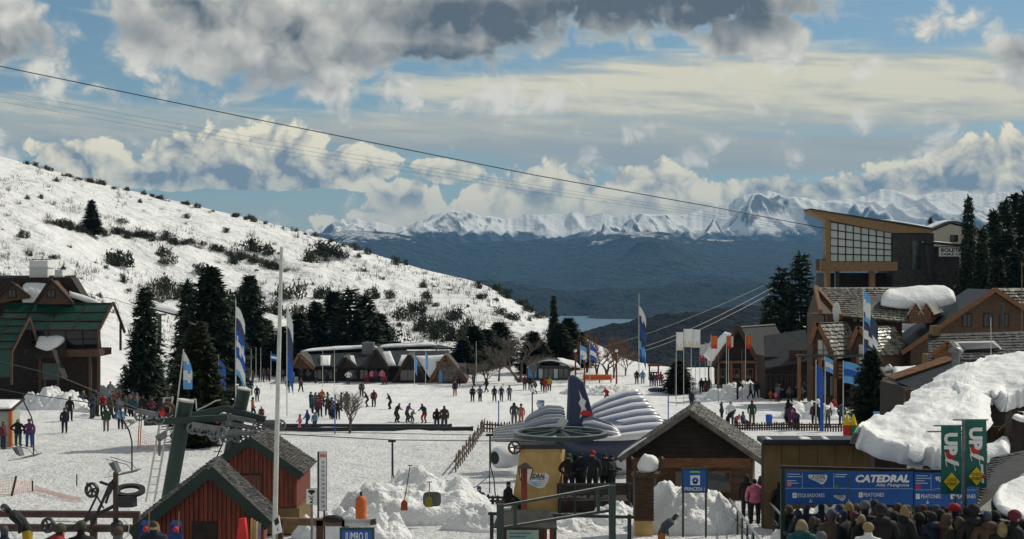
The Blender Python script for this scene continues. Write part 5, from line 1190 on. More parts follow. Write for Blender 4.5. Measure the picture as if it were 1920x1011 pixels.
# ---- signs
def panel_sign(name, label, px, Y, x0, x1, y0, y1, fm, pm, posts, fr=.05, cat='sign'):
    A = At(px, Y); root = empty(name, A.loc, label, cat)
    b = MB(); b.box(A.x(x0), A.x(x1), -.03, .03, A.z(y1), A.z(y0)); fo = part(b, 'frame', fm, root)
    b = MB(); b.box(A.x(x0) + fr, A.x(x1) - fr, -.045, -.02, A.z(y1) + fr, A.z(y0) - fr); pl = part(b, 'panel', pm, root)
    for x in posts: b = MB(); b.box(A.x(x) - .03, A.x(x) + .03, .03, .09, -.4, A.z(y0) - .02); part(b, 'post', fm, root)
    return A, root, pl
A, s, pl = panel_sign('lift_sign', 'blue lift name sign in dark green frame, in front of the metal pipe', 669, 30, 637, 702, 989, 1040, 'green_metal', 'blue_sign', (640, 699), .05)
text('JUMBO II', .25, MAT['text_white'], pl, (A.x(669), -.05, A.z(1006)), width=A.k * 42)
A, s, pl = panel_sign('lift_sign', 'blue lift name sign with white emblem standing on the big snow pile', 1302, 45.5, 1278, 1327, 878, 924, 'green_metal', 'blue_sign', (1281, 1324), .05)
text('PRINCESA I', .17, MAT['text_white'], pl, (A.x(1302), -.05, A.z(917)), width=A.k * 37)
b = MB(); b.box(A.x(1294), A.x(1312), -.06, -.045, A.z(909), A.z(891)); em = part(b, 'emblem', 'white', pl)
b = MB(); b.ring(A.p(1303, 901, -.066), (0, 1, 0), .03, .10, .008, 14); b.box(A.x(1299.5), A.x(1306.5), -.07, -.061, A.z(907), A.z(903)); part(b, 'emblem_figure', 'blue', em)
b = MB(); b.box(A.x(1293), A.x(1313), -.06, -.045, A.z(887), A.z(882)); nb_ = part(b, 'status_strip', 'green', pl); text('NORMAL', .07, MAT['text_white'], nb_, (A.x(1303), -.062, A.z(884.5)))
A, s, pl = panel_sign('level_sign', 'white level sign with black diamond and the number 2 before the log heap', 584, 40, 574, 595, 916, 946, 'grey_metal', 'white', (584,), .01)
b = MB(); b.prism([(A.x(577.5), A.z(921)), (A.x(580), A.z(918.5)), (A.x(589), A.z(918.5)), (A.x(592), A.z(921)), (A.x(584.7), A.z(928))], 'y', -.055, -.044); part(b, 'diamond', 'text_black', pl)
text('NIVEL', .07, MAT['text_black'], pl, (A.x(584.5), -.05, A.z(931.5))); text('2', .2, MAT['text_black'], pl, (A.x(584.5), -.05, A.z(939)), bold=.006)
A = At(520, 32); root = empty('level_sign', A.loc, 'tilted white level sign with black diamond at the foot of the tall pole', 'sign')
b = MB(); b.hexa([A.p(513, 1003, -.02), A.p(529, 998, -.02), A.p(529, 998, .02), A.p(513, 1003, .02), A.p(511, 979, -.02), A.p(523, 966, -.02), A.p(523, 966, .02), A.p(511, 979, .02)]); pl = part(b, 'panel', 'white', root)
b = MB(); b.add([A.p(518, 986, -.03), A.p(524, 980, -.03), A.p(521, 969, -.03), A.p(514, 976, -.03)], [(0, 1, 2, 3)]); slab(b, A.p(516, 984, -.03), A.p(523, 980, -.03), A.p(521, 970, -.03), A.p(515, 976, -.03), .006); part(b, 'diamond', 'text_black', pl); text('1', .13, MAT['text_black'], pl, A.p(521, 993, -.03), rot=(R(90), R(-20), 0))
b = MB(); b.bar(A.p(518, 1000, .04), A.p(518, 1060, .04), .04, .04, up=(0, 1, 0)); part(b, 'post', 'grey_metal', root)
A, s, pl = panel_sign('tall_banner', 'tall narrow white lettered banner on a black post beside the back red hut', 605, 42.5, 598, 613, 847, 958, 'grey_metal', 'white', (), .015, 'banner')
fi = mat('faded_ink', (.36, .39, .45))
for i in range(11): b = MB(); y_ = 864 + i * 8.2; b.box(A.x(602.5 + rng.uniform(0, 1.5)), A.x(608.5 + rng.uniform(0, 2)), -.05, -.044, A.z(y_ + 5), A.z(y_)); part(b, 'faded_mark', fi, pl)
pass; b = MB(); b.box(A.x(600), A.x(612), -.05, -.044, A.z(857), A.z(851)); part(b, 'red_band', mat('faded_red', (.6, .2, .18)), pl)
b = MB(); b.box(A.x(597) - .03, A.x(597) + .02, -.03, .03, -.4, A.z(847)); part(b, 'post', 'black_metal', s)
b = MB(); b.box(A.x(608) - .03, A.x(608) + .02, .03, .07, -.4, A.z(930)); part(b, 'post', 'black_metal', s)

# ---- yellow concrete pillar carrying the return bullwheel
A = At(1003, 55)
yp = empty('bullwheel_pillar', A.loc, 'yellow concrete pillar with oval logo carrying a large horizontal bullwheel', 'pillar')
fr_ = [(A.x(953), -.5), (A.x(1046), -.5), (A.x(1051), A.z(842)), (A.x(976), A.z(842))]
b = MB(); b.add([(x, 0, z) for x, z in fr_] + [(x + (.25 if x > 0 else .1), 1.5, z) for x, z in fr_], [(0, 1, 2, 3), (7, 6, 5, 4), (0, 4, 5, 1), (1, 5, 6, 2), (2, 6, 7, 3), (3, 7, 4, 0)]); part(b, 'pier', 'concrete_yellow', yp)
b = MB(); b.box(A.x(975), A.x(1060), -.06, 1.3, A.z(842), A.z(834)); part(b, 'bearing_frame', 'black_metal', yp)
c = A.p(1052, 818, .7)
b = MB(); b.ring(c, (0, 0, 1), 1.62, 1.87, .14, 48); bw = part(b, 'bullwheel', 'green_metal', yp)
b = MB(); b.ring(c + Vector((0, 0, .09)), (0, 0, 1), 1.70, 1.90, .03, 48); part(b, 'rim', 'grey_metal', bw)
for k in range(8):
    a_ = 2 * math.pi * k / 8 + .2; b = MB(); b.bar(c + Vector((math.cos(a_) * .2, math.sin(a_) * .2, .12)), c + Vector((math.cos(a_) * 1.66, math.sin(a_) * 1.66, 0)), .16, .08); part(b, 'spoke', 'green_metal', bw)
b = MB(); b.tube([c + Vector((0, 0, -.35)), c + Vector((0, 0, .3))], .17, 12); b.tube([c + Vector((0, 0, .3)), c + Vector((.1, 0, .6))], .08, 8); part(b, 'hub', 'grey_metal', bw)
b = MB(); b.bar(c + Vector((-.05, -.1, .3)), c + Vector((.18, -.1, .62)), .12, .3); part(b, 'vane', 'pale_metal', bw)
sheave(yp, A.p(965, 838, -.2), .27, (.15, 1, 0), .1, 'wood_brown')
b = MB(); b.prism([(A.x(x), A.z(y)) for x, y in ((972, 893), (976, 888), (1024, 887), (1030, 892), (1027, 904), (1020, 914), (1010, 916), (990, 906))], 'y', -.02, .01); lg = part(b, 'logo_plate', 'white', yp)
text('CATEDRAL', .23, MAT['text_black'], lg, (A.x(999), -.03, A.z(893)), shear=.25, width=A.k * 46, bold=.008); text('Alta Patagonia', .09, MAT['text_black'], lg, (A.x(1008), -.03, A.z(898)), shear=.2, width=A.k * 24)
for k in range(3):
    b = MB(); y_ = 901 + k * 3.2; b.prism([(A.x(987 + k * 4), A.z(y_)), (A.x(1000 + k * 3), A.z(y_ + 2.6)), (A.x(1025 - k * 2), A.z(y_ + 1.2)), (A.x(1000 + k * 3), A.z(y_ + 4.6))], 'y', -.028, -.02); part(b, 'wave', 'blue_light', lg)

# ---- lantern post
A = At(983, 50); ln = empty('lantern_post', A.loc, 'brown wooden lantern post before the yellow pillar', 'lantern')
b = MB(); b.box(A.x(977), A.x(988.5), -.1, .1, -.3, A.z(876)); part(b, 'post', 'wood_red', ln)
b = MB(); b.hexa([A.p(970, 877, -.28), A.p(1000, 877, -.28), A.p(1000, 877, .28), A.p(970, 877, .28), A.p(983, 868, -.04), A.p(987, 868, -.04), A.p(987, 868, .04), A.p(983, 868, .04)]); part(b, 'lantern_roof', 'wood_dark', ln)
for sx, ex in ((972, 976), (999, 994)):
    b = MB(); b.bar(A.p(sx, 877, -.2), A.p(ex, 900, -.15), .03, .03); part(b, 'lantern_bar', 'black_metal', ln)
b = MB(); b.hexa([A.p(988.5, 899, -.14), A.p(994, 899, -.14), A.p(994, 899, .14), A.p(988.5, 899, .14), A.p(988.5, 878, -.2), A.p(999, 878, -.2), A.p(999, 878, .2), A.p(988.5, 878, .2)]); part(b, 'lantern_glass', 'cream', ln)

# ---- green sloping rails and the roofed notice board
A = At(1040, 42); gr = empty('sloping_rail', A.loc, 'dark green sloping rails with thick end posts over the roofed notice board', 'railing')
for x, y0_, w in ((938, 945, .11), (1148, 910, .1)):
    b = MB(); b.box(A.x(x) - w, A.x(x) + w, -w, w, -.5, A.z(y0_)); part(b, 'post', 'green_metal', gr)
for x, ya, yb in ((966, 946, 988), (1122, 917, 962)):
    b = MB(); b.box(A.x(x) - .05, A.x(x) + .05, -.05, .05, A.z(yb), A.z(ya)); part(b, 'baluster', 'green_metal', gr)
for y0_, y1_ in ((949, 912), (990, 957)):
    b = MB(); b.bar(A.p(940, y0_), A.p(1147, y1_), .08, .07); part(b, 'rail', 'green_metal', gr)
    b = MB(); b.bar(A.p(944, y0_ - 2.5), A.p(1143, y1_ - 2.5), .06, .015); part(b, 'pale_edge', 'pale_metal', gr)  # pale strip along the top of each rail
A = At(985, 43.5); nb_ = empty('roofed_notice_board', A.loc, 'wooden notice board with small dark roof and pale poster under the sloping rails', 'board')
b = MB(); slab(b, A.p(924, 984, -.6), A.p(1044, 986, -.6), A.p(1030, 960, .1), A.p(938, 960, .1), .06); part(b, 'roof', 'shingle_dark', nb_)
b = MB(); b.box(A.x(944), A.x(1024), -.05, .05, A.z(1035), A.z(982)); part(b, 'panel', 'wood_brown', nb_)
b = MB(); b.box(A.x(950), A.x(1010), -.08, -.05, A.z(1030), A.z(993)); po = part(b, 'poster', mat('poster_green', (.45, .62, .55), var=.1), nb_)
b = MB(); [b.box(A.x(955), A.x(955 + 40 * rng.uniform(.6, 1.2)), -.086, -.08, A.z(1000.6 + i * 6), A.z(998 + i * 6)) for i in range(3)]; o = part(b, 'print_lines', mat('print_teal', (.12, .3, .28)), po); o['kind'] = 'stuff'
for x in (1022, 1034): b = MB(); b.box(A.x(x) - .06, A.x(x) + .06, -.06, .06, -.5, A.z(968)); part(b, 'post', 'wood_red', nb_)
A = At(1030, 45); bn = empty('long_rail', A.loc, 'low dark rail running behind the roofed notice board', 'rail'); b = MB(); b.bar(A.p(915, 963), A.p(1190, 970), .09, .09); part(b, 'rail', 'slate', bn)
for x in (922, 1040, 1180): b = MB(); b.box(A.x(x) - .06, A.x(x) + .06, -.05, .05, -.4, A.z(965)); part(b, 'post', 'slate', bn)

# ---- slatted pillar with a lump of snow on its lantern
A = At(1207, 46); sp = empty('snow_topped_pillar', A.loc, 'brown slatted pillar lantern with a lump of snow on top and yellow base', 'pillar')
b = MB(); b.box(A.x(1190), A.x(1222), -.3, .3, -.4, A.z(974)); part(b, 'base', 'concrete_yellow', sp)
b = MB(); b.box(A.x(1190), A.x(1223), -.28, .28, A.z(974), A.z(893)); part(b, 'core', 'wood_dark', sp)
for i in range(13):
    b = MB(); y_ = 973 - i * 6.15; b.hexa([A.p(1188, y_, -.33), A.p(1225, y_, -.33), A.p(1225, y_, .33), A.p(1188, y_, .33), A.p(1189.5, y_ - 5.6, -.29), A.p(1223.5, y_ - 5.6, -.29), A.p(1223.5, y_ - 5.6, .29), A.p(1189.5, y_ - 5.6, .29)]); part(b, 'slat', 'wood_brown', sp)
b = MB(); b.hexa([A.p(1184, 893, -.38), A.p(1230, 893, -.38), A.p(1230, 893, .38), A.p(1184, 893, .38), A.p(1188, 886, -.32), A.p(1240, 886, -.32), A.p(1240, 886, .32), A.p(1188, 886, .32)]); part(b, 'cornice', 'wood_brown', sp)
for x0, x1 in ((1190, 1186), (1236, 1243)):
    b = MB(); b.bar(A.p(x0, 888, -.3), A.p(x1 + 1, 858, -.3), .07, .07); b.bar(A.p(x0, 888, .3), A.p(x1, 858, .3), .07, .07); b.bar(A.p(x1, 860, -.3), A.p(x1, 860, .3), .06, .06); part(b, 'lantern_bar', 'wood_brown', sp)
b = MB(); b.sphere(A.p(1217, 870, 0), .34, 18, 12, (1.0, .9, .98)); o = part(b, 'snow_lump', 'snow_soft', sp)
for v in o.data.vertices: v.co += Vector((1, 1, 1)) * .09 * float(fbm(v.co.x * 3 + v.co.z * 2, v.co.y * 3 + 4, 3))
# ---- inflatable aircraft slide
A = At(1100, 69)
ip = empty('inflatable_aircraft', A.loc, 'large navy and white inflatable aircraft slide with a star on its tail fin', 'inflatable')
vin = MAT['vinyl_white'] = mat('vinyl_white', (.70, .71, .74), var=.06, rough=.3, spec=.6); vmid = MAT['vinyl_mid'] = mat('vinyl_mid', (.33, .35, .38), var=.1, rough=.35); vshade = MAT['vinyl_shade'] = mat('vinyl_shade', (.13, .15, .23), var=.08, rough=.3, spec=.6)  # blue-grey vinyl tone paints the shadows between the white tubes
def ribbed(name, ea, eb, n, r0, r1, mats, root=ip, alt=1):
    """inflated tubes side by side between two edge curves (lists of points along each tube)"""
    b = MB()
    for i in range(n):
        t_ = i / (n - 1); pts = [p.lerp(q, t_) for p, q in zip(ea, eb)]
        fine = []
        for k in range(len(pts) - 1):
            for s_ in range(4): fine.append(pts[k].lerp(pts[k + 1], s_ / 4))
        fine.append(pts[-1]); m_ = len(fine)
        rs = [(r0 + (r1 - r0) * k / (m_ - 1)) * (1 if 0 < k < m_ - 1 else .35) for k in range(m_)]
        b.tube(fine, rs, 10, mi=(i % len(mats)))
    o = b.build(name, mats, root); return o
ribbed('wing', [A.p(1112, 778, 3.0), A.p(1150, 762, 3.4), A.p(1185, 752, 3.8), A.p(1214, 751, 4.2)], [A.p(1110, 816, -1.2), A.p(1160, 815, -1.0), A.p(1210, 812, -.6), A.p(1262, 812, -.2)], 13, .15, .26, [vin, vshade])
ribbed('wing', [A.p(1062, 778, 3.0), A.p(1030, 776, 3.2), A.p(1000, 790, 3.2), A.p(985, 803, 3.0)], [A.p(1064, 806, -.6), A.p(1020, 812, -.6), A.p(985, 818, -.4), A.p(968, 818, 0)], 9, .15, .10, [vmid, vmid, vshade])
ribbed('wing_tip', [A.p(990, 804, 2.2), A.p(960, 808, 2.2), A.p(925, 814, 2.0)], [A.p(1010, 824, .6), A.p(970, 828, .6), A.p(918, 828, .6)], 6, .13, .09, [vmid])
ribbed('tailplane', [A.p(1090, 786, -.9), A.p(1108, 780, -1.2), A.p(1140, 790, -1.5), A.p(1158, 804, -1.6)], [A.p(1092, 806, -1.4), A.p(1110, 812, -2.2), A.p(1140, 812, -2.2), A.p(1160, 808, -1.8)], 6, .14, .08, [vshade, vin])
fus = MB(); rows = []
axis = [(1052, 822, -1.2, .35), (1068, 822, -1.0, .75), (1100, 828, -.4, 1.0), (1150, 834, .4, 1.12), (1210, 836, 1.4, 1.12), (1270, 836, 2.4, 1.0), (1310, 836, 3.2, .6), (1325, 838, 3.5, .15)]
n = 20; vs = []; fs = []; mi_ = []
for (x, y_, dy, r_) in axis:
    c = A.p(x, y_, dy)
    for k in range(n):
        a_ = 2 * math.pi * k / n; wob = 1 + .04 * (k % 2); vs.append(c + Vector((-.35 * math.cos(a_) * r_ * .3, math.cos(a_) * r_ * wob, math.sin(a_) * r_ * wob)))
for i in range(len(axis) - 1):
    for k in range(n): fs.append((i * n + k, i * n + (k + 1) % n, (i + 1) * n + (k + 1) % n, (i + 1) * n + k))
fus.add(vs, fs, 0, True); fus.build('fuselage', MAT['navy'], ip)
for i in range(8):
    x = 1150 + i * 10; b = MB(); dy = .4 + (x - 1150) / 60.0; c = A.p(x, 816, dy - .98); b.hexa([c + Vector((-.08, 0, -.14)), c + Vector((.1, .02, -.14)), c + Vector((.1, .1, -.14)), c + Vector((-.08, .1, -.14)), c + Vector((-.08, .12, .14)), c + Vector((.1, .14, .14)), c + Vector((.1, .3, .14)), c + Vector((-.08, .3, .14))]); part(b, 'window', 'white', ip)
bl = MB(); pts = []
bl.sphere(A.p(1135, 866, .4), 1.0, 18, 10, (2.0, .9, .85)); part(bl, 'belly', vin, ip)
bl = MB(); bl.sphere(A.p(1062, 872, -.8), .8, 14, 9, (.75, .4, 1.15)); part(bl, 'slide_mouth', 'green', ip)
fin = [(1060, 806), (1064, 706), (1070, 700), (1078, 702), (1092, 712), (1103, 748), (1120, 806)]
b = MB(); b.prism([(A.x(x), A.z(y)) for x, y in fin], 'y', -1.0, -.55); fo = part(b, 'tail_fin', 'navy', ip)
md = fo.modifiers.new('bevel', 'BEVEL'); md.width = .13; md.segments = 3
star = [(1083, 727), (1090, 743), (1097, 748), (1094, 757), (1104, 779), (1093, 770), (1085, 781), (1088, 762), (1083, 752), (1087, 744)]
b = MB(); b.prism([(A.x(x), A.z(y)) for x, y in star], 'y', -1.03, -.99); part(b, 'star', vin, fo)
b = MB(); b.prism([(A.x(x), A.z(y)) for x, y in ((1083, 773), (1092, 765), (1104, 767), (1112, 782), (1100, 776))], 'y', -1.04, -.99); part(b, 'red_stripe', 'red', fo)
c = A.p(950, 853, -.6)
b = MB(); en = [(-.75, .40), (-.6, .52), (0, .57), (.8, .50), (1.2, .3)]; vs = []
dirv = Vector((.75, .66, 0)); sd_ = Vector((-.66, .75, 0))
for (t_, r_) in en:
    for k in range(18): a_ = 2 * math.pi * k / 18; vs.append(c + dirv * t_ + (sd_ * math.cos(a_) + Vector((0, 0, 1)) * math.sin(a_)) * r_)
b.add(vs, [(i * 18 + k, i * 18 + (k + 1) % 18, (i + 1) * 18 + (k + 1) % 18, (i + 1) * 18 + k) for i in range(len(en) - 1) for k in range(18)] + [tuple(range(17, -1, -1)), tuple(range(72, 90))], 0, True); eg = part(b, 'engine', vin, ip)
b = MB(); b.tube([c - dirv * .78, c - dirv * .70], .31, 18); part(b, 'intake', 'text_black', eg)

# ---- blue sign gantry over the queue
A = At(1640, 36); ga = empty('sign_gantry', A.loc, 'blue lettered sign gantry on dark posts over the waiting queue', 'sign gantry')
for x in (1468, 1712, 1842): b = MB(); b.box(A.x(x) - .05, A.x(x) + .05, .0, .1, -.4, A.z(878)); part(b, 'post', 'green_metal', ga)
b = MB(); b.bar(A.p(1464, 876, .05), A.p(1846, 886, .05), .12, .07); part(b, 'top_rail', 'wood_dark', ga)
wl_ = mat('line_white', (.55, .62, .7), var=0)
for i, (x0, x1, y0_, y1_) in enumerate(((1472, 1590, 883, 945), (1592, 1711, 884, 946), (1713, 1838, 886, 949))):
    b = MB(); b.box(A.x(x0), A.x(x1), -.06, 0, A.z(y1_), A.z(y0_)); pl = part(b, 'panel', 'blue_sign', ga); tx = lambda s_, sz, x, y_, w=None, **k: text(s_, sz, MAT['text_white'], pl, (A.x(x), -.065, A.z(y_)), width=w and A.k * w, ext=.001, **k)
    b = MB(); b.box(A.x(x0), A.x(x1), -.066, -.06, A.z(y0_ + 32.2), A.z(y0_ + 31.6)); part(b, 'rule', wl_, pl)
    def shield(x, y_, w):
        q = [(-1, -.36), (-.85, -.5), (.85, -.5), (1, -.36), (.95, .05), (.6, .5), (.35, .5), (-.2, .2), (-.85, -.05)]
        b = MB(); b.prism([(A.x(x + u * w), A.z(y_ + v * w)) for u, v in q], 'y', -.068, -.06); s_ = part(b, 'logo_plate', 'white', pl)
        for kk in range(3): b = MB(); b.prism([(A.x(x + (-.55 + .2 * kk) * w), A.z(y_ + (.02 + kk * .11) * w)), (A.x(x + .55 * w), A.z(y_ + (.08 + kk * .1) * w)), (A.x(x + .75 * w), A.z(y_ + (.0 + kk * .1) * w)), (A.x(x + .5 * w), A.z(y_ + (.14 + kk * .1) * w))], 'y', -.071, -.068); part(b, 'wave', 'blue', s_)
        text('CATEDRAL', .012 * w, MAT['text_black'], s_, (A.x(x), -.072, A.z(y_ - .28 * w)), shear=.25, width=A.k * w * 1.6)
    if i == 0:
        for xx in (1503, 1562): b = MB(); b.box(A.x(xx), A.x(xx + .6), -.066, -.06, A.z(915), A.z(886)); part(b, 'rule', wl_, pl)
        shield(1532, 898, 18); shield(1573, 933, 11)
        for j, ww in enumerate((24, 28, 17, 22)): b = MB(); b.box(A.x(1475), A.x(1475 + ww), -.066, -.06, A.z(889.2 + j * 4.6 + (3 if j > 1 else 0)), A.z(888 + j * 4.6 + (3 if j > 1 else 0))); part(b, 'print_line', wl_, pl)
        for j, ww in enumerate((22, 18)): b = MB(); b.box(A.x(1565), A.x(1565 + ww), -.066, -.06, A.z(890 + j * 4), A.z(888.5 + j * 4)); part(b, 'print_line', wl_, pl)
        b = MB(); b.box(A.x(1475), A.x(1483), -.068, -.06, A.z(911), A.z(903)); part(b, 'red_mark', mat('mark_red', (.6, .22, .2)), pl); b = MB(); b.tube([A.p(1568, 911, -.06), A.p(1568, 911, -.068)], .05, 12); part(b, 'green_dot', 'green', pl)
        b = MB(); b.box(A.x(1485), A.x(1493), -.068, -.06, A.z(933), A.z(923.5)); sq = part(b, 'lane_mark', 'white', pl); text('4', .1, MAT['blue'], sq, (A.x(1489), -.07, A.z(928.3)))
        tx('ESQUIADORES', .14, 1520, 928.5, 50); tx('↓', .14, 1519, 939)
    if i == 1:
        tx('CATEDRAL', .25, 1652, 897.5, 101, shear=.22, bold=.012); tx('Alta Patagonia', .11, 1672, 909, 62, shear=.2)
        b = MB(); b.box(A.x(1609), A.x(1616), -.068, -.06, A.z(932), A.z(922.5)); sq = part(b, 'lane_mark', 'white', pl); text('1', .1, MAT['blue'], sq, (A.x(1612.5), -.07, A.z(927.3)))
        tx('PEATONES', .14, 1637, 927.5, 38); tx('↓', .14, 1632, 938)
    if i == 2:
        b = MB(); b.box(A.x(1744), A.x(1744.6), -.066, -.06, A.z(917), A.z(889)); part(b, 'rule', wl_, pl)
        for j, ww in enumerate((22, 28, 16, 22)): b = MB(); b.box(A.x(1716), A.x(1716 + ww), -.066, -.06, A.z(892.2 + j * 4.6), A.z(891 + j * 4.6)); part(b, 'print_line', wl_, pl)
        b = MB(); b.box(A.x(1716), A.x(1724), -.068, -.06, A.z(916), A.z(908)); part(b, 'red_mark', MAT['red'], pl); shield(1768, 901, 16)
        for xx, nn in ((1716, '1'), (1781, '2')):
            b = MB(); b.box(A.x(xx), A.x(xx + 7), -.068, -.06, A.z(935), A.z(925.5)); sq = part(b, 'lane_mark', 'white', pl); text(nn, .1, MAT['blue'], sq, (A.x(xx + 3.5), -.07, A.z(930.3)))
            tx('PEATONES', .14, xx + 28, 930.5, 37); tx('↓', .14, xx + 22, 941)
A = At(1570, 33); dm = empty('diamond_sign', A.loc, 'small blue diamond sign hanging below the blue gantry', 'sign')
b = MB(); b.prism([(A.x(1557), A.z(962)), (A.x(1568), A.z(950)), (A.x(1579), A.z(962)), (A.x(1568), A.z(974))], 'y', -.02, .02); dp = part(b, 'panel', 'blue_sign', dm); b = MB(); b.box(A.x(1562), A.x(1574), -.026, -.02, A.z(963), A.z(961)); part(b, 'print_line', wl_, dp); b = MB(); b.box(A.x(1567), A.x(1569), .02, .05, -.4, A.z(960)); part(b, 'post', 'black_metal', dm)

# ---- banner masts with green soft drink banners
A = At(1810, 30); bmst = empty('banner_mast', A.loc, 'grey banner masts carrying green banners with yellow diamonds beside the queue', 'banner mast')
for x, y0_, r_ in ((1808, 787, .05), (1837, 836, .05), (1790, 930, .035), (1848, 845, .035)): b = MB(); b.tube([A.p(x, 1075), A.p(x, y0_)], r_, 10); part(b, 'mast', 'grey_metal', bmst)
for x0, x1, y_ in ((1750, 1812, 798), (1738, 1812, 809), (1786, 1852, 787), (1783, 1838, 815), (1828, 1850, 838), (1752, 1812, 917), (1757, 1840, 963)): b = MB(); b.tube([A.p(x0, y_, -.03), A.p(x1, y_, -.03)], .016, 8); part(b, 'arm', 'grey_metal', bmst)
def banner(x0, x1, y0_, y1_, dy, bend, flip=1):
    n = 8; vs = []; 
    for i in range(n + 1):
        for j in range(2):
            y_ = y0_ + (y1_ - y0_) * i / n; x = x0 if j == 0 else x1; vs.append(A.p(x + math.sin(i * .7) * .6, y_, dy + bend * math.sin(i * .8 + j)))
    b = MB(); b.add(vs + [v + Vector((0, .012, 0)) for v in vs], [(2 * i, 2 * i + 1, 2 * i + 3, 2 * i + 2) for i in range(n)] + [(2 * i + 20 - 2, 2 * i + 20, 2 * i + 21, 2 * i + 19) for i in range(n)], 0, True)
    return part(b, 'banner', 'teal_banner', bmst)
for (x0, x1, y0_, y1_) in ((1763, 1801, 798, 926), (1809, 1848, 788, 912)):
    o = banner(x0, x1, y0_, y1_, -.06, .012); xc = (x0 + x1) / 2
    text('UP', .36, MAT['text_white'], o, A.p(xc - 3, y0_ + 33, -.09), rot=(R(90), R(90), 0), bold=.02, width=A.k * 42)
    b = MB(); b.ring(A.p(xc - 2, y0_ + 54, -.085), (0, 1, 0), .0, .10, .01, 20); part(b, 'red_ball', 'red', o)
    b = MB(); b.prism([(A.x(xc - 13), A.z(y0_ + 48)), (A.x(xc - 9), A.z(y0_ + 56)), (A.x(xc + 1), A.z(y0_ + 63)), (A.x(xc + 13), A.z(y0_ + 68)), (A.x(xc + 14), A.z(y0_ + 75)), (A.x(xc + 2), A.z(y0_ + 72)), (A.x(xc - 10), A.z(y0_ + 66))], 'y', -.088, -.08); part(b, 'white_stroke', 'text_white', o)
    for dx, dy_ in ((-12, 62), (4, 70)): b = MB(); b.bar(A.p(xc + dx, y0_ + dy_, -.085), A.p(xc + dx + 3, y0_ + dy_ + 14, -.085), .035, .01); part(b, 'white_stroke', 'text_white', o)
    b = MB(); yy = y0_ + 104; b.prism([(A.x(xc - 15), A.z(yy)), (A.x(xc), A.z(yy - 17)), (A.x(xc + 15), A.z(yy)), (A.x(xc), A.z(yy + 17))], 'y', -.10, -.09); dd = part(b, 'diamond', 'yellow', o)
    text('OSO', .1, MAT['text_black'], dd, A.p(xc, yy - 3.5, -.105)); text('POINT', .1, MAT['text_black'], dd, A.p(xc, yy + 4.5, -.105), width=A.k * 19)
b = MB(); b.hexa([A.p(1838, 960, -.05), A.p(1843, 960, -.05), A.p(1847, 960, .4), A.p(1842, 960, .4), A.p(1834, 838, -.05), A.p(1838, 838, -.05), A.p(1850, 838, .5), A.p(1846, 838, .5)]); bo = part(b, 'edge_banner', 'teal_banner', bmst)
b = MB(); b.bar(A.p(1839, 870, -.06), A.p(1841, 905, -.06), .05, .02); part(b, 'white_stroke', 'text_white', bo); b = MB(); b.sphere(A.p(1841, 892, -.07), .05, 8, 6); part(b, 'red_ball', 'red', bo)

# ---- ramp handrails with posts
def handrail(a, c, n, label, h=.95, mm='green_metal'):
    a = gp(*a) if len(a) == 2 else Vector(a); c = gp(*c) if len(c) == 2 else Vector(c); root = empty('handrail', a, label, 'handrail'); d_ = c - a
    b = MB(); b.tube([Vector((0, 0, h)), d_ + Vector((0, 0, h))], .035, 8); part(b, 'top_rail', 'steel', root)
    b = MB(); b.tube([Vector((0, 0, h * .5)), d_ + Vector((0, 0, h * .5))], .025, 8); part(b, 'mid_rail', mm, root)
    for i in range(n): q = d_ * (i / (n - 1)); b = MB(); b.tube([q + Vector((0, 0, -.4)), q + Vector((0, 0, h))], .032, 8); part(b, 'post', mm, root)
handrail((1368, 51), (1440, 33), 8, 'metal handrail along the ramp beside the big snow pile', .8); handrail((1432, 52), (1530, 31), 8, 'metal handrail between the ramp and the queue', .85); handrail((1660, 44), (1612, 33), 5, 'short metal handrail under the blue gantry', .8)

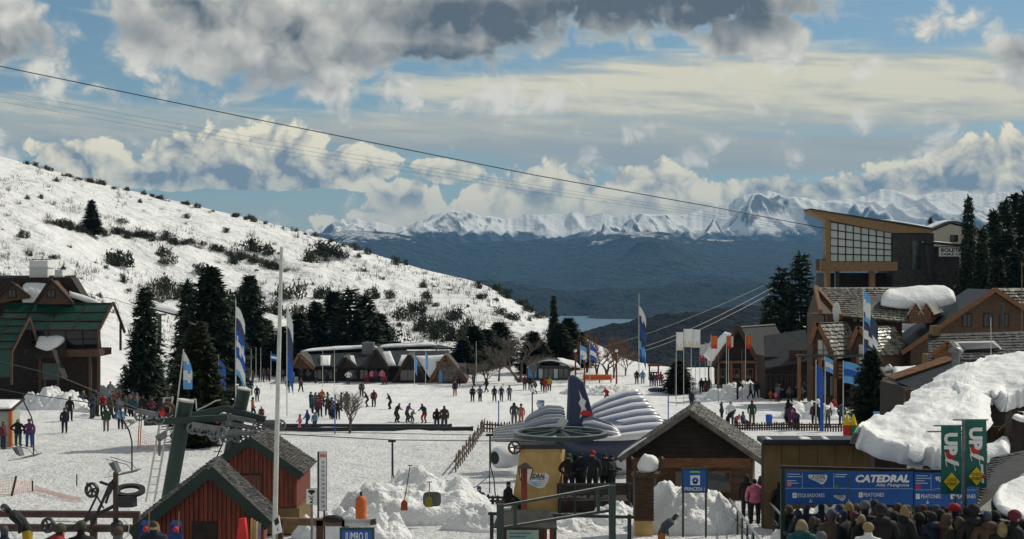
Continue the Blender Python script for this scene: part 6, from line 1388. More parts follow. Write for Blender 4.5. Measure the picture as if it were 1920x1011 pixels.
# ---- flag poles and flags
def flag_mesh(w, h, nx=10, nz=6, wav=.12, taper=0.0, drop=0.0):
    vs = []; fs = []
    for j in range(nz + 1):
        for i in range(nx + 1):
            u = i / nx; v = j / nz; vs.append((w * u, wav * w * math.sin(u * 5 + v * 1.5) * u, -h * (v * (1 - taper * u)) - drop * u * u * h))
    W1 = nx + 1; m_ = (nx + 1) * (nz + 1)
    fs = [(j * W1 + i, j * W1 + i + 1, (j + 1) * W1 + i + 1, (j + 1) * W1 + i) for j in range(nz) for i in range(nx)]
    vs2 = [(x, y + .012, z) for x, y, z in vs]
    return vs + vs2, fs + [tuple(k + m_ for k in f[::-1]) for f in fs], nx, nz
def flagpole(px, py0, py1, Y=None, flags=(), r=.04, label='', group=None, mm='pale_metal', lean=0.0, base=None):
    g0 = gpy(px, py1) if Y is None else gp(px, Y); k = g0.y / F; top = CZ + (505.5 - py0) * k - g0.z
    root = empty('flagpole', g0, label, 'flagpole', group); b = MB(); b.tube([(0, 0, -.3), (lean * .5, 0, top * .5), (lean, 0, top)], [r, r * .85, r * .6], 10); part(b, 'pole', mm, root)
    for (y0_, w, h, cols, style) in flags:
        z0 = CZ + (505.5 - y0_) * k - g0.z; ww, hh = w * k, h * k
        if style == 'drape': vs, fs, nx, nz = flag_mesh(ww, hh, 8, 12, .25, 0, .25)
        elif style == 'feather': vs, fs, nx, nz = flag_mesh(ww, hh, 6, 12, .12, 0, .0); vs = [(x * math.sin(min(1, max(.05, -z / hh * 1.6 + .1)) * math.pi / 2), y, z) for x, y, z in vs]
        else: vs, fs, nx, nz = flag_mesh(ww, hh, 10, 6, .1, 0, .25 if style == 'fly' else .0)
        sx = -1 if w < 0 else 1
        b = MB(); b.add([Vector((x + lean * z0 / top, y, z + z0)) for x, y, z in vs], fs, 0, True)
        nq = len(fs) // 2
        for q in range(len(fs)):
            j = (q % nq) // nx; i = (q % nq) % nx
            if style in ('drape', 'feather', 'band'): b.mi[q] = min(len(cols) - 1, int(len(cols) * (j + .25 * math.sin(i * 1.3)) / nz)) if j > 0 else 0
            else: b.mi[q] = min(len(cols) - 1, int(len(cols) * j / nz))
        o = b.build('flag', [MAT[c_] for c_ in cols], root, None, False)
    return root
flagpole(512, 463, 1000, 33, (), .065, 'tall bare grey flagpole in front of the back red hut', lean=.2)
flagpole(442, 560, 745, 118, [(575, 18, 128, ('white', 'navy', 'blue', 'white', 'blue', 'white', 'blue_light'), 'drape')], .05, 'pole with long white and blue drooping banner beside the broad fir')
flagpole(538, 570, 738, 118, [(580, 12, 130, ('white', 'navy', 'navy', 'blue', 'blue'), 'drape')], .05, 'pole with long dark blue hanging banner left of the long lodge')
flagpole(410, 664, 736, 122, [(676, 14, 50, ('blue', 'blue'), 'drape')], .03, 'short pole with blue flag beside the broad fir'); flagpole(302, 655, 925, 45, [(660, 17, 70, ('white', 'blue_light', 'white', 'blue_light'), 'feather')], .03, 'slim leaning pole with white feather flag beside the ladder', lean=.72)
b = MB(); q = gpy(429, 735); b.box(-.42, .42, -.03, .03, .3, 2.4); o = b.build('hanging_banner', MAT['blue_light'], None, q); tag(o, 'plain light blue banner panel near the broad fir', 'banner')
for px, a_, b_ in ((471, 655, 706), (480, 652, 708), (489, 651, 706)): flagpole(px, a_, b_, 165, (), .03, 'thin bare pole among the trees left of the long lodge', 'thin bare poles left of the long lodge')
flagpole(508, 659, 708, 163, [(664, 14, 12, ('blue', 'white', 'blue'), 'fly')], .03, 'thin pole with small striped flag left of the long lodge')
for px, a_, b_, fl in ((605, 658, 716, ()), (627, 657, 716, ()), (777, 655, 719, [(668, 5, 30, ('blue_light',), 'drape')]), (798, 658, 719, [(662, 5, 30, ('blue_light',), 'drape')]), (893, 640, 720, ())): flagpole(px, a_, b_, 166, fl, .035, 'slim pole with hanging light blue pennant before the long lodge' if fl else 'slim bare pole standing before the long lodge', 'slim poles before the long lodge')
flagpole(1198, 551, 685, 186, [(575, 13, 95, ('white', 'navy', 'blue', 'navy', 'blue_light', 'blue'), 'drape')], .07, 'tall pole with drooping dark blue and white banner at the valley edge')
for px, y0_, y1_ in ((1268, 622, 740), (1282, 616, 740), (1296, 617, 745)): flagpole(px, y0_, y1_, 140, [(y0_ + 1, 17 if px != 1268 else 13, 34, ('white', 'white', 'cream'), 'band')], .035, 'pole with square white banner flag beside the dark round bush', 'white banner flags beside the round bush')
for px in (1312, 1322, 1330, 1340): flagpole(px, 643 - (px - 1312) * .2, 702, 160, [(646 - (px - 1312) * .2, 10, 30, ('white', 'white', 'red'), 'band')], .03, 'pole with small white flag tipped red before the A-frame chalet', 'white flags tipped red before the A-frame')
for px, w in ((1333, 12), (1362, 9), (1398, 11)): flagpole(px, 627, 706, 146, [(630, w, 24, ('orange', 'orange', 'red'), 'band')], .04, 'pole with small orange-red flag before the A-frame chalet', 'orange flags before the A-frame')
flagpole(1366, 628, 706, 147, [(631, 9, 20, ('white',), 'band')], .04, 'pole with plain small white flag between two orange flags')
flagpole(1530, 674, 795, 98, [(684, 13, 58, ('blue', 'blue'), 'drape')], .04, 'pole with hanging royal blue flag below the shingled chalet'); flagpole(1547, 668, 797, 98, [(670, 15, 26, ('blue_light', 'white', 'blue_light'), 'fly')], .04, 'pole with small blue and white striped flag below the shingled chalet')
flagpole(1581, 676, 800, 97, [(678, 34, 40, ('blue_light', 'blue', 'blue_light'), 'fly')], .04, 'pole with large bright blue flag flying toward the dark fir')
flagpole(1619, 543, 800, 104, [(546, 13, 56, ('blue_light', 'white', 'white', 'blue_light'), 'drape'), (585, 26, 100, ('navy', 'navy', 'white', 'navy', 'blue', 'navy'), 'drape')], .045, 'tall pole with long blue and white pennants in front of the chalet')
flagpole(1858, 595, 700, 80, (), .03, 'bare white pole before the skylight roof'); flagpole(1916, 490, 720, 100, (), .05, 'tall bare pole at the end of the brown chalets', mm='log')
for px, a_, b_ in ((1391, 655, 755), (1347, 660, 755), (1304, 680, 755), (1266, 660, 748)): flagpole(px, a_, b_, None, (), .03, 'thin bare pole standing in the snow garden', 'thin bare poles in the snow garden', 'grey_metal')
for px, a_, b_, c_ in ((1088, 640, 716, 'blue_light'), (1106, 645, 716, 'blue')): flagpole(px, a_, b_, 170, [(648, 12, 26, (c_, 'white', c_), 'fly')], .035, 'slim pole with limp %s flag behind the tail fin' % ('pale blue' if c_ == 'blue_light' else 'dark blue'))
for px, a_, b_ in ((935, 752, 806), (1253, 742, 800), (628, 738, 812)): stake(px, a_, b_, 0, .045, 'blue', 'slim blue marker pole by the %s' % {935: 'picket fence behind the inflatable', 1253: 'right wing of the inflatable', 628: 'conveyor lift'}[px], 'pole')
b = MB(); q = gpy(1648, 806); b.box(-.32, .32, -.03, .03, .25, 1.85); o = b.build('hanging_banner', MAT['blue_light'], None, gp(1648, 82)); tag(o, 'light blue banner panel under the dark fir by the lamp post', 'banner')
b = MB(); b.box(-.12, .12, -.03, .03, .2, 2.4); o = b.build('hanging_banner', MAT['blue'], None, gp(1541, 93)); tag(o, 'narrow blue banner panel standing by the picket fence', 'banner')

# ---- lamp posts, picture sign, cones, bin, gateway
def lamp_post(px, py0, Y, label, r=.05, mm='black_metal'):
    g0 = gp(px, Y); h_ = CZ + (505.5 - py0) * Y / F - g0.z; root = empty('lamp_post', g0, label, 'lamp post')
    b = MB(); b.tube([(0, 0, -.2), (0, 0, .8), (0, 0, h_ - .35)], [r * 1.4, r, r * .8], 10); part(b, 'post', mm, root)
    b = MB(); b.sphere((0, 0, h_ - .18), .19, 12, 8, (1, 1, .95)); part(b, 'globe', 'white', root); b = MB(); b.tube([(0, 0, h_ - .03), (0, 0, h_ + .05)], [.12, .02], 10); part(b, 'cap', mm, root)
lamp_post(1667, 684, 72, 'grey lamp post with snowy globe beside the dark terrace house', .07, 'grey_metal'); lamp_post(998, 725, 88, 'dark lamp post with white globe behind the left wing of the inflatable'); lamp_post(1156, 655, 165, 'wooden lamp post beneath the bare willow', .1, 'wood_red'); lamp_post(1079, 655, 168, 'red-brown lamp post beside the glazed kiosk', .12, 'wood_red'); lamp_post(1096, 668, 150, 'reddish lamp post behind the tail fin', .09, 'wood_red')
A = At(1014, 86); pz = empty('photo_sign', A.loc, 'small framed photo sign of snow beside the lamp post', 'sign'); b = MB(); b.box(A.x(1007), A.x(1021), -.03, .03, A.z(764), A.z(750)); fo = part(b, 'frame', 'white', pz); b = MB(); b.box(A.x(1008), A.x(1020), -.04, -.03, A.z(763), A.z(751)); part(b, 'photo', mat('photo_blue', (.05, .16, .4), col2=(.6, .65, .7), scale=2.5), fo); b = MB(); b.box(A.x(1013), A.x(1015), -.02, .02, -.3, A.z(763)); part(b, 'post', 'black_metal', pz)
for px, mm, lab in ((1588, ('yellow', 'red'), 'yellow and pink padded cone beside the snow-capped lodge'), (1600, ('yellow', 'green'), 'yellow and green padded cone beside the snow-capped lodge')):
    A = At(px, 52); root = empty('padded_cone', A.p(px, 818) + A.loc, lab, 'cone'); b = MB(); b.tube([(0, 0, 0), (0, 0, .1)], .14, 4); b.tube([(0, 0, 0.1), (0, 0, .42)], .15, 12); part(b, 'lower', mm[1], root); b = MB(); b.tube([(0, 0, .42), (0, 0, .82)], [.15, .02], 12); part(b, 'tip', mm[0], root); b = MB(); b.tube([(0, 0, -2.2), (0, 0, 0)], .05, 6); part(b, 'stand', 'log', root)
g0 = gpy(1442, 800); root = empty('litter_bin', g0, 'blue litter bin by the picket fence of the snow garden', 'bin'); b = MB(); b.tube([(0, 0, 0), (0, 0, .75)], [.2, .26], 12); part(b, 'body', 'blue', root); b = MB(); b.tube([(0, 0, .75), (0, 0, .85)], [.28, .2], 12); part(b, 'lid', 'blue', root)
g0 = gp(1226, 188); root = empty('wooden_gateway', g0, 'small red-brown wooden gateway on the snowy crest', 'gateway'); b = MB(); b.box(-.7, -.5, -.1, .1, -.2, 1.5); part(b, 'post', 'wood_red', root); b = MB(); b.box(.5, .7, -.1, .1, -.2, 1.5); part(b, 'post', 'wood_red', root); b = MB(); b.box(-.8, .8, -.12, .12, 1.2, 1.5); part(b, 'lintel', 'wood_red', root); b = MB(); b.box(-.5, .5, -.05, .05, .3, .5); part(b, 'rail', 'wood_red', root)
g0 = gpy(1124, 718); root = empty('red_bench', g0, 'orange-red bench and sledges beneath the bare willow', 'bench'); b = MB(); b.box(-2.2, 1.6, -.2, .2, .35, .5); part(b, 'seat', 'orange', root); b = MB(); b.box(-2.0, 1.5, .2, .28, .5, 1.0); part(b, 'backrest', 'orange', root)
for x in (-1.9, 0, 1.4): b = MB(); b.box(x - .06, x + .06, -.15, .2, -.2, .36); part(b, 'leg', 'wood_dark', root)
g0 = gpy(1232, 735); b = MB(); b.sphere((0, 0, .22), .9, 14, 8, (1.2, .5, .32)); o = b.build('covered_sledge', MAT['navy'], None, g0); tag(o, 'dark covered sledge lying on snow left of the round bush', 'sledge')
A = At(1345, 155); root = empty('shop_sign', A.loc, 'white shop sign board on posts left of the A-frame chalet', 'sign'); b = MB(); b.box(A.x(1326), A.x(1356), -.05, .05, A.z(686), A.z(672)); p_ = part(b, 'board', 'white', root); b = MB(); b.box(A.x(1335), A.x(1353), -.06, -.05, A.z(681), A.z(677)); part(b, 'print_line', 'text_black', p_); b = MB(); b.bar(A.p(1329, 677, -.06), A.p(1332, 682, -.06), .1, .02); part(b, 'swoosh', 'text_black', p_)
for x in (1329, 1353): b = MB(); b.box(A.x(x) - .08, A.x(x) + .08, .05, .2, -.3, A.z(676)); part(b, 'post', 'wood_brown', root)
A = At(310, 200); root = empty('hill_lift_tower', A.loc, 'thin hill lift tower with snowy shelter roof behind the firs', 'lift tower'); b = MB(); b.tube([A.p(299, 660), A.p(299, 590)], .3, 8); part(b, 'mast', 'green_metal', root); b = MB(); b.bar(A.p(288, 590), A.p(312, 590), .3, .3); part(b, 'cross_arm', 'grey_metal', root); b = MB(); b.bar(A.p(290, 580, 1), A.p(336, 592, 1), 2.5, .3); part(b, 'shelter_roof', 'slate', root); snow_loft('snow_patch', [[A.p(288, 578, -.4), A.p(336, 590, -.4)], [A.p(290, 574, 2.2), A.p(334, 583, 2.2)]], root, .7, .1, 1, 12, 5)
# ================================================================ vegetation
def leaf_mat(name, a, b_, spec=.25):
    m = bpy.data.materials.new(name); m.use_nodes = True; T = NT(m.node_tree); bs = T.n['Principled BSDF']
    bs.inputs['Roughness'].default_value = .7; bs.inputs['Specular IOR Level'].default_value = spec
    co = T.new('ShaderNodeTexCoord').outputs['Object']; n = T.noise(co, 1.7, 3.0, .6)
    T.l.new(T.mixc(T.ss(n, .35, .65), c4(*a), c4(*b_)), bs.inputs['Base Color']); MAT[name] = m; return m
leaf_mat('fir_needles', (.016, .032, .018), (.05, .072, .036)); leaf_mat('cypress_leaves', (.024, .034, .014), (.065, .075, .03)); leaf_mat('shrub_leaves', (.030, .040, .020), (.075, .078, .040)); leaf_mat('shrub_dark', (.016, .024, .016), (.042, .050, .030))
W_('bark', (.075, .055, .045), var=.3, scale=4, bump=.02); W_('twig_grey', (.12, .10, .085), var=.3, scale=3); W_('twig_red', (.15, .075, .05), var=.3, scale=3)
def conifer_meshes(seed, h=10.0, rmax=2.2, levels=34, per=9, droop=.25, p=.85, dens=8, leaf='fir_needles', base=.06, blade=.34, round_=False):
    r_ = random.Random(seed); tr = MB(); tr.tube([(0, 0, -.3), (.03, 0, h * .5), (0, .02, h * .97)], [h * .018, h * .011, .01], 7)
    cr = MB(); V_ = []; F_ = []
    for L in range(levels):
        t = (L + r_.random() * .6) / levels; z = h * (base + (1 - base) * t)
        if round_: reach = rmax * max(.05, math.sin(min(1, (1 - t) * 1.25 + .02) * math.pi * .5) ** .8) * min(1, .6 + t * 2.2)
        else: reach = rmax * (1 - t) ** p * min(1.0, .75 + t * 2) + .12
        n = max(3, int(per * (.55 + .45 * (1 - t))))
        for k in range(n):
            a = 2 * math.pi * (k + r_.random()) / n; ln = reach * r_.uniform(.55, 1.12); ca, sa = math.cos(a), math.sin(a)
            up = r_.uniform(.05, .3) if t > .75 else r_.uniform(-.1, .2)
            m_ = max(3, int(dens * ln / rmax) + 2)
            for j in range(m_):
                s = (j + r_.random()) / m_; d = ln * (.12 + .88 * s); zz = z + ln * (up * s - droop * s * s)
                c = Vector((ca * d, sa * d, zz)); bl = blade * r_.uniform(.6, 1.25) * (1.15 - .4 * s)
                for q in range(3):
                    dirv = Vector((ca + r_.uniform(-.9, .9), sa + r_.uniform(-.9, .9), r_.uniform(-.55, .45))).normalized(); sv = dirv.cross(Vector((r_.uniform(-.4, .4), r_.uniform(-.4, .4), 1))).normalized() * bl * .22
                    b0 = len(V_); V_ += [c - sv, c + sv, c + dirv * bl + sv * .3, c + dirv * bl * .9 - sv * .6]; F_.append((b0, b0 + 1, b0 + 2, b0 + 3))
    cr.add(V_, F_); return tr.mesh('trunk', MAT['bark'], False), cr.mesh('crown', MAT[leaf], False)
def bare_meshes(seed, h=9.0, spread=.6, twig='twig_grey', depth=5, trunk_r=.16):
    r_ = random.Random(seed); tr = MB(); cr = MB()
    def grow(p, d, L, r, lev):
        n = 3; pts = [p]; q = p.copy(); dd = d.copy()
        for i in range(n):
            dd = (dd + Vector((r_.uniform(-.2, .2), r_.uniform(-.2, .2), r_.uniform(-.02, .15)))).normalized(); q = q + dd * L / n; pts.append(q.copy())
        (tr if lev == 0 else cr).tube(pts, [r, r * .85, r * .7, r * .5], 5 if lev < 2 else 3, cap=False)
        if lev >= depth: return
        for k in range(r_.choice((3, 4, 4)) if lev < 3 else 3):
            a = r_.uniform(0, 6.28); t = pts[r_.choice((1, 2, 2, 3))] if lev else pts[r_.choice((2, 3, 3))]
            nd = (dd + Vector((math.cos(a), math.sin(a), r_.uniform(-.1, .6))) * spread * r_.uniform(.7, 1.4)).normalized()
            grow(t, nd, L * r_.uniform(.55, .82), r * .55, lev + 1)
    for s_ in range(2): grow(Vector((r_.uniform(-.1, .1), r_.uniform(-.1, .1), -.2)), Vector((r_.uniform(-.2, .2), r_.uniform(-.2, .2), 1)).normalized(), h * .34, trunk_r, 0)
    return tr.mesh('trunk', MAT['bark'], False), cr.mesh('crown', MAT[twig], False)
FIR = [conifer_meshes(1, rmax=2.3, levels=40, per=13, dens=11, blade=.62, base=.02), conifer_meshes(2, rmax=2.6, levels=38, per=13, droop=.38, p=.75, dens=11, blade=.66, base=.02), conifer_meshes(3, rmax=1.9, levels=38, per=12, dens=10, blade=.6, base=.02)]
CYP = [conifer_meshes(4, rmax=2.3, levels=46, per=20, droop=.1, dens=9, leaf='cypress_leaves', base=.0, blade=.6, round_=True), conifer_meshes(5, rmax=2.6, levels=44, per=18, droop=.05, leaf='fir_needles', base=.0, blade=.66, round_=True)]
PIN = [conifer_meshes(6, rmax=2.9, levels=24, per=10, droop=-.06, p=.75, dens=11, blade=.7, base=.06), conifer_meshes(7, rmax=3.0, levels=22, per=10, droop=-.02, p=.6, dens=12, blade=.7, base=.04)]
BAR = [bare_meshes(11), bare_meshes(12, spread=.75), bare_meshes(13, twig='twig_red', spread=.55), bare_meshes(14, twig='twig_red', spread=.7, depth=5)]
def tree(kind, px, top, Y, label, w=None, base_py=None, group=None, name='fir_tree', hpx=None, base_y=None):
    g0 = gp(px, Y) if base_py is None else gpy(px, base_py, *(base_y or (38.0, 206.0)))
    h = CZ + (505.5 - top) * g0.y / F - g0.z; root = empty(name, g0, label, 'tree', group, rz=rng.uniform(0, 6.28))
    tm, cm = kind; s = h / 10.0; sx = s
    if w: sx = ((1.75 if group else 1.3) if name != 'bare_tree' else 1.0) * w * g0.y / F / (max(v.co.x for v in cm.vertices) - min(v.co.x for v in cm.vertices))
    for nm, me in (('trunk', tm), ('crown', cm)): o = link(nm, me, root); o.scale = (sx, sx, s)
    return root
tree(FIR[1], 272, 538, 122, 'dark fir standing alone beside the glass-roofed lodge', 92)
tree(CYP[0], 371, 606, 0, 'broad olive-dark cypress behind the green lift towers', 118, 838, name='cypress_tree')
tree(CYP[1], 395, 500, 130, 'tall dark fir rising behind the broad cypress', 128); tree(FIR[0], 352, 530, 138, 'ragged fir leaning out behind the broad cypress', 80)
tree(FIR[0], 172, 376, 0, 'solitary dark fir on the piste edge of the snowy hill', 44, 440, name='fir_tree', base_y=(200., 415.))
for i, (px, top, w) in enumerate(((560, 588, 60), (592, 566, 62), (626, 546, 66), (655, 542, 78), (684, 556, 72), (712, 588, 60), (468, 516, 62), (436, 548, 58), (498, 600, 60), (530, 612, 52), (742, 640, 50), (476, 622, 66))):
    tree([FIR[0], FIR[1], CYP[1], PIN[0]][i % 4], px, top, 184 + (i % 3) * 3, ('ragged fir', 'drooping fir', 'dense rounded conifer', 'open-branched pine')[i % 4] + ' in the grove behind the long lodge', w, group='conifers behind the long lodge')
for i, (px, top, w) in enumerate(((868, 636, 46), (888, 610, 52), (912, 618, 60), (936, 604, 58), (1010, 636, 56), (1048, 606, 48), (1066, 596, 50), (1088, 622, 46), (1000, 622, 50))):
    tree([CYP[1], FIR[2], CYP[0]][i % 3], px, top, 186 + (i % 4) * 4, ('dense rounded dark conifer', 'slim dark fir', 'olive-dark cypress')[i % 3] + ' between the long lodge and the valley', w, group='bushy conifers toward the valley')
tree(FIR[2], 1038, 554, 215, 'pointed fir against the blue hills at the foot of the ridge', 30)
tree(BAR[0], 975, 582, 172, 'big grey leafless tree beside the glazed kiosk', 108, name='bare_tree'); tree(BAR[1], 935, 628, 174, 'smaller grey leafless tree right of the long lodge', 80, name='bare_tree'); tree(BAR[1], 1002, 640, 170, 'low spreading leafless tree before the glazed kiosk', 70, name='bare_tree')
for i, (px, top, w) in enumerate(((1120, 592, 62), (1150, 600, 66), (1136, 628, 84), (1172, 640, 52), (1100, 640, 60))): tree(BAR[2 + i % 2], px, top, 176 + 3 * i, 'reddish-brown leafless tree behind the tail fin', w, name='bare_tree', group='reddish leafless trees toward the valley')
for i, (px, top, w) in enumerate(((890, 660, 56), (850, 672, 50), (910, 664, 44))): tree(BAR[1], px, top, 168, 'pale frosty leafless bush beside the long lodge', w, name='bare_bush', group='frosty leafless bushes')
tree(CYP[0], 1272, 676, 0, 'dark round bush in the snow below the white flags', 62, 737, name='round_bush')
tree(PIN[0], 1502, 478, 166, 'open-branched dark pine left of the cable car station', 96, name='pine_tree'); tree(PIN[1], 1466, 500, 168, 'shorter open-branched pine beside the dark pine', 92, name='pine_tree'); tree(FIR[2], 1440, 560, 172, 'small fir at the foot of the open pines', 46)
tree(CYP[1], 1634, 656, 88, 'dark dense conifer between the flags and the terrace house', 82, name='conifer_tree')
tree(FIR[1], 1816, 370, 166, 'tall fir standing before the pale house and ticket sign', 52); tree(FIR[0], 1842, 430, 160, 'shorter fir crowding the tall fir by the pale house', 60)
for i, (px, top, w, Y) in enumerate(((1864, 398, 56, 175), (1884, 376, 54, 182), (1902, 362, 60, 186), (1925, 366, 66, 178), (1890, 430, 70, 165), (1918, 440, 66, 160), (1862, 452, 56, 165), (1945, 380, 70, 185), (1846, 470, 52, 170), (1905, 470, 70, 150), (1870, 480, 50, 152), (1760, 470, 30, 178))):
    tree(FIR[i % 3], px, top, Y, ('straight dark fir', 'broad drooping fir', 'slender dark fir')[i % 3] + ' in the wood above the brown chalets', w, group='firs above the brown chalets')
tree(BAR[0], 1690, 396, 205, 'thin leafless tree behind the cable car station roof', 34, name='bare_tree'); tree(FIR[0], 1745, 410, 205, 'small dark fir behind the station roof', 30)
tree(BAR[1], 655, 700, 0, 'leafless twiggy bush among skiers by the conveyor', 78, 812, name='bare_bush'); tree(BAR[0], 236, 775, 0, 'small leafless twig bush in the snow', 34, 803, name='bare_bush'); tree(CYP[0], 1478, 748, 0, 'small scrubby bush by the snow mound', 16, 792, name='small_bush')
tree(BAR[0], 138, 488, 165, 'grey leafless bush above the lodge roof', 60, name='bare_bush'); tree(CYP[1], 118, 500, 160, 'dark bush above the lodge roof', 30, name='small_bush')

# ---- hillside shrubs
def shrub_mesh(seed, kind):
    r_ = random.Random(seed); V_ = []; F_ = []
    n = 420 if kind == 'leafy' else 60; lobes = [(r_.gauss(0, .28), r_.gauss(0, .28), r_.uniform(.25, .7), r_.uniform(.18, .34)) for _ in range(7)]
    for i in range(n):
        a = r_.uniform(0, 6.28)
        if kind == 'leafy':
            lb = r_.choice(lobes); c = Vector((lb[0] + r_.gauss(0, lb[3] * .6), lb[1] + r_.gauss(0, lb[3] * .6), max(0, lb[2] * r_.random() + r_.gauss(0, .1)))); ln = r_.uniform(.08, .24); wd = r_.uniform(.025, .06)
        else:
            rr = abs(r_.gauss(0, .3)); c = Vector((math.cos(a) * rr, math.sin(a) * rr, 0)); ln = r_.uniform(.35, 1.1); wd = .016
        d = Vector((math.cos(a) * .5 + r_.uniform(-.35, .35), math.sin(a) * .5 + r_.uniform(-.35, .35), 1)).normalized(); s = d.cross(Vector((r_.uniform(-1, 1), r_.uniform(-1, 1), .2))).normalized() * wd
        b0 = len(V_); V_ += [c - s, c + s, c + d * ln]; F_.append((b0, b0 + 1, b0 + 2))
    m = MB(); m.add(V_, F_); return m
SH = [shrub_mesh(s, 'leafy').mesh('shrub', MAT[m_], False) for s, m_ in ((21, 'shrub_leaves'), (22, 'shrub_dark'), (23, 'shrub_dark'), (24, 'shrub_leaves'))] + [shrub_mesh(s, 'twig').mesh('shrub', MAT['twig_grey'], False) for s in (31, 32)]
HY = (150.0, 424.0)
def hill_hit(px, py):
    rp_ = float(np.interp(px, _g, S_RPY))
    if py < rp_ - 2: py = rp_
    return gpy(px, max(py, rp_ + 1), *HY)
def shrub(px, py, wpx, k=None, hs=1.0, where='scattered on the open snowy slope'):
    q = hill_hit(px, py); k = rng.randrange(6) if k is None else k
    o = link('hill_shrub' if k < 4 else 'twig_shrub', SH[k], None, q - Vector((0, 0, .15))); s = wpx * q.y / F / 1.15
    o.scale = (s, s, s * hs); o.rotation_euler = (0, 0, rng.uniform(0, 6.28))
    kd = 'dark green bushy shrub' if k in (1, 2) else ('olive bushy shrub' if k < 4 else 'leafless grey twig shrub')
    tag(o, kd + ' ' + where, 'shrub', kd + 's ' + where)
    return o
ridge = lambda px: float(np.interp(px, RPX, RPY))
# dark belt along the piste edge
for i in range(74):
    px = 84 + i * 6.4 + rng.uniform(-5, 5); py = float(np.interp(px, [60, 170, 260, 340, 420, 500, 560], [410, 436, 447, 455, 474, 496, 512])) + rng.uniform(-5, 5)
    shrub(px, py, rng.uniform(14, 26), rng.choice((1, 2, 2, 0, 4, 5)), rng.uniform(.7, 1.1), 'in the dark belt along the piste edge')
for px, py, w in ((225, 500, 50), (214, 498, 36), (304, 482, 30), (312, 495, 28), (100, 486, 18), (42, 446, 24), (372, 512, 28), (440, 495, 22), (582, 492, 40), (618, 482, 46), (605, 478, 36), (640, 484, 28), (500, 478, 40), (470, 470, 40), (460, 560, 44), (540, 560, 46), (570, 600, 50), (520, 590, 40), (600, 560, 36), (320, 560, 50), (300, 545, 40), (350, 560, 40), (420, 590, 40), (760, 600, 40), (780, 590, 36), (700, 560, 30), (830, 620, 40), (850, 600, 36), (870, 640, 40), (730, 560, 26), (800, 560, 24), (960, 600, 30), (940, 590, 26), (900, 560, 24), (880, 625, 40), (815, 635, 40), (790, 620, 44), (845, 640, 44), (690, 610, 44), (735, 640, 40), (930, 545, 22), (950, 560, 26), (975, 572, 24), (990, 585, 26), (1010, 596, 22)):
    shrub(px, py, w, rng.choice((0, 1, 2, 3)), rng.uniform(.8, 1.15), 'growing large on the lower slope above the lodges' if py > 520 else 'growing large beside the piste')
for i in range(60):      # along the skyline
    px = rng.uniform(0, 1000); shrub(px, ridge(px) + rng.uniform(1, 5), rng.uniform(7, 16), rng.choice((0, 1, 2, 3, 4)), rng.uniform(.6, 1.3), 'on the skyline of the snowy hill')
cnt = 0
while cnt < 230:
    px = rng.uniform(0, 1010); t = rng.random(); py = ridge(px) + 6 + t * (float(np.interp(px, [0, 300, 600, 1000], [480, 640, 690, 640])) - ridge(px))
    if 0 < px < 480 and abs(py - float(np.interp(px, [0, 170, 340, 480], [440, 465, 500, 540]))) < 24 and rng.random() < .85: continue
    shrub(px, py, rng.choice((6, 7, 8, 9, 10, 12, 15, 18)), rng.choice((0, 1, 3, 4, 4, 5, 5)), rng.uniform(.7, 1.5)); cnt += 1
# scrub too fine to tell apart: one mass
sm = MB(); V_ = []; F_ = []
for i in range(5200):
    px = rng.uniform(-60, 1030); t = rng.random() ** 1.1; lo = float(np.interp(px, [0, 300, 600, 1000], [560, 640, 690, 640])); py = ridge(px) + 3 + t * (lo - ridge(px))
    if float(fbm(px / 70.0, py / 30.0, 3)) < .05: continue
    if 0 < px < 480 and abs(py - float(np.interp(px, [0, 170, 340, 480], [432, 462, 500, 545]))) < 26: continue
    q = hill_hit(px, py); hh = rng.uniform(.3, 1.25)
    for j in range(rng.randrange(3, 8)):
        a = rng.uniform(0, 6.28); c = q + Vector((rng.gauss(0, .35), rng.gauss(0, .35), -.1)); d = Vector((math.cos(a) * .35, math.sin(a) * .35, 1)) * hh; s = Vector((math.sin(a), math.cos(a), 0)) * rng.uniform(.02, .07)
        b0 = len(V_); V_ += [c - s, c + s, c + d]; F_.append((b0, b0 + 1, b0 + 2))
sm.add(V_, F_); so_ = sm.build('hillside_scrub', MAT['shrub_dark'], None, None, False); tag(so_, 'fine dark scrub poking through the snow of the hillside', 'scrub', kind='stuff')
# ================================================================ people
SKIN = mat('skin', (.45, .26, .18), var=.05); BOOT = mat('boots', (.03, .03, .035), var=.2)
CLOTH = {}
def cloth(n):
    cols = dict(black=(.012, .012, .014), navy=(.015, .025, .06), grey=(.14, .15, .17), slate=(.07, .085, .11), red=(.42, .02, .025), maroon=(.16, .018, .04), blue=(.03, .10, .34), lightblue=(.16, .38, .58), teal=(.012, .12, .13), green=(.03, .09, .05), olive=(.07, .075, .035), khaki=(.24, .20, .12),
                brown=(.10, .06, .035), orange=(.5, .15, .02), yellow=(.62, .42, .02), pink=(.60, .16, .26), purple=(.16, .04, .16), white=(.68, .68, .68), coral=(.6, .16, .13), blond=(.35, .25, .12), lilac=(.35, .25, .4))
    if n not in CLOTH: CLOTH[n] = mat('cloth_' + n, tuple(c_ * (.62 if n not in ('white', 'pink') else .9) for c_ in cols[n]), var=.22, scale=5, rough=.8)
    return CLOTH[n]
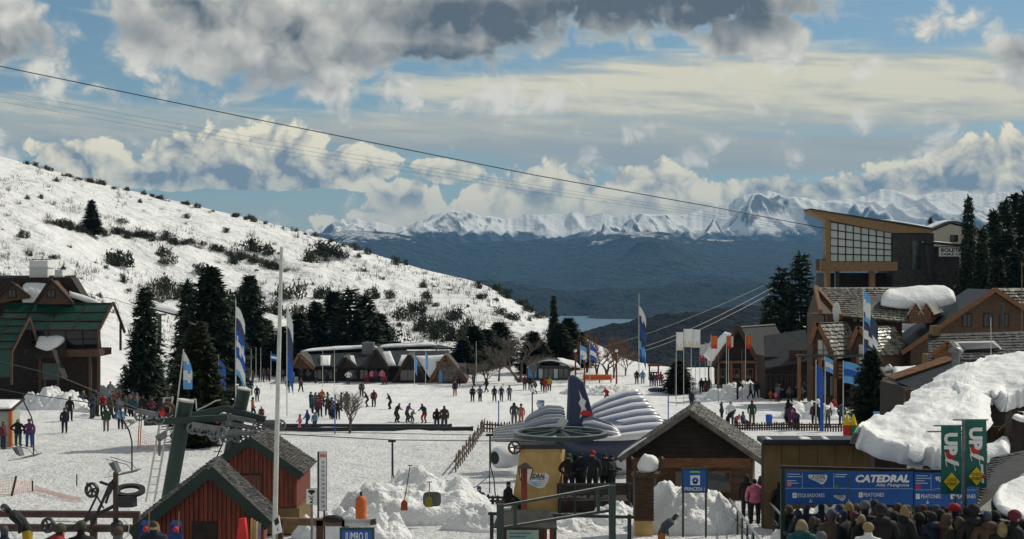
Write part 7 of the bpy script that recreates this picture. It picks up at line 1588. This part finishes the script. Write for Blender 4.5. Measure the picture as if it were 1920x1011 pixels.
def body_mesh(name, J, sub=1):
    """one continuous skinned figure from a joint table; face materials follow the bones: 0 jacket 1 trousers 2 skin 3 hat or hair 4 boots 5 gloves"""
    keys = list(J); idx = {k: i for i, k in enumerate(keys)}
    E = [('pelvis', 'waist'), ('waist', 'chest'), ('chest', 'neck'), ('neck', 'chin'), ('chin', 'crown'), ('crown', 'top')]
    for s in 'LR': E += [('chest', 'sh' + s), ('sh' + s, 'el' + s), ('el' + s, 'wr' + s), ('wr' + s, 'ha' + s), ('pelvis', 'hip' + s), ('hip' + s, 'kn' + s), ('kn' + s, 'an' + s), ('an' + s, 'to' + s)]
    me = bpy.data.meshes.new('tmp'); me.from_pydata([J[k][0] for k in keys], [(idx[a], idx[b]) for a, b in E], [])
    ob = bpy.data.objects.new('tmp', me); COL.objects.link(ob)
    sk = ob.modifiers.new('skin', 'SKIN'); sk.use_smooth_shade = True
    for k in keys:
        d = me.skin_vertices[0].data[idx[k]]; r = J[k][1]; d.radius = r if isinstance(r, tuple) else (r, r); d.use_root = (k == 'pelvis')
    su = ob.modifiers.new('sub', 'SUBSURF'); su.levels = sub; su.render_levels = sub
    out = bpy.data.meshes.new_from_object(ob.evaluated_get(bpy.context.evaluated_depsgraph_get())); out.name = name
    bpy.data.objects.remove(ob); bpy.data.meshes.remove(me)
    out.materials.clear()
    for i in range(6): out.materials.append(BOOT)
    bones = []
    for a, b in E:
        m_ = {'pelvis': 0, 'waist': 0, 'chest': 0, 'neck': 0, 'chin': 2, 'crown': 3}.get(a, None)
        if a == 'chest' and b == 'neck': m_ = 0
        if a[:2] in ('sh', 'el'): m_ = 0
        if a[:2] == 'wr': m_ = 5
        if a == 'pelvis' and b[:3] == 'hip': m_ = 0
        if a[:3] == 'hip' or a[:2] == 'kn': m_ = 1
        if a[:2] == 'an': m_ = 4
        bones.append((Vector(J[a][0]), Vector(J[b][0]), m_, a))
    hc = (Vector(J['chin'][0]) + Vector(J['crown'][0])) / 2; fwd = Vector(J.get('_f', ((0, -1, 0),))[0]) if '_f' in J else Vector((0, -1, 0))
    for p in out.polygons:
        c = p.center; best = None
        for a, b, m_, nm in bones:
            t = max(0, min(1, (c - a).dot(b - a) / max((b - a).length_squared, 1e-9))); d = (a.lerp(b, t) - c).length
            if best is None or d < best[0]: best = (d, m_, nm)
        m_ = best[1]
        if best[2] == 'chin':
            r = c - hc
            m_ = 2 if (r.y < -.03 and r.z < .015) else 3
        p.material_index = m_; p.use_smooth = True
    return out
def pose(kind):
    B = lambda x, y, z: (x, y, z)
    J = dict(pelvis=(B(0, 0, .96), (.17, .13)), waist=(B(0, 0, 1.12), (.16, .125)), chest=(B(0, .01, 1.34), (.185, .135)), neck=(B(0, .0, 1.47), .075), chin=(B(0, -.015, 1.56), (.078, .09)), crown=(B(0, -.005, 1.66), (.095, .11)), top=(B(0, 0, 1.735), (.055, .06)))
    for s, x in (('L', 1), ('R', -1)):
        J.update({'sh' + s: (B(.20 * x, .01, 1.385), .085), 'el' + s: (B(.27 * x, .02, 1.12), .066), 'wr' + s: (B(.26 * x, -.06, .90), .05), 'ha' + s: (B(.25 * x, -.09, .80), (.045, .035)),
                  'hip' + s: (B(.105 * x, 0, .86), .118), 'kn' + s: (B(.12 * x, -.01, .48), .088), 'an' + s: (B(.12 * x, .01, .12), .072), 'to' + s: (B(.14 * x, -.17, .06), .055)})
    def sh(k, dx=0, dy=0, dz=0): p, r = J[k]; J[k] = ((p[0] + dx, p[1] + dy, p[2] + dz), r)
    up = ('waist', 'chest', 'neck', 'chin', 'crown', 'top', 'shL', 'shR', 'elL', 'elR', 'wrL', 'wrR', 'haL', 'haR')
    if kind == 'walk':
        sh('knL', 0, -.16, .02); sh('anL', 0, -.22, .02); sh('toL', 0, -.22, .05); sh('knR', 0, .06, 0); sh('anR', 0, .3, .06); sh('toR', 0, .3, .0)
        sh('elL', 0, .1, 0); sh('wrL', 0, .14, .05); sh('haL', 0, .14, .06); sh('elR', 0, -.08, 0); sh('wrR', 0, -.16, .06); sh('haR', 0, -.2, .08)
    if kind == 'ski':
        for k in up: z = J[k][0][2]; sh(k, 0, -(z - .96) * .38, -(z - .96) * .1 - .07)
        sh('pelvis', 0, .08, -.07); sh('hipL', .03, .06, -.06); sh('hipR', -.03, .06, -.06); sh('knL', .06, -.14, -.02); sh('knR', -.06, -.14, -.02); sh('anL', .06, 0, 0); sh('anR', -.06, 0, 0); sh('toL', .05, -.02, 0); sh('toR', -.05, -.02, 0)
        for s, x in (('L', 1), ('R', -1)): sh('el' + s, .08 * x, -.08, .05); sh('wr' + s, .1 * x, -.24, .2); sh('ha' + s, .1 * x, -.32, .26)
    if kind == 'hips':
        for s, x in (('L', 1), ('R', -1)): sh('el' + s, .14 * x, .06, .02); sh('wr' + s, -.03 * x, .02, .12); sh('ha' + s, -.10 * x, .02, .18)
    if kind == 'pocket':
        for s, x in (('L', 1), ('R', -1)): sh('el' + s, .06 * x, .07, .0); sh('wr' + s, -.05 * x, -.05, .08); sh('ha' + s, -.10 * x, -.06, .13)
        sh('knL', .02, -.06, 0); sh('anL', .05, -.02, 0); sh('toL', .07, -.02, 0)
    if kind == 'raise':
        sh('elR', -.06, -.1, .42); sh('wrR', .02, -.12, .9); sh('haR', .06, -.12, 1.06); sh('elL', .06, -.1, .42); sh('wrL', -.02, -.12, .9); sh('haL', -.06, -.12, 1.06)
    if kind == 'carry':
        for s, x in (('L', 1), ('R', -1)): sh('el' + s, .02 * x, -.04, .02); sh('wr' + s, -.08 * x, -.24, .22); sh('ha' + s, -.12 * x, -.3, .32)
    if kind == 'sit':
        for k in list(J):
            if k not in ('knL', 'knR', 'anL', 'anR', 'toL', 'toR'): sh(k, 0, 0, -.46)
        for s, x in (('L', 1), ('R', -1)): sh('hip' + s, .03 * x, -.04, .04); sh('kn' + s, .06 * x, -.42, .02); sh('an' + s, .06 * x, -.42, 0); sh('to' + s, .06 * x, -.42, 0); sh('wr' + s, -.08 * x, -.25, .12); sh('ha' + s, -.1 * x, -.3, .16)
    if kind == 'ground':
        for k in list(J):
            if k not in ('knL', 'knR', 'anL', 'anR', 'toL', 'toR'): sh(k, 0, 0, -.78)
        for s, x in (('L', 1), ('R', -1)): sh('hip' + s, .03 * x, -.05, .02); sh('kn' + s, .06 * x, -.36, -.12); sh('an' + s, .06 * x, -.66, -.02); sh('to' + s, .06 * x, -.56, .06); sh('wr' + s, -.02 * x, -.2, .1); sh('ha' + s, -.02 * x, -.26, .14)
    if kind == 'bend':
        for k in up: z = J[k][0][2]; q = z - .96; sh(k, 0, -q * .75, -q * .32)
        for s, x in (('L', 1), ('R', -1)): sh('wr' + s, 0, -.12, .0); sh('ha' + s, 0, -.18, -.02)
    if kind == 'turn':
        sh('elR', -.08, -.1, .1); sh('wrR', -.02, -.3, .32); sh('haR', .02, -.36, .42); sh('anR', -.04, .06, 0); sh('toR', -.08, .05, 0)
    return J
POSES = {k: body_mesh('body_' + k, pose(k)) for k in ('stand', 'walk', 'ski', 'hips', 'pocket', 'raise', 'carry', 'sit', 'ground', 'bend', 'turn')}
PDESC = dict(stand='standing', walk='walking', ski='leaning forward on skis', hips='standing hands on hips', pocket='standing hands in pockets', raise_='', carry='holding something in front', sit='sitting', ground='sitting on the snow', bend='bending forward', turn='turning with one arm lifted')
PDESC['raise'] = 'lifting both arms'
skm = MB(); skm.box(-.045, .045, -.85, .75, .0, .025); skm.hexa([(-.045, -1.02, .09), (.045, -1.02, .09), (.045, -.85, 0), (-.045, -.85, 0), (-.04, -1.02, .11), (.04, -1.02, .11), (.045, -.85, .025), (-.045, -.85, .025)]); SKI = skm.mesh('ski', mat('ski', (.12, .13, .2), var=.3))
bpk = MB(); bpk.sphere((0, .19, 1.25), .17, 10, 8, (1, .7, 1.35)); PACK = bpk.mesh('backpack', MAT['rubber'])
bob = MB(); bob.sphere((0, -.01, 1.80), .045, 8, 6); BOB = bob.mesh('pompom', MAT['white'])
bn = MB(); vs_ = []
for (z_, r_) in ((1.615, .108), (1.66, .118), (1.72, .105), (1.765, .06), (1.78, .01)): vs_ += [(math.cos(k * math.pi / 6) * r_ * .93, math.sin(k * math.pi / 6) * r_ * 1.05 - .005, z_) for k in range(12)]
bn.add(vs_, [(i * 12 + k, i * 12 + (k + 1) % 12, (i + 1) * 12 + (k + 1) % 12, (i + 1) * 12 + k) for i in range(4) for k in range(12)], 0, True); BEANIE = bn.mesh('hat', BOOT)
hr = MB(); hr.sphere((0, .035, 1.55), .115, 10, 8, (1, .85, 1.5)); HAIR = hr.mesh('hair', BOOT)
hd = MB(); hd.sphere((0, .075, 1.47), .14, 10, 7, (1.05, .75, .6)); HOOD = hd.mesh('hood', BOOT)
hem = MB(); vs_ = []
for (z_, a_, b_) in ((1.10, .205, .165), (.98, .225, .18), (.86, .235, .185)): vs_ += [(math.cos(k * math.pi / 7) * a_, math.sin(k * math.pi / 7) * b_, z_) for k in range(14)]
hem.add(vs_, [(i * 14 + k, i * 14 + (k + 1) % 14, (i + 1) * 14 + (k + 1) % 14, (i + 1) * 14 + k) for i in range(2) for k in range(14)], 0, True); HEM = hem.mesh('jacket_hem', BOOT)
def wear(o, name, me, m_):
    q = link(name, me, o); q.material_slots[0].link = 'OBJECT'; q.material_slots[0].material = m_; return q
def person(pos, jk, tr, kind='stand', rz=0.0, where='on the snow', h=1.70, hat=None, skis=False, pack=False, glove='black', extra=''):
    hat = hat or rng.choice(('black', 'navy', 'brown', 'grey', 'black', 'blond', 'red', 'brown'))
    s = h / 1.76; o = link('person', POSES[kind], None, pos); o.scale = (s, s, s); o.rotation_euler = (0, 0, rz)
    for i, m_ in enumerate((cloth(jk), cloth(tr), SKIN, cloth(hat), BOOT, cloth(glove))):
        o.material_slots[i].link = 'OBJECT'; o.material_slots[i].material = m_
    child = h < 1.4; o.scale = (s * rng.uniform(.97, 1.16), s * rng.uniform(.98, 1.12), s)
    if kind in ('stand', 'walk', 'hips', 'pocket', 'carry', 'turn', 'raise'):
        t_ = rng.random()
        if t_ < .42: wear(o, 'hat', BEANIE, cloth(rng.choice(('black', 'navy', 'grey', 'red', 'slate', 'black', 'olive', 'blue', hat))))
        elif t_ < .66: wear(o, 'hair', HAIR, cloth(rng.choice(('brown', 'black', 'blond', 'brown'))))
        if rng.random() < .5: wear(o, 'hood', HOOD, cloth(jk))
        if kind != 'walk' and rng.random() < .6: wear(o, 'jacket_hem', HEM, cloth(jk))
    lab = '%s in %s jacket and %s trousers %s %s' % ('child' if child else 'person', jk if jk != 'lightblue' else 'light blue', tr if tr != 'lightblue' else 'light blue', PDESC[kind] + extra, where)
    w = lab.split()
    tag(o, ' '.join(w[:16]), 'person', 'people ' + where)
    if skis:
        for x in (-.19, .19): q = link('ski', SKI, o, (x, 0, .0))
    if pack: link('backpack', PACK, o)
    return o
def P_at(px, foot, jk, tr, kind='stand', deg=0.0, where='on the snow', **k):
    q = gpy(px, foot); return person(q - Vector((0, 0, .02)), jk, tr, kind, R(deg + rng.uniform(-8, 8)), where, **k)
W1 = 'near the ski school lift queue'; W2 = 'by the conveyor lift'; W3 = 'crossing the open square'; W4 = 'before the long lodge'; W5 = 'in the snow garden'; W6 = 'on the road toward the valley'
D = [ # px, foot, jacket, trousers, pose, facing, where, extras
 (6, 842, 'maroon', 'navy', 'stand', 90, 'beside the pale green kiosk', {}), (34, 838, 'black', 'slate', 'hips', 180, 'beside the pale green kiosk', {}), (55, 838, 'purple', 'blue', 'stand', 20, 'beside the pale green kiosk', {}),
 (121, 813, 'navy', 'black', 'stand', 10, 'alone before the shaded snow bank', {}), (199, 807, 'green', 'khaki', 'stand', 0, W1, {}), (226, 803, 'lightblue', 'black', 'stand', 30, W1, {'h': 1.5}), (131, 790, 'black', 'black', 'stand', 180, W1, {'h': 1.8}),
 (152, 770, 'slate', 'khaki', 'ski', 60, W1, {'skis': True}), (174, 784, 'olive', 'black', 'stand', 0, W1, {}), (182, 782, 'black', 'black', 'pocket', 90, W1, {}), (193, 781, 'red', 'black', 'hips', 30, W1, {}), (145, 741, 'grey', 'slate', 'stand', 0, W1, {}), (118, 742, 'slate', 'slate', 'stand', 40, W1, {'h': 1.6}), (207, 745, 'maroon', 'black', 'stand', 180, W1, {}), (258, 744, 'navy', 'black', 'stand', 180, W1, {}),
 (212, 774, 'red', 'black', 'stand', 0, W1, {}), (222, 786, 'grey', 'black', 'walk', 60, W1, {}), (235, 783, 'olive', 'black', 'stand', 120, W1, {}), (246, 783, 'slate', 'black', 'stand', 180, W1, {}), (256, 776, 'grey', 'slate', 'carry', 90, W1, {}), (268, 782, 'black', 'black', 'pocket', 0, W1, {}), (276, 772, 'white', 'red', 'stand', 0, W1, {}), (284, 786, 'maroon', 'black', 'turn', 30, W1, {}), (292, 775, 'black', 'navy', 'stand', 180, W1, {}), (303, 784, 'navy', 'black', 'stand', 180, W1, {}), (310, 770, 'slate', 'black', 'stand', 0, W1, {}),
 (288, 724, 'maroon', 'black', 'stand', 0, 'below the lone dark fir', {}), (300, 723, 'lilac', 'black', 'stand', 30, 'below the lone dark fir', {}), (307, 728, 'lightblue', 'navy', 'walk', 90, 'below the lone dark fir', {}), (237, 712, 'brown', 'black', 'stand', 0, 'below the lone dark fir', {}), (247, 713, 'olive', 'black', 'walk', 60, 'below the lone dark fir', {}), (314, 735, 'black', 'black', 'stand', 180, 'below the lone dark fir', {}), (268, 745, 'black', 'black', 'ski', 90, W1, {'skis': True}),
 (436, 748, 'blue', 'black', 'bend', -60, 'beside the green lift towers', {}), (470, 742, 'slate', 'black', 'stand', 0, 'beside the green lift towers', {}), (482, 754, 'navy', 'black', 'stand', 20, 'beside the green lift towers', {'skis': True}), (474, 784, 'orange', 'black', 'walk', 90, 'beside the green lift towers', {}), (490, 792, 'maroon', 'maroon', 'stand', 0, 'beside the green lift towers', {'h': 1.3}), (540, 738, 'black', 'navy', 'stand', 0, W3, {}), (564, 736, 'brown', 'black', 'walk', 40, W3, {}),
 (562, 806, 'pink', 'pink', 'walk', -60, W2, {'h': 1.2}), (576, 805, 'blue', 'slate', 'walk', -60, W2, {'h': 1.45}), (590, 805, 'lightblue', 'navy', 'stand', -30, W2, {'h': 1.25}), (586, 777, 'teal', 'navy', 'stand', 120, 'around the leafless bush', {}), (600, 783, 'maroon', 'black', 'bend', 30, 'around the leafless bush', {}), (604, 762, 'orange', 'black', 'stand', 0, 'around the leafless bush', {}), (614, 780, 'olive', 'black', 'stand', 180, 'around the leafless bush', {}), (622, 784, 'black', 'black', 'pocket', 0, 'around the leafless bush', {}), (640, 772, 'brown', 'black', 'stand', 90, 'around the leafless bush', {}), (650, 768, 'green', 'black', 'stand', 0, 'around the leafless bush', {}), (592, 770, 'slate', 'black', 'carry', 60, 'around the leafless bush', {}),
 (678, 744, 'olive', 'black', 'stand', 0, W3, {}), (689, 764, 'black', 'black', 'ski', -80, W3, {'skis': True}), (701, 764, 'maroon', 'black', 'stand', 200, W3, {'skis': True}), (732, 768, 'navy', 'black', 'ski', -70, W3, {'skis': True}), (743, 792, 'black', 'black', 'ski', 70, W2, {'skis': True}), (763, 792, 'purple', 'black', 'ski', 70, W2, {'skis': True}), (772, 793, 'khaki', 'slate', 'ski', 60, W2, {'h': 1.2, 'skis': True}), (796, 793, 'navy', 'red', 'ski', -50, W2, {'skis': True}), (819, 806, 'black', 'slate', 'stand', 180, W2, {'h': 1.5}), (833, 807, 'brown', 'slate', 'stand', 180, W2, {'h': 1.75}),
 (853, 744, 'navy', 'red', 'stand', 180, W3, {}), (886, 753, 'black', 'black', 'stand', 180, W3, {}), (900, 753, 'grey', 'black', 'hips', 150, W3, {}), (912, 737, 'black', 'black', 'walk', -60, W3, {}), (927, 754, 'black', 'navy', 'walk', 180, W3, {}), (940, 754, 'navy', 'slate', 'walk', 180, W3, {}), (955, 753, 'grey', 'slate', 'walk', 180, W3, {}),
 (464, 716, 'olive', 'black', 'stand', 0, W4, {}), (488, 716, 'black', 'black', 'stand', 0, W4, {}), (494, 717, 'maroon', 'black', 'stand', 90, W4, {}), (502, 715, 'slate', 'black', 'stand', 30, W4, {}), (520, 718, 'navy', 'black', 'stand', 0, W4, {}), (548, 720, 'grey', 'black', 'stand', 40, W4, {}), (566, 718, 'brown', 'black', 'walk', 90, W4, {}), (578, 718, 'slate', 'black', 'stand', 0, W4, {}), (612, 720, 'navy', 'black', 'stand', 0, W4, {}), (653, 721, 'white', 'navy', 'hips', 0, W4, {}), (688, 719, 'red', 'red', 'sit', 0, W4, {}), (697, 719, 'pink', 'black', 'stand', 0, W4, {}), (705, 719, 'purple', 'black', 'stand', 0, W4, {}), (716, 719, 'pink', 'slate', 'stand', 0, W4, {}), (720, 721, 'red', 'black', 'sit', 20, W4, {}), (630, 719, 'black', 'black', 'stand', 0, W4, {}), (860, 722, 'maroon', 'black', 'stand', 0, W4, {}),
 (964, 798, 'slate', 'grey', 'stand', 180, 'behind the picket fence by the inflatable', {}), (977, 798, 'coral', 'coral', 'stand', 180, 'behind the picket fence by the inflatable', {'h': 1.6}), (1013, 787, 'maroon', 'maroon', 'raise', 180, 'beside the small photo sign', {'h': 1.45}), (1003, 739, 'grey', 'black', 'walk', -60, W3, {}), (1022, 737, 'red', 'red', 'stand', 0, W3, {}), (1030, 734, 'yellow', 'black', 'stand', 180, W3, {}), (1017, 734, 'black', 'black', 'stand', 0, W3, {}), (994, 732, 'black', 'black', 'stand', 20, W3, {}), (984, 732, 'maroon', 'navy', 'stand', 0, W3, {}), (1138, 755, 'red', 'black', 'ski', -40, 'beyond the right wing of the inflatable', {'skis': True, 'h': 1.75}),
 (1194, 720, 'black', 'black', 'stand', 0, W6, {}), (1205, 719, 'lightblue', 'lightblue', 'stand', 180, W6, {}), (1221, 724, 'navy', 'black', 'stand', 180, W6, {}), (1231, 724, 'purple', 'purple', 'stand', 180, W6, {}), (1239, 723, 'red', 'slate', 'stand', 180, W6, {}), (1226, 722, 'black', 'black', 'stand', 90, W6, {}), (1297, 766, 'navy', 'black', 'stand', 20, W5, {}),
 (1315, 737, 'black', 'black', 'stand', 0, W5, {}), (1323, 736, 'slate', 'black', 'stand', 0, W5, {}), (1330, 736, 'black', 'navy', 'stand', 30, W5, {}), (1350, 734, 'teal', 'black', 'stand', 0, W5, {}), (1387, 746, 'black', 'slate', 'stand', 180, W5, {'h': 1.8}), (1407, 749, 'slate', 'black', 'walk', 60, W5, {}), (1418, 747, 'navy', 'navy', 'walk', 180, W5, {}), (1373, 738, 'teal', 'black', 'stand', 0, W5, {'h': 1.2}),
 (1353, 792, 'navy', 'black', 'stand', 90, W5, {}), (1370, 798, 'white', 'slate', 'stand', 180, W5, {'h': 1.8}), (1364, 806, 'black', 'black', 'bend', 60, W5, {}), (1380, 806, 'coral', 'navy', 'bend', 30, W5, {'h': 1.3}), (1393, 805, 'slate', 'navy', 'sit', 60, W5, {}), (1410, 798, 'green', 'olive', 'stand', 180, W5, {'h': 1.85}), (1484, 803, 'purple', 'purple', 'stand', 180, W5, {}), (1494, 806, 'purple', 'navy', 'bend', -40, W5, {}), (1527, 799, 'maroon', 'black', 'stand', 180, W5, {'pack': True}), (1533, 800, 'black', 'black', 'stand', 180, W5, {}), (1552, 800, 'khaki', 'slate', 'bend', 0, W5, {}), (1563, 786, 'red', 'khaki', 'stand', 20, W5, {}), (1578, 798, 'slate', 'navy', 'stand', 0, W5, {}), (1604, 800, 'lightblue', 'navy', 'stand', 0, W5, {'h': 1.4}),
 (1445, 752, 'orange', 'orange', 'stand', 0, W5, {'h': 1.1}), (1455, 754, 'pink', 'red', 'stand', 0, W5, {'h': 1.1}), (1462, 750, 'black', 'black', 'stand', 30, W5, {}), (1470, 748, 'navy', 'black', 'stand', 0, W5, {}), (1492, 748, 'black', 'black', 'sit', 0, W5, {}), (1507, 748, 'black', 'black', 'stand', 180, W5, {}), (1498, 746, 'orange', 'black', 'sit', 0, W5, {}), (1520, 752, 'slate', 'black', 'stand', 0, W5, {}), (1568, 752, 'black', 'black', 'stand', 0, W5, {}), (1556, 750, 'navy', 'black', 'stand', 40, W5, {}), (1545, 755, 'maroon', 'black', 'stand', 0, W5, {}), (1435, 745, 'slate', 'black', 'stand', 0, W5, {}),
]
for n_, x0, x1, y0_, y1_, wh in ((22, 165, 318, 768, 790, W1), (7, 580, 655, 765, 788, 'around the leafless bush'), (12, 1430, 1590, 742, 756, W5), (8, 1310, 1420, 738, 750, W5), (10, 455, 620, 712, 720, W4)):
    for i in range(n_): D.append((rng.uniform(x0, x1), rng.uniform(y0_, y1_), rng.choice(('black', 'navy', 'slate', 'brown', 'olive', 'maroon', 'grey', 'teal')), rng.choice(('black', 'black', 'slate', 'navy')), rng.choice(('stand', 'walk', 'pocket', 'carry', 'turn')), rng.uniform(0, 360), wh, {'h': rng.uniform(1.5, 1.8)}))
for (px, ft, jk, tr, kd, deg, wh, ex) in D: P_at(px, ft, jk, tr, kd, deg, wh, **ex)
for i, px in enumerate((1322, 1335, 1343, 1352, 1360, 1368, 1378, 1384)): P_at(px, 744 + (i % 3) * 2, ('black', 'red', 'navy', 'slate', 'black', 'maroon', 'navy', 'black')[i], 'black', 'ground', rng.uniform(0, 360), 'in a row in the snow garden', h=1.3)
q = hill_hit(240, 447); person(q, 'black', 'black', 'walk', .5, 'on the piste of the snowy hill', skis=True)
# waiting men behind the yellow pillar
for px, Y, kd, deg, h, jk in ((1066, 55, 'pocket', 10, 1.7, 'black'), (1090, 55.2, 'carry', -50, 1.75, 'navy'), (1111, 54.4, 'stand', -20, 1.86, 'black'), (1134, 55.4, 'turn', 30, 1.72, 'slate'), (1147, 55, 'carry', 60, 1.7, 'black'), (1078, 56, 'stand', 180, 1.66, 'black')):
    person(gp(px, Y, .55), jk, 'black', kd, R(deg), 'in the group behind the yellow pillar', h=h, hat='black', glove='brown')
pl_ = MB(); a = gp(1110, 55.2); pl_.box(-1.35, 1.35, -.9, .9, -.3, .56); o = pl_.build('wooden_platform', MAT['wood_dark'], None, a); tag(o, 'low dark timber platform carrying the waiting men', 'platform')
for i in range(6): b = MB(); b.box(-1.35 + i * .45 + .01, -.9 + i * .45 - .01, -.92, -.9, -.2, .54); part(b, 'board', 'wood_dark', o)
b = MB(); a_, c_ = gp(1044, 53.7, .95), gp(1192, 53.7, .95); b.bar(a_, c_, .05, .45); o = b.build('barrier_board', MAT['wood_dark']); tag(o, 'dark board screen hiding the legs of the waiting men', 'barrier')
b = MB(); b.tube([gp(1044, 53.6, 1.15), gp(1192, 53.6, 1.15)], .05, 8); o = b.build('barrier_rail', MAT['slate']); tag(o, 'dark barrier rail before the waiting men', 'rail')
for x in (1050, 1078, 1116, 1180): b = MB(); q = gp(x, 53.6); b.tube([q, q + Vector((0, 0, 1.15))], .04, 8); part(b, 'post', 'slate', o)
def bench(pos, label):
    b = MB(); b.box(-.5, .5, -.2, .2, .36, .42); o = b.build('bench', MAT['wood_brown'], None, pos); tag(o, label, 'bench')
    for x in (-.42, .42): b = MB(); b.box(x - .04, x + .04, -.16, .16, -.2, .36); part(b, 'leg', 'wood_dark', o)
g0 = gp(898, 53); bench(g0, 'small wooden bench with a person in navy beside the picket fence'); person(g0 + Vector((0, 0, -.02)), 'navy', 'black', 'sit', R(35), 'on the small bench by the picket fence', hat='blue')
g0 = gp(953, 54.5); bench(g0, 'small wooden bench against the yellow pillar'); person(g0 + Vector((0, 0, -.02)), 'black', 'black', 'sit', R(60), 'on the bench by the yellow pillar', hat='black')
person(gp(1125, 76, 1.5), 'slate', 'black', 'sit', R(160), 'on top of the inflatable aircraft', h=1.4)
# ramp and queue
for px, Y, jk, tr, kd, deg, h in ((1415, 49, 'pink', 'black', 'stand', 180, 1.66), (1400, 51, 'black', 'black', 'stand', 180, 1.72), (1428, 50.5, 'maroon', 'black', 'stand', 160, 1.6), (1440, 52, 'black', 'black', 'stand', 180, 1.75), (1452, 51, 'black', 'slate', 'pocket', 180, 1.75), (1436, 54, 'navy', 'black', 'stand', 150, 1.75), (1448, 55, 'black', 'black', 'stand', 180, 1.7), (1462, 48, 'black', 'black', 'stand', 200, 1.65)):
    person(gp(px, Y), jk, tr, kd, R(deg), 'climbing the ramp between the handrails', h=h, hat='black')
person(gp(1503, 27.2), 'teal', 'black', 'stand', R(175), 'at the near end of the queue', h=1.76, hat='blond')
person(gp(1540, 26.4), 'black', 'black', 'stand', R(170), 'at the near end of the queue', h=1.5, hat='brown'); person(gp(1628, 26.0), 'white', 'black', 'stand', R(160), 'in the queue below the blue gantry', h=1.5, hat='blond'); person(gp(1652, 27.2), 'black', 'black', 'stand', R(180), 'in the queue below the blue gantry', h=1.8, hat='brown')
qx = [(1478, 37), (1496, 35), (1512, 36.5), (1524, 34.5), (1540, 36), (1552, 34), (1560, 33), (1574, 34.5), (1590, 35), (1532, 32.5), (1575, 31), (1560, 30), (1668, 33), (1750, 32.5), (1775, 31.5), (1582, 28.6), (1602, 29.4), (1612, 28.2), (1622, 29), (1676, 27.6), (1690, 28.6), (1700, 27), (1712, 28.2), (1724, 27.2), (1738, 28), (1748, 27), (1762, 27.6), (1776, 26.8), (1790, 28), (1798, 26.6), (1814, 27.4), (1826, 26.4), (1842, 27.2), (1852, 26.3), (1866, 27.0), (1878, 26.2), (1890, 26.9), (1902, 26.2), (1914, 26.8), (1926, 26.2), (1590, 31), (1606, 32), (1640, 30.5), (1664, 30), (1684, 30.8), (1706, 30), (1730, 29.8), (1756, 29.6), (1784, 29.8), (1806, 29.4), (1834, 29), (1856, 28.4)]
for i, (px, Y) in enumerate(qx):
    person(gp(px, Y + .5), rng.choice(('black', 'black', 'navy', 'slate', 'black', 'black', 'brown', 'black', 'navy')), 'black', rng.choice(('stand', 'pocket', 'stand', 'carry')), R(rng.choice((180, 165, 195, 150, 100, 210, 180, 225))), 'in the queue below the blue gantry', h=rng.uniform(1.55, 1.85), hat=rng.choice(('black', 'brown', 'black', 'black', 'navy', 'brown', 'black', 'slate', 'black', 'maroon')))
# heads along the lower left edge, the man at the machinery
for px, Y, jk, hat, deg in ((8, 27.4, 'navy', 'slate', 180), (112, 27.0, 'red', 'black', 150), (152, 27.4, 'black', 'black', 200), (288, 27.6, 'navy', 'brown', 10), (222, 26.8, 'grey', 'brown', 180)):
    person(gp(px, Y), jk, 'black', 'stand', R(deg), 'below the black lift machinery', h=1.72, hat=hat)
person(gp(52, 32.6, .5), 'black', 'yellow', 'bend', R(-80), 'at the black lift machinery', h=1.75, hat='slate')
b = MB(); q = gp(52, 32.6); b.box(-.7, .8, -.5, .5, -.2, .5); o = b.build('snowy_step', MAT['snow_pile'], None, q); tag(o, 'packed snow step under the man at the machinery', 'snow step')
person(gp(1240, 40.5), 'slate', 'orange', 'bend', R(100), 'crouching beside the slatted pillar', h=1.5, hat='brown')
# sunglasses of the man facing the camera
W_('navy_sled', (.012, .04, .17), var=.3)
# rescue gear leaning on the front red hut
for px, lab, mm in ((272, 'blue rescue sled with red strap leaning on the front red hut', 'navy_sled'), (328, 'second blue rescue sled standing before the front red hut planks', 'navy_sled')):
    A = At(px, 32.6); root = empty('rescue_sled', A.loc, lab, 'sled'); w = 17
    b = MB(); b.hexa([A.p(px - w, 1060, -.1), A.p(px + w, 1060, -.1), A.p(px + w, 1060, .08), A.p(px - w, 1060, .08), A.p(px - w + 6, 985, .08), A.p(px + w - 6, 989, .08), A.p(px + w - 9, 980, .2), A.p(px - w + 8, 978, .2)]); part(b, 'shell', mm, root)
    b = MB(); b.sphere(A.p(px + 2, 992, -.03), .07, 8, 6); part(b, 'strap', 'red', root)
    b = MB(); b.bar(A.p(px + 6, 960, .1), A.p(px + 6, 1000, .0), .02, .02, up=(0, 1, 0)); part(b, 'handle', 'timber_pale', root)
A = At(455, 33); o = empty('red_tarpaulin', A.loc, 'red tarpaulin hanging at the corner of the front red hut', 'tarpaulin'); b = MB(); b.hexa([A.p(438, 1060, -.1), A.p(472, 1060, -.1), A.p(472, 1060, .1), A.p(438, 1060, .1), A.p(448, 974, 0), A.p(458, 972, 0), A.p(460, 972, .12), A.p(447, 974, .12)]); part(b, 'sheet', 'red', o)
for i in range(4):
    x = 470 + i * 5; b = MB(); A = At(x, 33.2); b.bar(A.p(x, 1060), A.p(x + 2, 972 + i * 3), .05, .02, up=(0, 1, 0)); o = b.build('leaning_ski', mat('ski_%d' % i, [(.5, .35, .15), (.4, .25, .1), (.6, .5, .3), (.2, .2, .3)][i]), None, A.loc); tag(o, ['ochre ski', 'brown ski', 'cream ski', 'dark blue-grey ski'][i] + ' leaning in the stack beside the red tarpaulin', 'ski')
